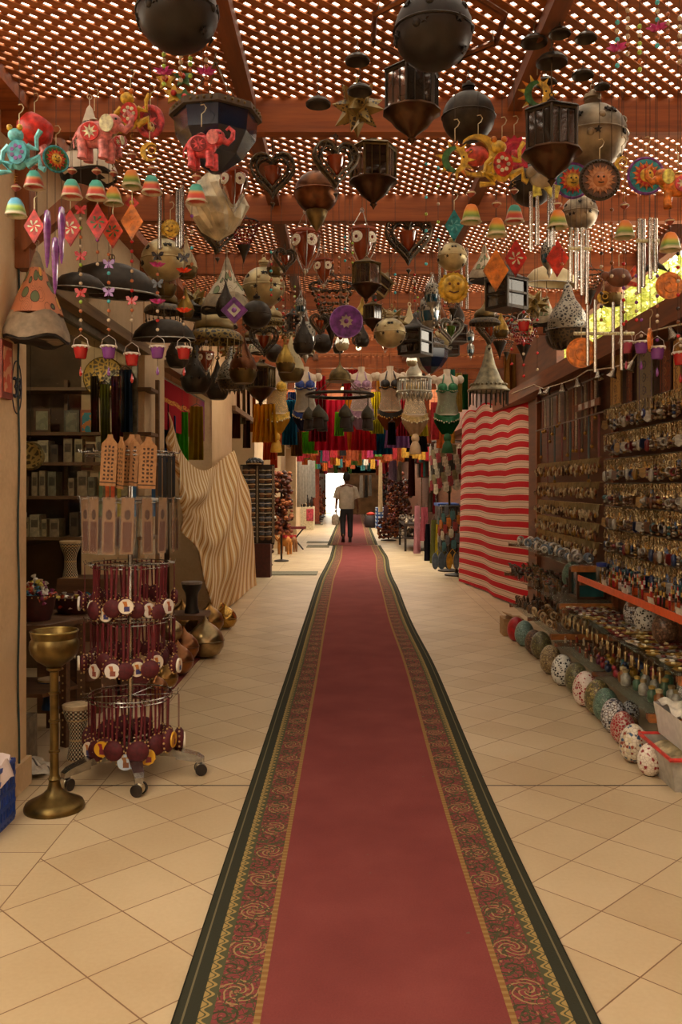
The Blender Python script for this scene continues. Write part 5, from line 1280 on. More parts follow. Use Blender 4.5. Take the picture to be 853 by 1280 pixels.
# number 33 on the pillar: dark oval line with numerals
def digit3(dx): return [(dx + .018 * math.cos(a), .02 + .018 * math.sin(a)) for a in [2.6 - i * .35 for i in range(12)]] + [(dx + .021 * math.cos(a), -.021 + .021 * math.sin(a)) for a in [1.5 - i * .36 for i in range(12)]]
t = root('hanging_number_sign', 'house number 33 in a dark oval painted on the first pillar', 'number sign', (FX + .003, 4.335, P(20, 484, 4.33).z), None, 1, PI / 2)
DB = M('14203a', .5)
for dx in (-.026, .028): obj('numeral', mesh('num3_%d' % (dx * 1000), MB().tube([(x, 0, z * 1.15) for x, z in digit3(dx)], .0065, 6), [DB]), t)
obj('oval', mesh('num_oval', MB().tube([(.062 * math.cos(i * PI / 16), 0, .128 * math.sin(i * PI / 16)) for i in range(32)], .0028, 5, 0, True), [DB]), t)
o = obj('hanging_cable', mesh('cable33', MB().tube([(FX + .008, 4.345 + .01 * math.sin(k * 1.3), .02 + k * .15) for k in range(21)], .005, 6), [M('1c3838', .5)])); tag(o, 'dark green cable running down the first pillar past the number', 'cable')
picture(3, 462, .13, .27, '7a3020', 'b84a2a', 'c8906a', 'red and cream poster on the aisle side of the first pillar', 4.16)
po = [o for o in COL.objects if o.get('label', '').startswith('red and cream poster')][0]; po.location = (FX + .012, 4.165, po.location.z); po.rotation_euler = (0, 0, PI / 2)
# ------------------------------------------------------------------ second shop: banner and clothes
def ban_fn(g):
    x, y, z = g.xyz(); n = g.noise(5, 3); s_ = g.noise(2.5, 1)
    c = g.ramp(y * .36 + .5 + (s_ - .5) * .2, [(.2, '8a1420'), (.6, '9c1c22'), (.78, '9a5a40'), (.9, '7a3a68')])
    wr = ((z - .04 + (g.noise(3, 0) - .5) * .05).ab().lt(.022)) * (g.voro(40, 'DISTANCE_TO_EDGE').gt(.1)) * y.lt(.4)
    fig_ = ((y - .75).ab() + (n - .5) * .2).lt(.06) * z.ab().lt(.12)
    g.col(g.mix(fig_, g.mix(wr, c, 'd8a048'), '3a2a30'))
t = root('hanging_banner', 'red and purple shop banner with gold script over the second shop window', 'banner', (-1.70, 9.12, 2.24))
obj('banner_sheet', mesh('banner_sheet', MB().box((0, 0, 0), (.012, 2.6, .46)), [pmat('banner_print', ban_fn, .95, 0, .05)]), t); obj('rod', mesh('banner_rod', MB().tube([(0, -1.31, .235), (0, 1.31, .235)], .012, 6), [MET]), t)
for px, a, b_, w_, Y, c, lb in ((214, 520, 578, 12, 8.6, '2a5a9a', 'blue dress in the second shop window'), (228, 515, 585, 15, 9.0, '5ac01c', 'bright green dress in the second shop window'), (246, 508, 575, 17, 9.4, 'a88a18', 'mustard dress in the second shop window'), (206, 505, 560, 10, 8.3, '3a3a44', 'dark grey dress in the second shop window')):
    garment(px, a, b_, w_, Y, c, lb, 'dress', .5, 1.2, None, 2.9)
# ------------------------------------------------------------------ cream striped cloth drawn across the second shop
top = [(200, 514, 7.2), (215, 560, 7.7), (240, 587, 8.6), (262, 581, 9.7), (285, 563, 11.25)]
bot = [(203, 556, 7.35), (216, 642, 7.75), (237, 688, 8.6), (262, 775, 9.85), (317, 738, 13.3)]
def lerp(tab, u):
    k = min(int(u * (len(tab) - 1)), len(tab) - 2); f = u * (len(tab) - 1) - k
    pts = [P(*p) for p in tab]; p0 = pts[max(k - 1, 0)]; p1 = pts[k]; p2 = pts[k + 1]; p3 = pts[min(k + 2, len(pts) - 1)]
    return .5 * ((2 * p1) + (p2 - p0) * f + (2 * p0 - 5 * p1 + 4 * p2 - p3) * f * f + (3 * p1 - p0 - 3 * p2 + p3) * f ** 3)
def drape(off):
    def f(u, v):
        a, b_ = lerp(top, u), lerp(bot, u); p = a.lerp(b_, v)
        sag = math.sin(PI * v) * .10 * u
        p.x += .07 + off + .045 * math.sin(u * 13 + v * 6) * (.2 + .8 * v) + .018 * math.sin(u * 31 - v * 7) * v + sag * .8
        for k_, (a0, sl, am) in enumerate(((.97, .55, .07), (.80, .62, -.05), (1.12, .5, .06), (.62, .45, .035))): p.x += am * math.exp(-((u - a0 + sl * v) / .055) ** 2) * math.sin(PI * min(1, v * 1.15 + .05))
        p.y += .05 * math.sin(v * 7 + u * 3) * u; p.z = max(p.z, .015)
        return p
    return f
def drape_fn(g):
    u, v, _ = g.xyz('UV'); n = g.noise(3, 3)
    s_ = ((u * 31.0 + (n - .5) * .3 + v * 1.5)).fr()
    c = g.mix(s_.lt(.17), 'd8b67c', 'a87430'); c = g.mix((s_ - .58).ab().lt(.12), c, 'f0e6c8'); g.col(c)
t = obj('hanging_cloth', mesh('drape_cloth', MB().grid(drape(0), 80, 50).grid(drape(-.008), 80, 50, 0, None, None, True), [pmat('cream_striped_weave', drape_fn, .85)])); tag(t, 'cream cloth with thin brown stripes drawn between two pillars to the floor', 'cloth')
# ------------------------------------------------------------------ brass and copper pots on a red mat
POTC = [('8e6a3a', 'brass'), ('b89048', 'bright gold'), ('8a5a38', 'copper'), ('a08a64', 'pale pewter')]
def pot(px, py1, w_, ci, Y, label, tilt=(0, 0)):
    r = w_ / 2 * Y / F * 1.12; p = P(px, py1, Y); p.z = max(p.z, .012)
    t = root('brass_pot', label, 'pot', p, None, 1, 0, tilt[0], tilt[1]); c = M(POTC[ci][0], .28, .9, .35, 9, .15)
    if ci == 1: c = M(POTC[ci][0], .2, .95, .2, 6, .1)
    obj('body', mesh('pot_' + label[:36], MB().lathe([(r * .45, 0), (r * .75, r * .15), (r * .98, r * .55), (r, r * .85), (r * .85, r * 1.25), (r * .5, r * 1.6), (r * .2, r * 1.8), (r * .08, r * 2.0), (.002, r * 2.15)], 22), [c]), t)
    obj('seam_ring', mesh('pots_' + label[:36], MB().torus((0, 0, r * .85), r * 1.0, r * .03, 24, 5), [M(mul(POTC[ci][0], .7), .3, .9)]), t)
POTS = [(282, 797, 26, 1, 9.3, 'smallest bright gold pot at the hem of the cream cloth'), (262, 797, 32, 0, 9.0, 'brass pot behind the small gold pot'), (257, 822, 42, 3, 7.75, 'large pale pewter pot nearest the tiled aisle'), (230, 824, 34, 2, 7.35, 'copper pot leaning on the large pewter pot'), (228, 800, 40, 0, 8.7, 'broad brass pot behind the copper pot'), (214, 800, 26, 3, 7.2, 'small pewter pot behind the rack charms'), (222, 842, 36, 2, 7.0, 'reddish copper pot at the near end of the row'), (206, 860, 30, 0, 6.5, 'dark brass pot half behind the display rack'), (247, 800, 30, 0, 8.35, 'brass pot in the middle of the heap'), (270, 780, 22, 1, 10.1, 'golden pot tucked against the striped cloth'), (196, 872, 26, 2, 6.1, 'small copper pot low behind the rack')]
for a in POTS: pot(*a)
o = obj('floor_mat', mesh('red_mat', MB().box((0, 0, .004), (.42, 2.7, .008)), [M('6e2420', .9, 0, .3, 30, .2)]), None, (-1.5, 7.6, 0)); tag(o, 'dark red mat under the row of metal pots', 'mat')
# ------------------------------------------------------------------ red and cream striped blanket over the stall
def blk_fn(g):
    u, v, _ = g.xyz('UV'); n = g.noise(120, 2); s_ = (v * 16.0 + .3).fr()
    c = g.mix(s_.lt(.44), g.ramp(n, [(.3, 'c8aa94'), (.7, 'd8bca8')]), g.ramp(n, [(.3, 'a81420'), (.7, 'c01c28')]))
    th = ((s_ - .56).ab().lt(.022)).mx((s_ - .90).ab().lt(.02)); g.col(g.mix(th * .8, c, '5a3a30'))
    g.bump(n, .2, .003)
def blk(off):
    tl, tr_, bl, br = P(578, 520, 13.7), P(664, 489, 10.5), P(576, 727, 13.7), P(662, 762, 10.5)
    def f(u, v):
        a = tl.lerp(tr_, u); b_ = bl.lerp(br, u); p = a.lerp(b_, v)
        scal = (abs(math.sin(u * PI * 4)) - .6) * .06 * (1 - v) ** 3 + .05 * math.sin(PI * u) * (1 - v)
        p.z += scal; p.z = max(p.z, .02)
        w_ = math.sin(u * 8 + v * 2.2) * .035 + math.sin(u * 19 - v * 3) * .012 + .10 * math.sin(PI * v) * math.sin(PI * u)
        p.x += -off - w_ * (.25 + .75 * v) ; p.y += w_ * .3
        p.z += .02 * math.sin(u * 7.5) * math.sin(PI * v)
        return p
    return f
t = obj('hanging_blanket', mesh('striped_blanket', MB().grid(blk(0), 60, 70).grid(blk(-.012), 60, 70, 0, None, None, True), [pmat('red_cream_blanket', blk_fn, .9, 0, .2)])); tag(t, 'large red and cream striped blanket hung over the stall front down to the tiles', 'blanket')
# ------------------------------------------------------------------ glass shelves of the trinket stall
WX = 2.10
GL = pane_mat('shelf_glass', '8a9a90', .18, .05)
def shelf(x0, y0, y1, z, label, trim=True, x1=WX, lip=None):
    t = root('hanging_shelf', label, 'shelf', ((x0 + x1) / 2, (y0 + y1) / 2, z)); w_, d = x1 - x0, y1 - y0
    obj('glass_board', mesh('gs_%d_%d' % (z * 100, y0 * 10), MB().box((0, 0, .004), (w_, d, .008)), [GL]), t)
    b = MB()
    for y in (-d / 2 + .03, 0, d / 2 - .03): b.box((0, y, -.018), (w_ * .98, .035, .03))
    obj('wooden_bearers', mesh('gsb_%d_%d' % (z * 100, y0 * 10), b, [BROWN]), t)
    obj('end_board', mesh('gse_%d' % (w_ * 100), MB().box((0, 0, -.02), (w_ * .98, .03, .045)), [M('a0622c', .5)]), t, (0, -d / 2, 0))
    if lip: obj('orange_lip', mesh('gsl_%d' % (z * 100), MB().box((0, 0, .02), (.012, d, .045)).box((w_ / 2, -d / 2, .02), (w_, .012, .045)), [M('d8541c', .4, 0, .1)]), t, (-w_ / 2, 0, 0))
    return t
shelf(1.60, 4.78, 7.0, .27, 'lowest glass shelf with toy figures above the mosaic eggs')
shelf(1.60, 7.1, 8.95, .31, 'lowest farther glass shelf with carved horn rings')
shelf(1.66, 4.5, 7.0, .53, 'middle glass shelf covered with round trinket dishes')
shelf(1.66, 7.05, 9.6, .56, 'middle farther glass shelf heaped with small carvings')
shelf(1.76, 4.4, 6.85, .765, 'upper glass shelf with orange lip holding pens and boxes', lip=True)
shelf(1.74, 7.0, 9.8, .86, 'upper farther glass shelf with white beads beside the blanket')
b = MB()
for k, y in enumerate((5.12, 7.04, 9.9)):
    o = obj('stall_post', mesh('stall_post', MB().box((0, 0, 1.3), (.04, .06, 2.6)), [POSTW]), None, (2.095, y, 0)); tag(o, 'brown wooden post of the trinket stall, ' + ['nearest the viewer', 'between the two halves of the stall', 'next to the striped blanket'][k], 'post')
# ------------------------------------------------------------------ mosaic eggs on the floor
def mosaic(name, stops, scl, grout='5a4a3c', wd=.09, band=False):
    def fn(g):
        d = g.voro(scl, 'DISTANCE_TO_EDGE', None, 'Distance', .75); v = g.node('ShaderNodeTexVoronoi'); v.inputs['Scale'].default_value = scl; v.inputs['Randomness'].default_value = .75
        g.L.new(g.coord(), v.inputs['Vector']); r = g.node('ShaderNodeSeparateColor'); g.L.new(v.outputs['Color'], r.inputs[0])
        c = g.ramp(E(g, r.outputs[0]), stops, True); g.col(g.mix(d.lt(wd), c, grout)); g.bump(d.gt(wd), .5, .003)
    return pmat(name, fn, .3)
MOS = {'redw': mosaic('mosaic_white_red', [(0, 'e4dccc'), (.66, '8a1c24'), (.8, 'e8e0d4')], 52, 'c8b8a8', .07), 'blue': mosaic('mosaic_pale_blue', [(0, '7aa8c8'), (.5, 'c8d0d0'), (.8, '3a6a98')], 75), 'multi': mosaic('mosaic_white_multi', [(0, 'd8d0bc'), (.5, '8a3a24'), (.65, 'c8bc98'), (.8, '2a4a6a')], 58, 'b8ac98', .07),
       'tan': mosaic('mosaic_tan', [(0, 'a08058'), (.5, '8a6a44'), (.8, 'b89a70')], 80), 'red': mosaic('mosaic_red_rows', [(0, '9a1c24'), (.75, 'b83038'), (.9, 'd8b8a8')], 58, 'b8a898', .07), 'navy': mosaic('mosaic_navy_white', [(0, 'c8ccd0'), (.5, '1c2a4a'), (.75, 'd8d8d4')], 62), 'green': mosaic('mosaic_grey_green', [(0, '6a8a78'), (.5, '7c9a86'), (.8, '5a7a68')], 95, '4a5a50'),
       'olive': mosaic('mosaic_olive_gold', [(0, '8a8048'), (.4, 'a89a60'), (.7, '5a5a34')], 75), 'redd': mosaic('mosaic_red_white_diamonds', [(0, '9a1c28'), (.5, 'd8c8bc')], 66, 'e0d4c8', .12), 'moss': mosaic('mosaic_moss', [(0, '6a6a44'), (.5, '8a8a5a'), (.8, '4a5038')], 90), 'bw': mosaic('mosaic_black_white', [(0, '1a1a1c'), (.52, 'd8d8d0')], 60, 'd0d0c8', .13), 'beige': mosaic('mosaic_beige_chips', [(0, 'a89468'), (.5, 'b8a478'), (.8, '8a7448')], 90), 'brown': mosaic('mosaic_brown_chips', [(0, '4a2c20'), (.5, '6a4a34'), (.8, '8a6a50')], 80), 'teal': mosaic('mosaic_pale_turquoise', [(0, '7a9a94'), (.5, '8aaaa2'), (.8, '6a8a88')], 85, '5a706a'), 'solid': M('b01c24', .35)}
def egg(mk, x, y, z, h, label, name='mosaic_egg', tilt=0.0):
    t = root(name, label, 'egg lamp', (x, y, z), None, h / .2, RN.uniform(0, 6), tilt)
    prof = [(.028, .0)] + [(.077 * math.sin(PI * k / 14) ** .9 * (1 - .34 * (k / 14 - .5)), .1 - .1 * math.cos(PI * k / 14)) for k in range(2, 14)] + [(.004, .2)]
    obj('egg_shell', mesh('egg_' + mk, MB().lathe(prof, 26), [MOS[mk]]), t)
    obj('foot_ring', mesh('egg_foot', MB().lathe([(.034, 0), (.036, .008), (.03, .012)], 18), [M('3a2c20', .6)]), t)
EG = [('redw', 813, 969, 40, 'white and blood red mosaic egg nearest the red rimmed bin'), ('multi', 793, 952, 47, 'white egg with many coloured mosaic chips, third from the bin'), ('blue', 812, 945, 26, 'pale blue mosaic egg peeping out between the two white mosaic eggs'),
      ('red', 779, 929, 40, 'bright red mosaic egg with rows of chips'), ('tan', 788, 924, 30, 'tan mosaic egg beside the bright red egg'), ('navy', 768, 915, 42, 'navy blue and white mosaic egg under the glass shelf'), ('navy', 788, 905, 30, 'smaller navy and white egg behind the bigger navy egg'), ('green', 758, 902, 42, 'plain grey green mosaic egg'), ('olive', 748, 893, 44, 'olive and gold mosaic egg'),
      ('redd', 733, 882, 44, 'red egg with white diamonds, just nearer than the moss egg'), ('moss', 721, 866, 38, 'moss coloured mosaic egg next to the black white egg'), ('bw', 704, 856, 38, 'black and white checkered mosaic egg'), ('beige', 689, 842, 36, 'beige chip mosaic egg farther than the black white egg'), ('moss', 677, 823, 34, 'dull green mosaic egg under the carved horn shelf'), ('brown', 668, 817, 30, 'dark brown mosaic egg with a small base plate'), ('teal', 656, 807, 33, 'pale turquoise mosaic egg near the cardboard box'), ('solid', 646, 801, 30, 'plain bright red egg beside the cardboard box')]
lastY = 0
for k, (mk, px, py, hp, lb) in enumerate(EG):
    Y = F * HC / (py - VY); x = XA(px, Y)
    h = hp * Y / F
    egg(mk, x, Y + .0, 0, min(h, .235), lb)
for mk, px, py, hp, x, z, lb in (('navy', 793, 788, 34, 1.95, .54, 'dark mosaic egg on the middle glass shelf under the orange lip, its smallest'), ('bw', 807, 792, 36, 1.93, .54, 'black and white cage like egg on the middle glass shelf'), ('brown', 832, 800, 42, 1.9, .54, 'big dark mosaic egg on the middle glass shelf nearest the edge'), ('green', 716, 738, 34, 2.0, .57, 'grey green mosaic egg on the middle farther shelf')):
    Y = x * F / (px - VX); egg(mk, x, Y, z, hp * Y / F, lb)
t = root('slate_plaque', 'dark grey rounded slate plaque leaning on the middle shelf', 'plaque', (1.98, 6.28, .54)); obj('slate', mesh('slate', MB().prism([(-.07, 0), (.07, 0), (.075, .1), (.05, .17), (-.05, .17), (-.075, .1)], .03, 0, ro('Z', .9)), [M('3a3c40', .5)]), t)
t = root('glass_box', 'wooden framed box with teal glass on the middle farther shelf', 'glass box', (1.96, 7.35, .572)); b = MB()
for sx in (-1, 1):
    for sy in (-1, 1): b.box((sx * .11, sy * .13, .12), (.02, .02, .24))
for z in (.01, .23):
    for s_ in (-1, 1): b.box((s_ * .11, 0, z), (.02, .26, .02)).box((0, s_ * .13, z), (.22, .02, .02))
obj('frame', mesh('gbf', b, [M('4a2a14', .5)]), t); obj('teal_glass', mesh('gbg', MB().box((0, 0, .12), (.2, .24, .2)), [M('2a5a60', .15, 0, .4, 6)]), t); obj('orange_lid', mesh('gbl', MB().box((0, 0, .25), (.2, .2, .02)), [M('c85a24', .5)]), t)
t = root('carton_box', 'small plain cardboard box at the end of the egg row by the blanket', 'carton', (XA(640, 8.95), 8.95, 0)); obj('carton', mesh('egg_carton', MB().box((0, 0, .085), (.2, .24, .17)), [M('a88458', .8, 0, .15)]), t); obj('flaps', mesh('egg_carton_f', MB().box((-.09, 0, .18), (.09, .22, .004), 0, ro('Y', .3)), [M('b08c60', .8)]), t)
# bin with red rim, white tub above it
GB = M('a8a49a', .5, 0, .15); RR = M('d03a34', .4)
t = root('plastic_bin', 'grey plastic bin with a red rim on the floor beside the mosaic eggs', 'bin', (1.74, 4.55, 0)); b = MB()
b.a([(-.15, -.2, 0), (.15, -.2, 0), (.15, .2, 0), (-.15, .2, 0), (-.18, -.23, .165), (.18, -.23, .165), (.18, .23, .165), (-.18, .23, .165)], [(3, 2, 1, 0), (0, 1, 5, 4), (1, 2, 6, 5), (2, 3, 7, 6), (3, 0, 4, 7)])
obj('body', mesh('bin_body', b, [GB]), t); obj('red_rim', mesh('bin_rim', MB().tube([(-.185, -.235, .167), (.185, -.235, .167), (.185, .235, .167), (-.185, .235, .167)], .011, 6, 0, True, None, False), [RR]), t)
obj('contents', mesh('bin_in', MB().grid(lambda u, v: ((u - .5) * .32, (v - .5) * .42, .12 + .02 * math.sin(9 * u + 5 * v)), 12, 12), [M('c8b890', .8, 0, .4, 20)]), t)
t = root('white_tub', 'white square tub stuffed with white cloth standing on the red rimmed bin', 'tub', (1.79, 4.58, .18)); b = MB()
b.a([(-.14, -.18, 0), (.14, -.18, 0), (.14, .18, 0), (-.14, .18, 0), (-.16, -.2, .16), (.16, -.2, .16), (.16, .2, .16), (-.16, .2, .16)], [(3, 2, 1, 0), (0, 1, 5, 4), (1, 2, 6, 5), (2, 3, 7, 6), (3, 0, 4, 7)])
obj('body', mesh('tub_body', b, [M('d8d2cc', .4, 0, .08)]), t); obj('cloth_filling', mesh('tub_in', MB().grid(lambda u, v: ((u - .5) * .3, (v - .5) * .38, .165 + .03 * math.sin(13 * u + 4 * v) * math.cos(11 * v) + .03 * math.sin(PI * u) * math.sin(PI * v)), 24, 24), [M('dcd4c4', .9)]), t)
obj('clear_bag', mesh('tub_bag', MB().grid(lambda u, v: (.09 * math.cos(6.28 * u) * math.sin(PI * (.1 + .85 * v)) * (1 + .15 * math.sin(15 * u)), .1 * math.sin(6.28 * u) * math.sin(PI * (.1 + .85 * v)), .2 + .13 * v + .01 * math.sin(31 * u + 9 * v)), 26, 12), [pane_mat('clear_bag', 'e8e8e8', .3, .15)]), t)
# ------------------------------------------------------------------ key chains on seven hook rows
q = random.Random(21)
def keych(kind, cols):
    b = MB().torus((0, 0, -.012), .009, .0016, 10, 4, 0, 'X')
    for k in range(4): b.torus((0, 0, -.026 - k * .011), .005, .0014, 8, 4, 0, 'X' if k % 2 else 'Y')
    z = -.07
    if kind == 0:  b.prism([(-.012, z), (.012, z), (.015, z - .045), (0, z - .06), (-.015, z - .045)], .005, 1)
    elif kind == 1: b.ball((0, 0, z - .02), .015, 1, 8).ball((0, 0, z - .05), .01, 2, 8)
    elif kind == 2: b.lathe([(.003, z), (.011, z - .01), (.011, z - .055), (.003, z - .065)], 8, 1)
    elif kind == 3: b.torus((0, 0, z - .022), .017, .005, 14, 5, 1, 'X').ball((0, 0, z - .05), .008, 2, 6)
    elif kind == 4: b.prism(circ(.019, 14, 0, z - .02), .005, 1, ro('Z', .8)).prism(circ(.009, 10, 0, z - .02), .008, 2, ro('Z', .8))
    else:
        for k in range(4): b.ball((0, 0, z - .008 - k * .016), .008, 1 + k % 2, 6)
    return b
KC = [('silver', 'a8a498', '6a5a40'), ('gold', '8a6828', '5a3c18'), ('red', '6a1c1c', '8a7a60'), ('blue', '1c3058', '9a9a94'), ('brown', '5a3820', '8a7050'), ('turquoise', '2a5a60', '8a8270')]
KN = ['tag', 'ball', 'tube', 'ring', 'disc', 'bead drop']
KM = {}
SVK = M('b8a274', .22, .65)
for c, (cn, c1, c2) in enumerate(KC):
    for k in range(6):
        mt = 0; KM[c, k] = mesh('key_%d_%d' % (c, k), keych(k, 0), [SVK, M(c1, .3, .8 if mt else 0, .3, 60), M(c2, .35, .3, .3, 60)])
RZ = [2.09, 1.895, 1.70, 1.51, 1.335, 1.16, .985]
RNM = ['topmost', 'second', 'third', 'fourth', 'fifth', 'sixth', 'lowest']
RAILM = M('5a5246', .35, .7)
for r, z in enumerate(RZ):
    ra = root('hook_rail', '%s metal hook rail of key chains on the near part of the stall wall' % RNM[r], 'rail', (2.02, 6.1, z))
    obj('rail', mesh('krail', MB().tube([(0, -.92, 0), (0, .92, 0)], .006, 6), [RAILM]), ra)
    obj('backing_board', mesh('kboard', MB().box((.078, 0, -.02), (.02, 1.9, .03)), [BROWN]), ra)
    for i in range(42):
        y = 5.24 + 1.72 * (i + q.uniform(.3, .7)) / 42
        w_ = [5, 3, 1, 1, 3, 1] if r < 5 else [4, 4, 1, 2, 3, 1]
        if r == 6: w_ = [3, 1, 1, 6, 2, 4]
        c = q.choices(range(6), w_)[0]; k = q.randrange(6)
        o = obj('hanging_key_chain', KM[c, k], None, (2.02 - (.03 if i % 2 else .0), y, z - .004), (1.7, 1.7, 1.12 + q.random() * .2), (0, 0, q.uniform(-.7, .7)))
        tag(o, '%s %s key chain on the %s hook rail of the near stall wall' % (KC[c][0], KN[k], RNM[r]), 'key chain', '%s %s key chains on the %s rail' % (KC[c][0], KN[k], RNM[r]))
back = MB()
for r, z in enumerate(RZ):
    for i in range(140):
        y = 5.2 + 1.8 * (i + q.uniform(.1, .9)) / 140; h_ = q.uniform(.07, .125); x = 2.03 + q.uniform(-.02, .015); m_ = q.choices((0, 1, 2, 3, 4), (7, 4, 3, 1, 1) if r < 6 else (4, 2, 1, 6, 3))[0]
        back.tube([(x, y, z), (x, y, z - h_ * .55)], .0042, 4, 0).lathe([(.002, 0), (.011, -.006), (.012, -h_ * .4), (.002, -h_ * .46)], 5, m_, tr(x, y, z - h_ * .55))
o = obj('key_chains', mesh('back_chains', back, [SVK] + [M(h, .3, .3, .4, 50) for h in ('b08434', '42280f', '3a5a88', 'c8b488')])); tag(o, 'dense mass of silver and gold chains behind the front key chains on seven rails', 'key chains', None, 'stuff')
# the farther part of the wall: five rows of bracelets and chains, one mass
far = MB()
for r, z in enumerate((1.72, 1.52, 1.34, 1.18, 1.03)):
    far.tube([(2.03, 7.15, z), (2.03, 9.6, z)], .005, 5, 0)
    for i in range(150):
        y = 7.2 + 2.35 * (i + q.uniform(.2, .8)) / 150; m_ = 1 + q.randrange(6); h_ = q.uniform(.08, .16)
        far.tube([(2.02, y, z), (2.01, y, z - h_ * .6)], .0035, 4, 0); far.ball((2.01 - q.uniform(0, .03), y, z - h_ * .75), .011, m_, 6, (1, .8, 1.4 + 1.8 * q.random()))
o = obj('trinkets', mesh('far_trinkets', far, [SVK] + [M(h, .35, .2, .3, 40) for h in ('b8a884', '9a7430', '7a4624', 'a08c68', '42220f', 'd0bc94')])); tag(o, 'mass of bracelets and chains on five rails of the far stall wall', 'trinkets', None, 'stuff')
# long necklaces above them
for i in range(22):
    y = 7.2 + 2.3 * (i + .5) / 22; c = ['6a1c1c', '3a2a1c', '7a6a4a', '2a4a50', '8a4a24', 'a89a80'][i * 5 % 6]; L_ = q.uniform(.25, .6); z = 2.38 if i % 3 else 2.08
    nm = {'6a1c1c': 'dark red', '3a2a1c': 'dark brown', '7a6a4a': 'olive', '2a4a50': 'blue green', '8a4a24': 'copper', 'a89a80': 'pale'}[c]
    o = obj('hanging_necklace', mesh('neck_%s_%d' % (c, L_ * 20), MB().tube([(0, .016 * math.sin(k / 12 * 6.28), -L_ / 2 + L_ / 2 * math.cos(k / 12 * 6.28)) for k in range(12)], .006, 5, 0, True).ball((0, 0, -L_ - .015), .018, 1, 8), [M(c, .35, .1, .4, 90), M('a07838', .3, .6)]), None, (2.03, y, z)); tag(o, '%s bead necklace hanging high on the far stall wall' % nm, 'necklace', '%s necklaces on the far stall wall' % nm)
for z, nm in ((2.385, 'upper'), (2.085, 'lower')):
    o = obj('hanging_rail', mesh('neckrail', MB().tube([(2.03, 7.1, 0), (2.03, 9.7, 0)], .007, 6), [RAILM]), None, (0, 0, z)); tag(o, '%s metal rail carrying the long necklaces on the stall wall' % nm, 'rail')
o = obj('hanging_label_strip', mesh('lblstrip', MB().box((0, 0, 0), (.012, .75, .06)).box((-.007, -.2, 0), (.004, .1, .05), 1).box((-.007, .0, 0), (.004, .1, .05), 1).box((-.007, .2, 0), (.004, .1, .05), 1), [BROWN, M('c8c0b4', .5)]), None, (2.0, 7.5, 2.17)); tag(o, 'row of whitish labels along the upper rail of the stall wall', 'label strip')
# ------------------------------------------------------------------ shelf goods
fig_m = {}
def fmesh(k):
    if k in fig_m: return fig_m[k]
    b = MB()
    if k == 'dish': b.lathe([(.001, .002), (.022, .002), (.034, .01), (.035, .012), (.02, .008), (.001, .006)], 14).ball((0, 0, .012), .012, 1, 8, (1, 1, .5))
    if k == 'camel':
        b.ball((0, 0, .055), .026, 0, 8, (1.4, .7, .9)).ball((-.004, 0, .078), .014, 0, 8); b.tube([(.03, 0, .058), (.045, 0, .07), (.05, 0, .098), (.066, 0, .098)], [.01, .008, .008, .007], 6)
        for x in (-.024, .022):
            for y in (-.01, .01): b.tube([(x, y, .05), (x, y, 0)], [.007, .005], 5)
        b.box((-.004, 0, .075), (.026, .04, .012), 1)
    if k == 'pen': b.lathe([(.001, 0), (.006, .004), (.006, .09), (.004, .1), (.004, .115), (.001, .118)], 8).lathe([(.0075, .07), (.0075, .095)], 8, 1)
    if k == 'jar': b.lathe([(.02, 0), (.024, .01), (.024, .045), (.014, .055), (.014, .065)], 12).lathe([(.016, .062), (.017, .075), (.001, .08)], 12, 1)
    if k == 'bird': b.ball((0, 0, .035), .026, 0, 10, (1.1, .8, 1)).ball((.022, 0, .066), .016, 0, 8); b.lathe([(.006, 0), (.001, .018)], 6, 1, tr(.036, 0, .066) @ ro('Y', PI / 2)).tube([(-.02, 0, .04), (-.045, 0, .055)], [.012, .004], 6, 1)
    if k == 'shellf': b.torus((0, 0, .04), .03, .012, 16, 6, 0, 'Y').ball((0, 0, .035), .012, 1, 8).lathe([(.02, 0), (.012, .012)], 8, 1)
    if k == 'ring': b.torus((0, 0, .036), .03, .009, 16, 6, 0, 'Y').lathe([(.016, 0), (.012, .008)], 8, 1)
    if k == 'tin': b.box((0, 0, .025), (.06, .045, .05)).box((0, 0, .053), (.064, .049, .008), 1)
    if k == 'carve': b.tube([(0, 0, 0), (.006, 0, .03), (-.004, 0, .055), (.01, .004, .075)], [.016, .013, .012, .004], 7).ball((-.006, 0, .06), .011, 1, 7)
    fig_m[k] = b; return b
def goods(kind, n, x0, x1, y0, y1, z, cols, lab, name, cat, grp, s0=.9, s1=1.15, seed=1, jit=1.0):
    q = random.Random(seed); nx = max(1, round(math.sqrt(n * (x1 - x0) / (y1 - y0)))); ny = math.ceil(n / nx); k = 0
    for j in range(ny):
        for i in range(nx):
            if k >= n: break
            cn, c1, c2, mt = cols[q.randrange(len(cols))]; k += 1
            x = x0 + (x1 - x0) * (i + .5 + jit * q.uniform(-.2, .2)) / nx; y = y0 + (y1 - y0) * (j + .5 + jit * q.uniform(-.2, .2)) / ny
            o = obj(name, mesh('%s_%s_%s' % (kind, c1, c2), fmesh(kind), [M(c1, .35, mt, .3, 50), M(c2, .4, mt * .5, .3, 50)]), None, (x, y, z), q.uniform(s0, s1), (0, 0, q.uniform(-1.5, 1.5) + (PI if kind in ('camel', 'bird') else 0)))
            tag(o, lab % cn, cat, grp % cn)
goods('dish', 96, 1.68, 2.0, 4.55, 6.95, .5395, [('gold', 'b08a3a', 'd8c890', .5), ('silver', 'a8a49c', '6a2a24', .7), ('pale', 'd0c8b8', 'a08040', .1), ('dark red', '7a2420', 'c8b890', .1)], '%s round trinket dish spread on the middle glass shelf', 'trinket_dish', 'trinket dish', '%s trinket dishes on the middle shelf', 1.1, 1.35, 2)
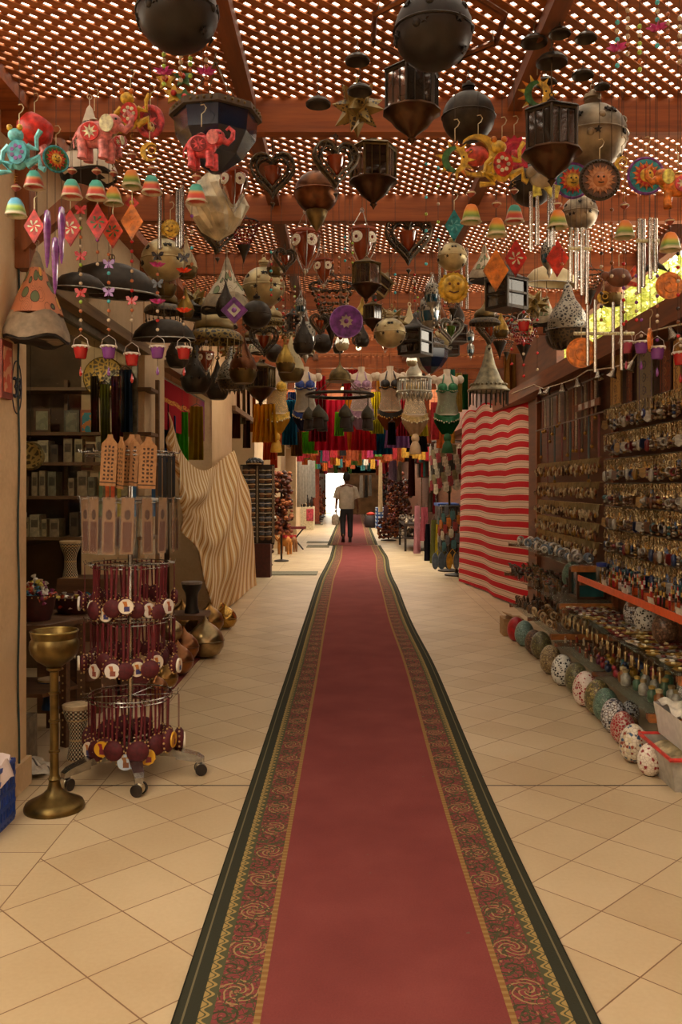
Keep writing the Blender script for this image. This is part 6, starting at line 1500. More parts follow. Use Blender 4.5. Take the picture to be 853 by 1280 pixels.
goods('jar', 18, 1.64, 2.0, 4.86, 5.6, .279, [('amber', '8a5a2a', 'c8b890', .1), ('green glass', '4a6a50', 'b89a50', .1), ('clear', 'a8a89c', '9a8a60', .2)], '%s little bottle on the lowest glass shelf', 'little_bottle', 'bottle', '%s bottles on the lowest shelf', .9, 1.3, 3)
goods('bird', 12, 1.63, 1.95, 5.5, 6.1, .279, [('yellow', 'a8842a', '8a4a1c', 0), ('red', '8a2430', 'a85a2a', 0), ('blue', '2a3458', 'a88a40', 0), ('plum', '6a2444', 'b89a50', 0), ('turquoise', '3a7a88', 'd0c8b0', 0)], '%s toy bird standing on the lowest glass shelf', 'toy_bird', 'toy bird', '%s toy birds on the lowest shelf', .9, 1.2, 4)
goods('carve', 30, 1.63, 2.0, 6.1, 6.95, .279, [('red brown', '8a3020', 'b89060', 0), ('brown', '6a4428', 'a8885a', 0), ('pale', 'b8a888', '8a3a2a', .1)], '%s small carving crowded on the near lowest shelf', 'small_carving', 'carving', '%s carvings on the near lowest shelf', .6, .8, 5)
goods('pen', 60, 1.79, 1.98, 4.6, 6.6, .774, [('silver', 'a8a49c', '3a3a3a', .8), ('orange', 'c8501c', 'c8b070', .1), ('red', 'a81c24', 'd8d0c0', .1), ('dark', '26241f', 'b09040', .2), ('gold', 'a8823a', '5a3c1c', .7)], '%s pen upright on the orange lipped upper shelf', 'souvenir_pen', 'pen', '%s pens on the upper shelf', .85, 1.1, 6)
goods('tin', 14, 1.80, 2.0, 4.65, 6.7, .774, [('red', 'a02028', 'd8d0c8', 0), ('white', 'd0ccc4', '8a2a2a', 0), ('orange', 'b8501c', '6a3018', 0)], '%s little tin box among pens on the upper shelf', 'tin_box', 'tin', '%s tins on the upper shelf', .8, 1.1, 7, .6)
goods('ring', 24, 1.62, 1.98, 7.2, 8.3, .319, [('horn brown', '8a6238', 'b89a70', .1), ('pale horn', 'b8a07a', '6a4a2a', .1)], '%s carved ring on the lowest farther shelf', 'carved_ring', 'carved ring', '%s rings on the lowest farther shelf', .9, 1.2, 8)
goods('camel', 36, 1.66, 2.02, 7.5, 9.5, .569, [('dark', '3a2418', '6a1c1c', 0), ('grey', '6a6058', '8a3a2a', 0), ('tan', '8a6844', '3a4a3a', 0)], '%s toy camel crowded on the middle farther shelf', 'toy_camel', 'toy camel', '%s camels on the middle farther shelf', .9, 1.25, 9)
goods('carve', 44, 1.62, 2.0, 8.1, 8.95, .319, [('dark', '3a2a1c', '5a4430', 0), ('brown', '5a3a24', '7a5a3a', 0)], '%s knotty carving heaped on the lowest farther shelf', 'small_carving', 'carving', '%s knotty carvings on the lowest farther shelf', .9, 1.3, 10)
goods('shellf', 34, 1.76, 2.02, 7.1, 9.7, .869, [('white', 'c8c0b0', 'a89a80', .1), ('silver', 'a8a49c', '6a6458', .7), ('blue grey', '6a7a8a', 'c0c0b8', .2)], '%s shell ornament on the upper farther shelf by the blanket', 'shell_ornament', 'shell ornament', '%s shells on the upper farther shelf', .8, 1.1, 11)
# price cards along the orange lip
for k, y in enumerate((4.75, 5.2, 5.7, 6.15)):
    o = obj('price_card', mesh('pcard', MB().box((0, 0, .03), (.004, .1, .05), 0, ro('Y', -.2)), [M('d0c8b8', .6)]), None, (1.765, y, .79)); tag(o, 'blank whitish price card on the orange lip, ' + ['nearest the viewer', 'second from the near end', 'third from the near end', 'farthest along'][k], 'card')
t = root('blue_capped_jar', 'clear jar with a blue white lid at the far end of the upper shelf', 'jar', (1.9, 6.72, .774)); obj('jar_body', mesh('bjar', MB().lathe([(.03, 0), (.04, .01), (.04, .1), (.03, .115)], 16), [M('7a7468', .15, 0, .3, 20, 0, .3)]), t); obj('lid', mesh('bjarl', MB().lathe([(.036, .11), (.04, .12), (.04, .14), (.001, .145)], 16), [M('2a3c8a', .4)]), t)
o = obj('hanging_evil_eye', mesh('eeye', MB().lathe([(.001, .008), (.03, .006), (.034, 0), (.03, -.006), (.001, -.008)], 20, 0, ro('Y', PI / 2)).lathe([(.001, .004), (.016, .003), (.016, -.003)], 16, 1, tr(-.008, 0, 0) @ ro('Y', -PI / 2)), [M('16286a', .1), M('d8dce0', .2)]), None, (1.97, 5.98, 1.98)); tag(o, 'round blue glass eye charm on the topmost hook rail', 'eye charm')
# hanging rugs and runners at the top of the wall
def rug_fn_(name, c1, c2, c3):
    def fn(g):
        x, y, z = g.xyz('UV'); a = (x - .5).ab(); w_ = ((y * 5.0).fr() - .5)
        r = (a * a * 6.0 + w_ * w_).m('SQRT'); c = g.mix((r * 26.0).sin().gt(.3) * r.lt(.38), c1, c2); c = g.mix(a.gt(.36) * a.lt(.42), c, c3); c = g.mix(g.noise(60, 2).gt(.62), c, c3); g.col(c)
    return pmat(name, fn, .9)
RG = [rug_fn_('rug_gold', 'a87c3c', '5a4428', '6a5030'), rug_fn_('rug_grey', '7a6c50', '4a4438', '5a4a5a'), rug_fn_('rug_brown', '6a3418', '8a5a30', '3a2418')]
for k, (px, w_, y0, y1, m_, X, lb) in enumerate(((770, 20, 438, 505, 0, 2.03, 'gold brown prayer rug with oval pattern at the top of the stall wall'), (787, 10, 440, 510, 2, 2.05, 'narrow red brown runner between two prayer rugs'), (806, 26, 432, 512, 1, 2.0, 'grey olive prayer rug with fringed hem at the top of the stall wall'), (832, 18, 428, 500, 2, 2.03, 'dark brown woven runner right of the grey prayer rug'), (847, 12, 424, 490, 0, 2.0, 'gold runner cut by the edge of the view'), (740, 14, 455, 520, 2, 2.05, 'red brown cloth left of the gold prayer rug'))):
    Y = X * F / (px - VX); p0, p1 = P(px, y0, Y), P(px, y1, Y); W_ = w_ * Y / F * 2.2; h_ = min(p0.z, 2.5) - p1.z
    t = root('hanging_rug', lb, 'rug', (X, Y, min(p0.z, 2.5)), None, 1, -PI / 2)
    obj('weave', mesh('rug%d' % k, MB().grid(lambda u, v: ((u - .5) * W_, .006 * math.sin(u * 9), -h_ * v), 14, 6).grid(lambda u, v: ((u - .5) * W_, .008 + .006 * math.sin(u * 9), -h_ * v), 14, 6), [RG[m_]]), t)
    fr = MB()
    for i in range(12): fr.tube([((i / 11 - .5) * W_, 0, -h_), ((i / 11 - .5) * W_, 0, -h_ - .04)], .003, 4)
    obj('fringe', mesh('rugf%d' % k, fr, [M('a89468', .8)]), t)
# ------------------------------------------------------------------ string of small metal bells along the top rail
pts = [P(px, py, 1.92 * F / (px - VX)) for px, py in ((640, 492), (668, 481), (680, 486), (700, 480), (718, 474), (735, 463), (765, 460), (790, 452), (815, 414), (840, 408), (858, 404))]
o = obj('hanging_wire', mesh('bellwire', MB().tube(pts, .005, 5), [M('c8b898', .5)])); tag(o, 'pale wire with small metal bells strung along the top rail', 'wire')
bl = mesh('wirebell', MB().lathe([(.004, 0), (.014, -.008), (.02, -.03), (.024, -.05), (.042, -.075), (.04, -.076), (.02, -.045)], 16).ball((0, 0, -.07), .012, 0, 8), [M('9a9080', .25, .8)])
for k, (px, py) in enumerate(((676, 484), (688, 483), (704, 478), (722, 472), (748, 462), (770, 459), (793, 450), (838, 408))):
    p = P(px, py, 1.92 * F / (px - VX)); o = obj('hanging_bell', bl, None, p, 1, (RN.uniform(-.3, .3), RN.uniform(-.5, .5), 0)); tag(o, 'small flared metal bell on the pale wire, ' + ['farthest from the viewer', 'second from the far end', 'third from the far end', 'fourth from the far end', 'fifth from the far end', 'under the long steel tubes', 'beyond the purple cups', 'nearest the viewer over the rugs'][k], 'bell')
# gold brown curtain high on the stall front behind the cone lamp
garment(645, 440, 492, 30, 11.6, 'a87838', 'golden brown cloth gathered high beside the striped blanket', 'cloth', .3, 1.0, None, 3.3, 'hanging_cloth', .04, 4)
garment(565, 462, 520, 9, 12.6, '4aa890', 'turquoise and cream striped scarf beside the green costume', 'scarf', .2, 1.2, None, 3.3, 'hanging_scarf'); garment(574, 466, 515, 8, 12.8, 'c8b060', 'yellow scarf beside the green costume', 'scarf', .2, 1.2, None, 3.3, 'hanging_scarf'); garment(582, 468, 512, 7, 12.9, '2a6a3a', 'green scarf next to the blanket corner', 'scarf', .2, 1.2, None, 3.3, 'hanging_scarf')

pn_ = mesh('edge_pendant', MB().tube([(0, 0, .0), (0, 0, -.03)], .002, 4).lathe([(.003, -.03), (.007, -.034), (.007, -.085), (.002, -.09)], 8), [SVK])
for k in range(26):
    o = obj('hanging_pendant', pn_, None, (1.655, 4.75 + 2.2 * (k + .3 * (k % 3)) / 27, .53)); tag(o, 'slim silver tube pendant hanging along the edge of the middle glass shelf', 'pendant', 'silver pendants on the middle shelf edge')
# ------------------------------------------------------------------ dance costumes on hanging torsos
SKT = M('ccbca4', .45, 0, .08, 8)
def torso_mesh():
    b = MB(); b.loft([(0, 0, .0, .045, .05), (0, 0, -.05, .042, .045), (0, .005, -.075, .07, .055), (0, .005, -.1, .14, .07), (0, 0, -.14, .155, .085), (0, -.005, -.2, .135, .095), (0, -.005, -.27, .13, .095), (0, 0, -.36, .115, .08), (0, 0, -.42, .117, .082), (0, 0, -.50, .138, .09), (0, 0, -.58, .148, .1), (0, 0, -.66, .145, .1), (0, 0, -.70, .11, .08)], 20)
    for s_ in (-1, 1): b.ball((s_ * .165, .0, -.125), .05, 0, 12, (1, .9, 1.1)).ball((s_ * .065, -.075, -.235), .062, 0, 14, (1, .9, 1))
    return b
def bra_mesh():
    b = MB()
    for s_ in (-1, 1):
        pr = [(.066 * math.sin(PI / 2 * k / 6), -.066 * math.cos(PI / 2 * k / 6)) for k in range(7)]
        b.lathe(pr, 16, 0, tr(s_ * .065, -.078, -.238) @ ro('X', -PI / 2 + .25) @ ro('X', 0) @ sc(1, 1, 1.0))
        b.tube([(s_ * .07, -.12, -.19), (s_ * .055, -.085, -.13), (s_ * .04, -.03, -.07), (s_ * .02, .05, -.06)], .010, 6)
        for k in range(5): b.ball((s_ * (.03 + .02 * k), -.135 + .01 * abs(k - 2), -.285 + .006 * abs(k - 2)), .008, 1, 6)
    b.torus((0, -.005, -.272), .135, .012, 26, 6, 0, 'Z', None, .74)
    return b
def belt_mesh():
    b = MB()
    def f(u, v):
        a = 2 * PI * u; dip = .06 * max(0, math.cos(a + PI / 2)) ** 2
        return (.162 * math.cos(a), .108 * math.sin(a), -.54 - dip - .07 * v + .008 * math.sin(14 * a) * v)
    b.grid(f, 56, 4)
    for i in range(16):
        a = PI + PI * (i + .5) / 16; p = f(a / (2 * PI), 1); b.ball(p, .011, 1, 6)
    return b
def cskirt(len_, flare, gather):
    def f(u, v):
        a = 2 * PI * u; r = 1 + flare * v - gather * max(0, v - .35) * 1.2; r = max(r, .22)
        return (.158 * r * math.cos(a) * (1 + .05 * math.sin(11 * a) * v), .104 * r * math.sin(a) * (1 + .08 * math.sin(11 * a) * v), -.58 - len_ * v)
    return MB().grid(f, 66, 10)
TORSO = None
def costume(px, py, Y, cb, ct, cs, label, glen=.42, gather=.8, straps=None, knot=True):
    p = P(px, py, Y); t = root('hanging_costume', label, 'dance costume', p, None, .93)
    obj('mannequin_torso', mesh('torso', torso_mesh, [SKT]), t)
    obj('bra_top', mesh('bra_' + cb + ct, bra_mesh, [M(cb, .4, .1, .3, 40, .2), M(ct, .3, .5)]), t); obj('belt', mesh('belt_' + cb + ct, belt_mesh, [M(cb, .4, .1, .3, 40, .2), M(ct, .3, .5)]), t)
    obj('skirt', mesh('cskirt_%s_%d' % (cs, glen * 100 + gather * 10), cskirt(glen * .55, .02, gather), [thin_cloth(cs)]), t)
    obj('midriff_net', mesh('net_' + cs, MB().loft([(0, -.004, -.27, .134, .1), (0, -.003, -.36, .119, .084), (0, -.003, -.42, .121, .086), (0, -.003, -.5, .142, .094), (0, -.003, -.56, .15, .102)], 20, 0, None, False), [pane_mat('net_' + cs, cs, .35, .8)]), t)
    if knot:
        obj('knot', mesh('knot_' + cs, MB().ball((0, -.06, -.86), .05, 0, 12, (1, .8, 1.2)).lathe([(.03, -.89), (.06, -.95), (.075, -1.04), (.07, -1.05)], 16, 0, tr(0, -.06, 0)), [M(cs, .6, 0, .2, 10)]), t)
    cord(t, p.z, .93, .003, CHAIN)
    return t
TY = 10.55
costume(346, 460, 10.3, 'd8b23c', 'ecdfb0', 'd8a838', 'yellow dance costume on a white torso with a knotted yellow skirt')
costume(382, 459, TY, '1c3c8c', 'c8b878', '2a2c48', 'blue dance costume with dark net skirt beside the ring lamp', knot=False)
costume(452, 459, 10.8, 'a07a98', 'd0c0c8', 'a888a0', 'lilac and silver dance costume behind the ring lamp', knot=False)
costume(488, 458, TY, '1a1614', 'b8842c', '8a4a24', 'black and gold dance costume with brown sheer skirt', knot=False)
costume(519, 461, 10.2, 'b89a60', 'e0d4b0', 'd0b088', 'beige beaded dance costume with a knotted beige skirt')
costume(559, 462, 10.4, '1c6a3c', 'c8c0a0', '1a5a30', 'green dance costume with a knotted green skirt')
# skirts hanging behind them
SKC = [(331, 505, 553, 26, 10.2, 'd89c1c', 'orange yellow harem trousers beside the yellow costume'), (362, 500, 556, 16, 11.0, '1c6a8a', 'turquoise skirt behind the yellow costume'), (337, 520, 575, 14, 11.5, 'c85018', 'orange red skirt farthest left of the hanging skirts'), (371, 520, 570, 12, 11.4, '8a5a20', 'patterned brown skirt beside the turquoise one'),
       (366, 490, 540, 12, 11.2, '1c2858', 'navy blue skirt under the blue costume'), (384, 540, 567, 22, 11.6, '7cc828', 'lime green skirt lowest in the row'), (414, 500, 563, 34, 11.3, 'c81c3c', 'bright pink red skirt behind the ring lamp'), (398, 495, 552, 20, 11.1, '8a1420', 'dark red skirt beside the bright pink red one'), (433, 500, 562, 26, 11.6, 'd89018', 'golden orange skirt in the middle of the row'),
       (424, 515, 545, 10, 11.0, '88c82c', 'small lime green veil between red skirts'), (455, 505, 563, 26, 11.4, 'b81c24', 'crimson skirt under the lilac costume'), (471, 490, 540, 14, 11.2, 'c8b81c', 'bright yellow skirt beside the black gold costume'), (472, 525, 542, 13, 11.0, 'b8b028', 'yellow green shawl hanging lower than the yellow skirt'), (479, 530, 568, 20, 11.7, '1c6c8c', 'teal blue skirt right of the crimson skirt'), (497, 525, 560, 26, 11.5, 'a878b0', 'lilac skirt right of the teal skirt'),
       (504, 500, 545, 14, 11.2, 'b02838', 'red skirt between the black and the beige costume'), (490, 528, 556, 9, 10.3, '181412', 'black gold hip scarf in front of the lilac skirt'), (523, 525, 545, 22, 11.2, 'b8a828', 'olive yellow skirt behind the beige costume'), (522, 540, 565, 22, 11.8, '26221e', 'black skirt lowest behind the beige costume'), (396, 470, 500, 22, 11.5, 'b02030', 'red fringed top behind the ring lamp'), (440, 462, 500, 18, 11.6, 'a01c28', 'dark red top behind the lilac costume'), (478, 470, 505, 14, 11.6, 'd09a20', 'gold sequinned top behind the black gold costume')]
for px, a, b_, w_, Y, c, lb in SKC: garment(px, a, b_, w_, Y, c, lb, 'skirt', 0, 1.25, None, 3.3, 'hanging_skirt', .03, 5)
# ------------------------------------------------------------------ left stalls farther along
BLKW = M('2a201a', .5, 0, .3)
def sunrack(px, Y, label, n, w_=.5):
    x = XA(px, Y); t = root('sunglasses_rack', label, 'display rack', (x, Y, 0)); 
    obj('panel', mesh('sunpanel', MB().box((0, 0, 1.18), (w_, .05, 1.3)), [BLKW]), t); obj('base', mesh('sunbase', MB().box((0, 0, .27), (w_ * .8, .3, .54)), [M('4a1c16', .5)]), t)
    for s_ in (-1, 0, 1): obj('strip', mesh('sunstrip', MB().box((0, -.03, 1.18), (.03, .012, 1.26)), [M('8a7a60', .5)]), t, (s_ * w_ * .46, 0, 0))
    g_ = MB()
    for s_ in (-1, 1): g_.lathe([(.001, 0), (.026, .003), (.03, .0), (.026, -.004), (.001, -.004)], 12, 0, tr(s_ * .034, 0, 0) @ ro('X', PI / 2)).tube([(s_ * .064, 0, .01), (s_ * .066, .07, .0)], .003, 4, 1)
    g_.tube([(-.066, 0, .012), (0, -.003, .008), (.066, 0, .012)], .004, 5, 1)
    gm = [mesh('sunglasses_%d' % k, g_, [M(h, .06, .3), M(f, .3, .3)]) for k, (h, f) in enumerate((('4a443c', 'd8ccb0'), ('7a5840', 'd0b888'), ('5a6270', 'c0b8ac')))]  # lens and frame colours lightened to imitate glare
    for i in range(n):
        for j in (-1, 1):
            k = (i + j) % 3; o = obj('sunglasses', gm[k], None, (x + j * w_ * .24, Y - .05, .6 + 1.16 * (i + .5) / n), 1.55); tag(o, ['black', 'brown', 'blue black'][k] + ' pair of sunglasses on the rack beyond the cream cloth', 'sunglasses', ['black', 'brown', 'blue black'][k] + ' sunglasses on the rack')
sunrack(322, 14.6, 'tall dark rack with two columns of sunglasses beyond the cream cloth', 15, .56)
t = root('plaid_cap', 'black and white plaid flat cap on top of the sunglasses rack', 'cap', (XA(318, 14.5), 14.6, 1.83))
def plaid(g):
    x, y, z = g.xyz(); g.col(g.mix(((x * 18.0 + z * 9.0).fr().lt(.5)), g.mix((y * 20.0).fr().lt(.5), '1c1c1e', '77777a'), '2a2a2c'))
obj('crown', mesh('capcrown', MB().lathe([(.001, .12), (.1, .1), (.15, .05), (.14, .0), (.12, .0)], 20), [pmat('plaid_cloth', plaid, .8)]), t); obj('brim', mesh('capbrim', MB().prism(circ(.12, 16, 0, 0, .5), .012, 0, tr(0, -.12, .01) @ ro('X', PI / 2 - .1)), [M('b89868', .7)]), t)
# hanging strands of wooden and amber coloured beads: brown bead racks
def beadrack(px, py0, py1, wpx, Y, label, cols, seed, n=90, foot=True):
    q = random.Random(seed); top = P(px, py0, Y); z0 = max(P(px, py1, Y).z, .02); t = root('bead_stand', label, 'bead stand', (top.x, Y, 0))
    w_ = wpx * Y / F
    obj('pole', mesh('bspole_%d' % seed, MB().lathe([(.02, 0), (.02, top.z)], 8).lathe([(w_ * .35, 0), (w_ * .35, .02), (.03, .04)], 14), [BLKW]), t)
    b = MB()
    for i in range(n):
        a = q.random() * 6.28; r = w_ / 2 * math.sqrt(q.random()); z = q.uniform(max(z0, .08), top.z)
        b.ball((r * math.cos(a), r * math.sin(a), z), q.uniform(.03, .055), q.randrange(len(cols)), 7, (1, 1, .8))
    obj('hanging_beads', mesh('bsb_%d' % seed, b, [M(c, .75, 0, .4, 30) for c in cols]), t, (0, 0, 0))['kind'] = 'stuff'
BRC = ['74300f', '5a2410', '94501e', '3e1e10']
beadrack(352, 590, 668, 26, 17.5, 'tall stand covered with reddish brown wooden beads beyond the sunglasses', BRC, 31, 300)
beadrack(337, 600, 690, 12, 16.6, 'slim stand with teal and brown trinkets beside the sunglasses rack', ['2a5a58', '4a3020', '8a6a4a', 'a8a090'], 32, 130)
beadrack(497, 600, 672, 26, 25.0, 'stand heaped with brown coconut shell beads across the aisle', BRC, 33, 260)
beadrack(486, 648, 672, 28, 24.0, 'low wheeled heap of brown shell beads at the foot of its stand', BRC, 34, 160)
def toycamel(px, py, hpx, Y, c, label):
    p = P(px, py, Y); p.z = 0; t = root('camel_figure', label, 'camel figure', p, None, hpx * Y / F / .1, 2.6); obj('body', mesh('camelbig_' + c, fmesh('camel'), [M(c, .7), M('a81c24', .7)]), t)
toycamel(356, 692, 30, 19.3, 'b8742c', 'tan stuffed camel toy standing at the foot of the bead stand'); toycamel(364, 690, 26, 20.0, '8a5a30', 'brown camel toy beside the tan camel')
t = root('folding_stool', 'small folding stool with a red seat beside the camel toys', 'stool', (XA(369, 20.8), 20.8, 0)); obj('seat', mesh('fs_seat', MB().box((0, 0, .5), (.5, .35, .05)), [M('6a1c1c', .7)]), t)
for k in (-1, 1): obj('leg', mesh('fs_leg%d' % k, MB().tube([(-.2 * k, .14 * k, 0), (.2 * k, .14 * k, .49)], .02, 6), [BLKW]), t)
WHT = 'd8d4cc'
for k, (px, a, b_, w_, Y, lb) in enumerate(((371, 562, 634, 9, 27.5, 'white gown hanging nearest in the far white stall'), (378, 562, 630, 9, 28.6, 'white gown second in the far white stall'), (385, 564, 628, 8, 29.8, 'white gown third in the far white stall'), (391, 566, 622, 7, 31.0, 'white gown behind the others in the far white stall'), (400, 592, 622, 5, 37, 'white sheet hanging by the red post far down the aisle'), (404, 592, 618, 4, 39, 'pale sheet farthest down the aisle'))):
    garment(px, a, b_, w_, Y, WHT, lb, 'gown', .6, 1.1, None, 3.2, 'hanging_gown', .04, 3)
t = root('white_counter', 'low white counter with red patterned edge under the white gowns', 'counter', (XA(381, 30), 30.2, 0)); obj('body', mesh('wcounter', MB().box((0, 0, .38), (.62, 1.2, .76)), [M('d4c8a8', .6)]), t); obj('patterned_cloth', mesh('wcloth', MB().box((.2, -.61, .5), (.24, .02, .4)), [M('a83a4a', .7, 0, .5, 20)]), t)
q = random.Random(6)
for i in range(9):
    o = obj('dark_figurine', mesh('dkfig', MB().lathe([(.04, 0), (.05, .02), (.03, .08), (.06, .2), (.05, .3), (.02, .34), (.035, .4), (.001, .45)], 10), [M('241c18', .4)]), None, (XA(381, 30.2) - .25 + .5 * (i % 5) / 4, 29.8 + .3 * (i // 5), .76), q.uniform(.8, 1.4)); tag(o, 'black figurine on the white counter under the gowns', 'figurine', 'black figurines on the white counter')
t = root('red_post', 'slim red wooden post far down the aisle by the pale sheet', 'post', (XA(396, 34), 34, 0)); obj('post', mesh('rpost', MB().box((0, 0, 1.6), (.2, .2, 3.2)), [M('8a3a1c', .6)]), t); obj('foot', mesh('rpostf', MB().box((0, 0, .05), (.3, .3, .1)), [M('6a2c18', .6)]), t)
# ------------------------------------------------------------------ right stalls farther along
t = root('clothes_rail', 'chrome clothes rail with shirts beyond the striped blanket', 'clothes rail', (0, 0, 0)); r0, r1 = P(527, 562, 24.5), P(546, 554, 21.0)
obj('rail', mesh('crail', MB().tube([r0, r1], .02, 8), [STEEL]), t)
for k, f_ in enumerate((.02, .98)): p = r0.lerp(r1, f_); obj('leg', mesh('crleg%d' % k, MB().tube([(p.x, p.y, 0), (p.x, p.y, p.z)], .018, 6), [STEEL]), t)
for k, (f_, c, lb) in enumerate(((.1, 'a8a098', 'pale grey shirt farthest on the chrome clothes rail'), (.25, '26222a', 'black shirt second from the far end of the rail'), (.4, 'b01c24', 'dark red shirt in the middle of the chrome rail'), (.55, '2a6a68', 'teal shirt beside the dark red one on the rail'), (.7, '2a1c18', 'dark brown shirt on the chrome rail'), (.92, 'c8202c', 'bright red shirt nearest on the chrome rail'))):
    p = r0.lerp(r1, f_); t = root('hanging_shirt', lb, 'shirt', (p.x, p.y, p.z - .05), None, 1, .9)
    b = MB().loft([(0, 0, -.0, .08, .05), (0, 0, -.05, .22, .08), (0, 0, -.15, .24, .09), (0, 0, -.7, .24, .1), (0, 0, -.72, .23, .09)], 18)
    for s_ in (-1, 1): b.tube([(s_ * .2, 0, -.07), (s_ * .3, 0, -.18), (s_ * .33, 0, -.36)], [.07, .075, .08], 10)
    obj('shirt_body', mesh('shirt_' + c, b, [M(c, .8, 0, .2, 12)]), t); obj('hanger', mesh('shirt_hanger', MB().tube([(-.2, 0, -.03), (0, 0, .02), (.2, 0, -.03)], .01, 5).tube([(0, 0, .02), (0, 0, .06)], .006, 4), [M('b8b0a0', .4)]), t)
for px, a, b_, w_, Y, c, lb, cat in ((522, 632, 692, 8, 18.9, 'd8a0a8', 'pink child dress hanging nearest the aisle', 'dress'), (531, 634, 676, 11, 18.4, 'c8707c', 'pink patterned top beside the pink child dress', 'top'), (535, 655, 704, 7, 17.6, '24202a', 'black trousers between the pink top and the yellow trousers', 'trousers'), (543, 650, 704, 9, 16.9, '8a8a50', 'olive green trousers beside the black pair', 'trousers'), (548, 655, 700, 6, 16.6, 'c8b838', 'yellow trousers between grey pairs', 'trousers'), (553, 650, 709, 9, 16.2, '8a8468', 'grey trousers nearest the hanging key racks', 'trousers'),
        (540, 598, 640, 9, 21.8, '6a5a48', 'brown trousers under the bright red shirt', 'trousers'), (545, 600, 642, 7, 21.4, '8a1c20', 'dark red trousers under the bright red shirt', 'trousers'), (489, 566, 612, 6, 25.5, 'a890a0', 'lilac scarf beside the brown shell stand', 'scarf'), (494, 566, 606, 6, 26.0, '8a7a88', 'grey violet scarf beside the lilac one', 'scarf'), (500, 566, 604, 6, 25.0, 'b0a088', 'pale brown scarf beside the grey violet one', 'scarf'), (515, 566, 620, 10, 23.0, '4a2018', 'dark brown dress in front of the farther stall', 'dress'), (483, 632, 660, 8, 26.5, '8a7078', 'mauve cloth low beside the shell heap', 'cloth'),
        (476, 572, 640, 5, 30, 'e0cca8', 'long cream scarf hanging to the floor far down the aisle', 'scarf'), (452, 594, 622, 5, 36, 'd8d4c8', 'white robe far down the aisle beyond the man', 'robe'), (458, 594, 622, 4, 37, '77736c', 'grey robe far down the aisle', 'robe'), (463, 594, 620, 4, 38, 'c8c4b8', 'pale robe far down the aisle right of the grey robe', 'robe')):
    garment(px, a, b_, w_, Y, c, lb, cat, .7, 1.1, None, None, 'hanging_' + {'top': 'blouse'}.get(cat, cat), .03, 3)
# tall rotating rack with hats, bracelets and packets beside the blanket
def packrack(px, Y, z0, z1, r, n, cols, label, item, lab, seed, sz):
    q = random.Random(seed); t = root('packet_rack', label, 'display rack', (XA(px, Y), Y, 0)); b = MB().lathe([(.2, 0), (.2, .02), (.03, .05), (.02, .1), (.02, z1)], 12)
    for k in range(4): b.torus((0, 0, z0 + (z1 - z0) * k / 3), r, .01, 20, 5)
    obj('pole', mesh('pr_%d' % seed, b, [IRON]), t)
    for i in range(n):
        a = 2 * PI * i * .618; z = z0 + (z1 - z0) * (i + .5) / n; cn, c = cols[i % len(cols)]
        o = obj(item, mesh('%s_%s_%d' % (item, c, seed), MB().prism([(-sz / 2, 0), (sz / 2, 0), (sz / 2, -sz * 1.6), (0, -sz * 1.9), (-sz / 2, -sz * 1.6)], .02).torus((0, 0, .015), .02, .005, 8, 4, 0, 'Y'), [M(c, .4, 0, .3, 20)]), None, (XA(px, Y) + (r + .04) * math.cos(a), Y + (r + .04) * math.sin(a), z), 1, (0, 0, a + PI / 2)); tag(o, lab % cn, item.replace('_', ' '), lab % cn)
packrack(562, 15.5, 1.5, 2.25, .3, 96, [('silver', 'a8a494'), ('pale', 'c8c0a8'), ('olive', '7a7450'), ('black', '2a2824'), ('red', '8a2430')], 'tall rack of silvery hanging packets beside the blanket', 'hanging_packet', '%s hanging packet on the tall rack next to the blanket', 41, .095)
packrack(571, 14.75, .55, 1.15, .26, 70, [('red', '8a2c28'), ('teal', '3a6a70'), ('cream', 'b8b09a'), ('orange', 'b8702a'), ('grey', '5a5c60')], 'rack of small coloured charms low beside the blanket', 'hanging_pouch', '%s hanging pouch on the low rack next to the blanket', 42, .08)
for k, (dx, c, cn) in enumerate(((-.28, '5a6a7a', 'blue grey'), (-.18, '4a5a68', 'slate'), (-.05, 'd09a28', 'yellow'), (.07, '6a7078', 'grey'), (.18, 'b88a2a', 'mustard'))):
    o = obj('hanging_slippers', mesh('slip_' + c, MB().prism(circ(.045, 14, -.05, -.14, 2.6), .03).prism(circ(.045, 14, .05, -.14, 2.6), .03).tube([(-.05, 0, -.03), (0, 0, .03), (.05, 0, -.03)], .006, 4), [M(c, .7, 0, .2)]), None, (XA(571, 14.4) + dx, 14.5 + .02 * k, .42), 1.15, (0, 0, .2)); tag(o, '%s pair of slippers hanging lowest beside the blanket' % cn, 'slippers')
t = root('blue_counter', 'small shelf with a blue cloth between the packet racks', 'shelf', (1.88, 17.3, 0)); obj('body', mesh('bcnt', MB().box((0, 0, .55), (.36, .8, 1.1)), [BLKW]), t); obj('blue_cloth', mesh('bclt', MB().box((0, 0, 1.12), (.4, .84, .05)), [M('1c3c78', .7)]), t)
t = root('trinket_table', 'dark low table of trinkets between shell stand and pink dress', 'table', (XA(515, 21.2), 21.2, 0)); obj('table_top', mesh('tt_top', MB().box((0, 0, .6), (.5, 2.4, .05)).box((0, 0, .3), (.5, 2.4, .04)), [BLKW]), t)
for sx in (-1, 1):
    for sy in (-1, 1): obj('leg', mesh('tt_leg', MB().box((0, 0, .3), (.05, .05, .6)), [BLKW]), t, (sx * .22, sy * 1.1, 0))
b = MB(); q = random.Random(12)
for i in range(170): b.ball((q.uniform(-.25, .25), q.uniform(-1.2, 1.2), .65 + q.random() * .08 if i % 2 else .35 + q.random() * .06), q.uniform(.025, .05), q.randrange(4), 6)
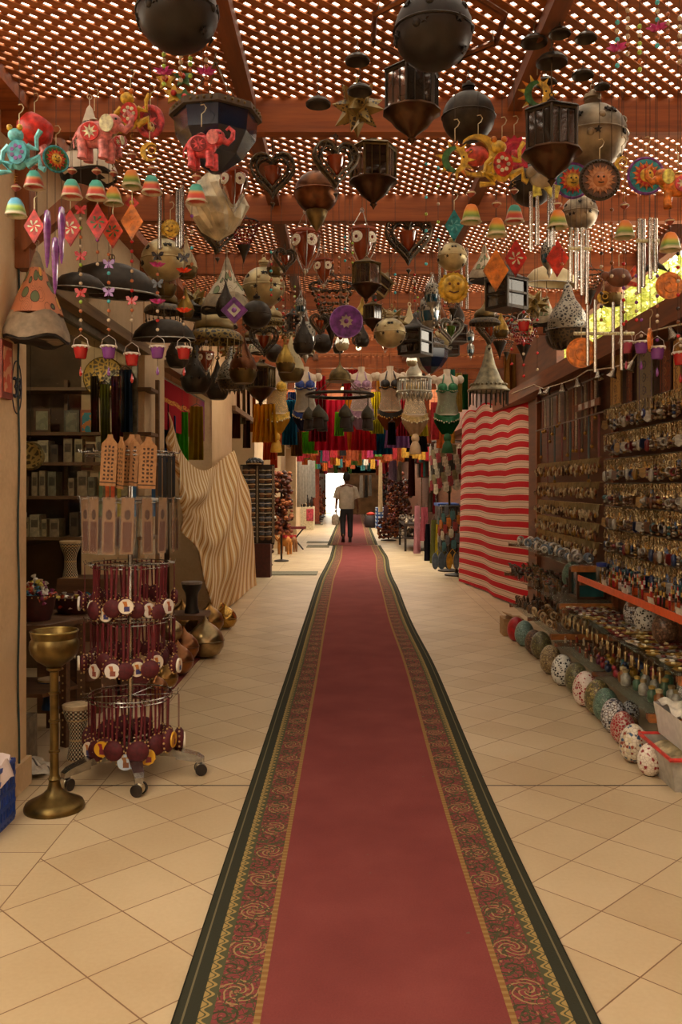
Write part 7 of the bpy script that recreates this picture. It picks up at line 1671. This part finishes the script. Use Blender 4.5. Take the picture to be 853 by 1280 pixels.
o = obj('small_trinkets', mesh('tt_stuff', b, [M(c, .4, .2, .3, 30) for c in ('5a4a3a', '8a7a68', '3a2a20', 'a89880')]), None, (XA(515, 21.2), 21.2, 0)); tag(o, 'heap of small grey brown trinkets on the dark low table', 'trinkets', None, 'stuff')
t = root('blue_carton', 'blue and white checked carton on the floor far down the aisle', 'carton', (XA(477, 30.5), 30.5, 0))
def chk(g):
    x, y, z = g.xyz(); g.col(g.mix((z * 8.0).fr().lt(.5) * (x * 8.0).fr().lt(.6), '1c4a8a', 'b8c4d0'))
obj('carton', mesh('bcar', MB().box((0, 0, .35), (.4, .8, .7)), [pmat('blue_check_print', chk, .6)]), t); obj('lid_flap', mesh('bcarf', MB().box((0, 0, .72), (.42, .4, .02)), [M('a8b8c8', .6)]), t)
t = root('red_bag', 'dark bag with a red top on the floor far down the aisle', 'bag', (XA(464, 31), 31.2, 0)); obj('body', mesh('rbag', MB().lathe([(.2, 0), (.25, .15), (.2, .4), (.12, .45)], 14), [M('2a1c1c', .7)]), t); obj('red_top', mesh('rbagt', MB().lathe([(.13, .43), (.16, .5), (.02, .55)], 14), [M('c03018', .6)]), t)
# garlands of scarves and charms hanging over the far aisle
q = random.Random(17); CC = [('orange', 'c8641c'), ('rust', '9a4418'), ('red', 'a82028'), ('magenta', 'a8285a'), ('teal', '2a6a6a'), ('white', 'd0c8b8'), ('black', '241c1c'), ('gold', 'b88a28'), ('green', '4a7a2a'), ('violet', '5a3a7a')]
for row, (Y, n_, za, zb) in enumerate(((14.5, 22, 2.1, 2.25), (20.9, 24, 2.0, 2.25), (22.9, 20, 2.1, 2.35), (25.5, 22, 2.05, 2.4), (33, 26, 2.0, 2.4), (39, 22, 1.9, 2.4))):
    for i in range(n_):
        x = -1.35 + 3.1 * (i + q.uniform(.2, .8)) / n_; cn, c = CC[q.choices(range(10), (6, 4, 3, 1, 2, 2, 3, 2, 1, 1))[0]]; zt = q.uniform(2.75, 3.0); zb_ = q.uniform(za, zb); y = Y + q.uniform(-.4, .4)
        rn = ['behind the dance costumes', 'in the second garland past the costumes', 'in the third garland past the costumes', 'over the aisle just past the man', 'over the far aisle', 'over the farthest aisle'][row]
        t = root('hanging_scarf', '%s long scarf hanging %s' % (cn, rn), 'scarf', (x, y, zt), '%s scarves %s' % (cn, rn), 1, q.uniform(-.5, .5))
        obj('scarf_cloth', mesh('sash_' + c, cloth(MB(), .12, 1.0, .015, 2, 1.5), [M(c, .7, 0, .25, 15)]), t, (0, 0, 0), (1, 1, zt - zb_)); obj('cord', mesh('cord_thin', MB(), []), t, (0, 0, 0), (2, 2, ZC + .012 - zt))
# far gateway narrowing the end of the market
FW = M('8a6a48', .8, 0, .3, 3)
struct('wall_end', MB().box((-1.65, 45.6, 1.65), (.9, .4, 3.3)).box((1.05, 45.6, 1.65), (2.5, .4, 3.3)).box((0, 45.6, 2.7), (4.4, .4, 1.2)), [FW], 'far end wall with a bright gateway', 'wall')
q = random.Random(23)
for k in range(44):   # dark goods lining both sides of the far aisle
    sd = -1 if k % 2 else 1; y = 24 + 20 * (k // 2) / 22 + q.uniform(-.2, .2)
    if sd < 0 and y < 35: continue
    if sd > 0 and y < 26.5: continue
    x = (-1.35 if sd < 0 else 1.62) + q.uniform(-.08, .08); c = q.choice(['3a2418', '5a2c18', '7a3a1c', '2a2420', '8a4a20', '4a3a34']); h_ = q.uniform(1.2, 2.3)
    t = root('hanging_wares', '%s hung with wares lining the far %s side of the aisle' % ({'3a2418': 'dark brown stand', '5a2c18': 'brown stand', '7a3a1c': 'rust stand', '2a2420': 'black stand', '8a4a20': 'tan stand', '4a3a34': 'grey stand'}[c], 'white gown' if sd < 0 else 'shell stand'), 'stand', (x, y, 0), 'stands on the far %s side %s' % ('white gown' if sd < 0 else 'shell stand', c))
    obj('pole', mesh('wpole', MB().lathe([(.2, 0), (.2, .03), (.02, .05), (.02, 1)], 8), [BLKW]), t, (0, 0, 0), (1, 1, h_))
    b = MB(); qq = random.Random(k)
    for i in range(70): a = qq.random() * 6.28; r = .24 * math.sqrt(qq.random()); b.ball((r * math.cos(a), r * math.sin(a), qq.uniform(.25, h_)), qq.uniform(.035, .07), 0 if qq.random() < .8 else 1, 6)
    obj('wares', mesh('wares_%d' % k, b, [M(c, .6, 0, .3), M(qq.choice(['b86a2a', '9a9080', '7a1c20']), .5)]), t)['kind'] = 'stuff'

for px, a, b_, w_, Y, c, lb in ((296, 478, 548, 9, 12.9, '6a3a1c', 'rust brown cloth in the third shop front'), (303, 470, 530, 8, 13.6, '8a7a58', 'olive beige cloth in the third shop front'), (309, 486, 560, 8, 14.2, '4a2c1c', 'dark brown cloth in the third shop front'), (316, 480, 540, 8, 15.0, 'b8641c', 'orange cloth in the third shop front'), (343, 520, 585, 8, 17.5, 'b84418', 'orange red shawl above the trinket stands'), (352, 515, 570, 8, 18.2, '7a5a2c', 'brown patterned shawl above the bead stand')):
    garment(px, a, b_, w_, Y, c, lb, 'cloth', .6, 1.1, None, 2.9, 'hanging_cloth', .03, 3)

# warm fill bulbs added to brighten shops and costumes, not lamps of the market
FILL_GLOW = M('ffe0a0', .4, 0, .05, 9, 0, 0, 3.0)
for k, (x, y, z, e, top_, lb) in enumerate(((.12, 11.02, 2.78, 9, ZC, 'added warm fill bulb between costumes and hanging skirts in the middle'), (-.85, 11.02, 2.78, 8, ZC, 'added warm fill bulb behind the yellow costume'), (.92, 11.02, 2.78, 8, ZC, 'added warm fill bulb behind the beige and green costumes'), (.1, 9.6, 2.98, 6, ZC, 'added warm fill bulb above the ring lamp'), (-.1, 13.2, 2.9, 14, ZC, 'added warm fill bulb past the hanging skirts'),
        (-2.3, 5.7, 2.75, 24, 2.9, 'added warm fill bulb inside the first shop'), (-2.6, 9.2, 2.7, 16, 2.9, 'added warm fill bulb inside the second shop'), (-2.6, 13.6, 2.7, 16, 2.9, 'added warm fill bulb inside the third shop'), (-2.6, 19, 2.7, 16, 2.9, 'added warm fill bulb inside the fourth shop'), (-2.6, 24.5, 2.7, 16, 2.9, 'added warm fill bulb inside the fifth shop'))):
    t = root('hanging_bulb', lb, 'light bulb', (x, y, z)); obj('socket', mesh('fill_bulb_socket', MB().lathe([(.012, .1), (.018, .09), (.018, .05), (.014, .045)], 10), [DARK]), t)
    obj('glass_bulb', mesh('fill_bulb', MB().lathe([(.013, .048), (.02, .03), (.03, .005), (.028, -.015), (.015, -.028), (.001, -.031)], 12), [FILL_GLOW]), t)
    obj('cord', mesh('cord_thin', MB(), []), t, (0, 0, .1), (1.4, 1.4, top_ - z - .1))
    l = bpy.data.lights.new('bulb_light', 'POINT'); l.energy = e; l.color = (1, .78, .5); l.shadow_soft_size = .05
    o = bpy.data.objects.new('bulb_light', l); COL.objects.link(o); o.parent = t; o.location = (0, 0, -.1)
# ------------------------------------------------------------------ the man walking away
def skin(name, pts, edges, mat, parent, sub=2, rootv=0):
    me = bpy.data.meshes.new(name); me.from_pydata([p[0] for p in pts], edges, []); me.materials.append(mat)
    o = obj(name, me, parent); md = o.modifiers.new('Skin', 'SKIN'); md.use_smooth_shade = True
    for i, p in enumerate(pts):
        v = me.skin_vertices[0].data[i]; r = p[1]; v.radius = r if isinstance(r, tuple) else (r, r); v.use_root = (i == rootv)
    s_ = o.modifiers.new('Sub', 'SUBSURF'); s_.levels = sub; s_.render_levels = sub
    return o
SKN = M('6a4028', .55, 0, .12, 20); SHIRT = M('b8ac98', .8, 0, .12, 9, .15); TROU = M('17161a', .8, 0, .2, 20); SHOE = M('1c1410', .4)
m = root('person', 'man in a pale short sleeved shirt and black trousers walking away on the carpet', 'person', (-.075, 23.2, .015), None, 1.0, 0)
# x right, y away (he walks to +y), z up; about 1.78 m tall
pts = [((0, 0, .93), .13), ((0, .01, 1.12), .13), ((0, .02, 1.3), .15), ((0, .02, 1.42), .11), ((0, .02, 1.5), .055), ((0, .03, 1.55), .055),
       ((.19, .02, 1.41), .062), ((.25, .0, 1.14), .046), ((.29, .07, .90), .032), ((.295, .085, .84), .034),
       ((-.19, .02, 1.41), .062), ((-.25, -.01, 1.14), .046), ((-.275, .04, .90), .032), ((-.275, .05, .84), .034),
       ((.09, 0, .86), .09), ((.095, .05, .49), .06), ((.09, -.02, .1), .042), ((-.09, 0, .86), .09), ((-.095, -.01, .5), .06), ((-.085, -.2, .14), .042)]
ed = [(0, 1), (1, 2), (2, 3), (3, 4), (4, 5), (3, 6), (6, 7), (7, 8), (8, 9), (3, 10), (10, 11), (11, 12), (12, 13), (0, 14), (14, 15), (15, 16), (0, 17), (17, 18), (18, 19)]
skin('body', pts, ed, SKN, m)
hd = MB().loft([(0, .03, 1.53, .05, .055), (0, .045, 1.57, .062, .08), (0, .045, 1.61, .072, .092), (0, .04, 1.66, .077, .1), (0, .035, 1.71, .075, .098), (0, .03, 1.755, .058, .075), (0, .03, 1.775, .02, .03)], 20)
for s_ in (-1, 1): hd.ball((s_ * .078, .03, 1.645), .026, 0, 10, (.45, .8, 1.2)).ball((s_ * .03, .135, 1.66), .011, 1, 8)
hd.tube([(0, .135, 1.665), (0, .158, 1.63), (0, .14, 1.62)], [.01, .014, .012], 8); hd.tube([(-.024, .13, 1.59), (0, .138, 1.588), (.024, .13, 1.59)], .006, 6, 2)
obj('head', mesh('man_head', hd, [SKN, DARK, M('5a2c20', .5)]), m, (0, 0, -.12), (1.12, 1.12, 1.08))
obj('hair', mesh('man_hair', MB().loft([(0, .0, 1.585, .062, .06), (0, .0, 1.62, .078, .078), (0, .012, 1.67, .086, .096), (0, .022, 1.72, .083, .1), (0, .025, 1.765, .064, .08), (0, .028, 1.79, .03, .04)], 20), [M('17120f', .7)]), m, (0, 0, -.12), (1.14, 1.12, 1.08))
# hands with fingers
for s_, hx, hy in ((1, .295, .085), (-1, -.275, .05)):
    hp = [((hx, hy, .85), .030), ((hx, hy + .005, .80), .034), ((hx, hy + .01, .775), .030)]; he = [(0, 1), (1, 2)]
    for k, (dy, L_) in enumerate(((-.027, .062), (-.009, .075), (.009, .07), (.026, .055))):
        i0 = len(hp); hp += [((hx + .002, hy + .01 + dy, .765), .010), ((hx - s_ * .008, hy + .014 + dy, .765 - L_ * .55), .009), ((hx - s_ * .024, hy + .016 + dy, .765 - L_), .008)]; he += [(2, i0), (i0, i0 + 1), (i0 + 1, i0 + 2)]
    i0 = len(hp); hp += [((hx - s_ * .01, hy + .038, .80), .012), ((hx - s_ * .018, hy + .052, .765), .009)]; he += [(1, i0), (i0, i0 + 1)]
    skin('hand', hp, he, SKN, m)
sh = MB().loft([(0, .01, .86, .19, .14), (0, .01, .875, .2, .15), (0, .005, .95, .205, .15), (0, .0, 1.05, .2, .145), (0, .005, 1.2, .212, .15), (0, .015, 1.33, .222, .145), (0, .02, 1.41, .2, .12), (0, .02, 1.46, .12, .09), (0, .022, 1.49, .07, .07)], 28)
for s_ in (-1, 1): sh.tube([(s_ * .15, .02, 1.395), (s_ * .205, .015, 1.37), (s_ * .24, .005, 1.27), (s_ * .268, -.005, 1.13), (s_ * .27, -.005, 1.125)], [.075, .085, .082, .088, .08], 14)
so = obj('shirt', mesh('man_shirt', sh, [SHIRT]), m)
obj('collar', mesh('man_collar', MB().torus((0, .025, 1.49), .066, .016, 20, 6), [SHIRT]), m)
tp = [((0, 0, .95), (.16, .12)), ((0, 0, .86), (.165, .125)), ((.09, 0, .78), .1), ((.095, .05, .48), .078), ((.092, -.01, .09), .07), ((-.09, 0, .78), .1), ((-.095, 0, .5), .078), ((-.087, -.18, .13), .068)]
skin('trousers', tp, [(0, 1), (1, 2), (2, 3), (3, 4), (1, 5), (5, 6), (6, 7)], TROU, m)
for x, y, z, a in ((.092, .0, .0, 0), (-.087, -.2, .055, .75)):
    obj('shoe', mesh('man_shoe', MB().loft([(0, .05, 0, .045, .13), (0, .05, .03, .046, .13), (0, .03, .06, .042, .1), (0, -.02, .09, .04, .055), (0, -.03, .11, .038, .045)], 16), [SHOE]), m, (x, y, z), 1, (-a, 0, 0))
b = root('carrier_bag', 'small pale carrier bag held by the walking man', 'bag', (-.365, 23.27, .79)); 
obj('bag_body', mesh('carrier', MB().loft([(0, 0, -.06, .05, .03), (0, 0, -.12, .09, .05), (0, 0, -.26, .1, .06), (0, 0, -.33, .08, .05), (0, 0, -.34, .03, .02)], 14), [M('c8b8a0', .5)]), b); obj('handle', mesh('carrierh', MB().torus((0, 0, -.035), .035, .006, 14, 5, 0, 'Y'), [M('c8b8a0', .5)]), b)
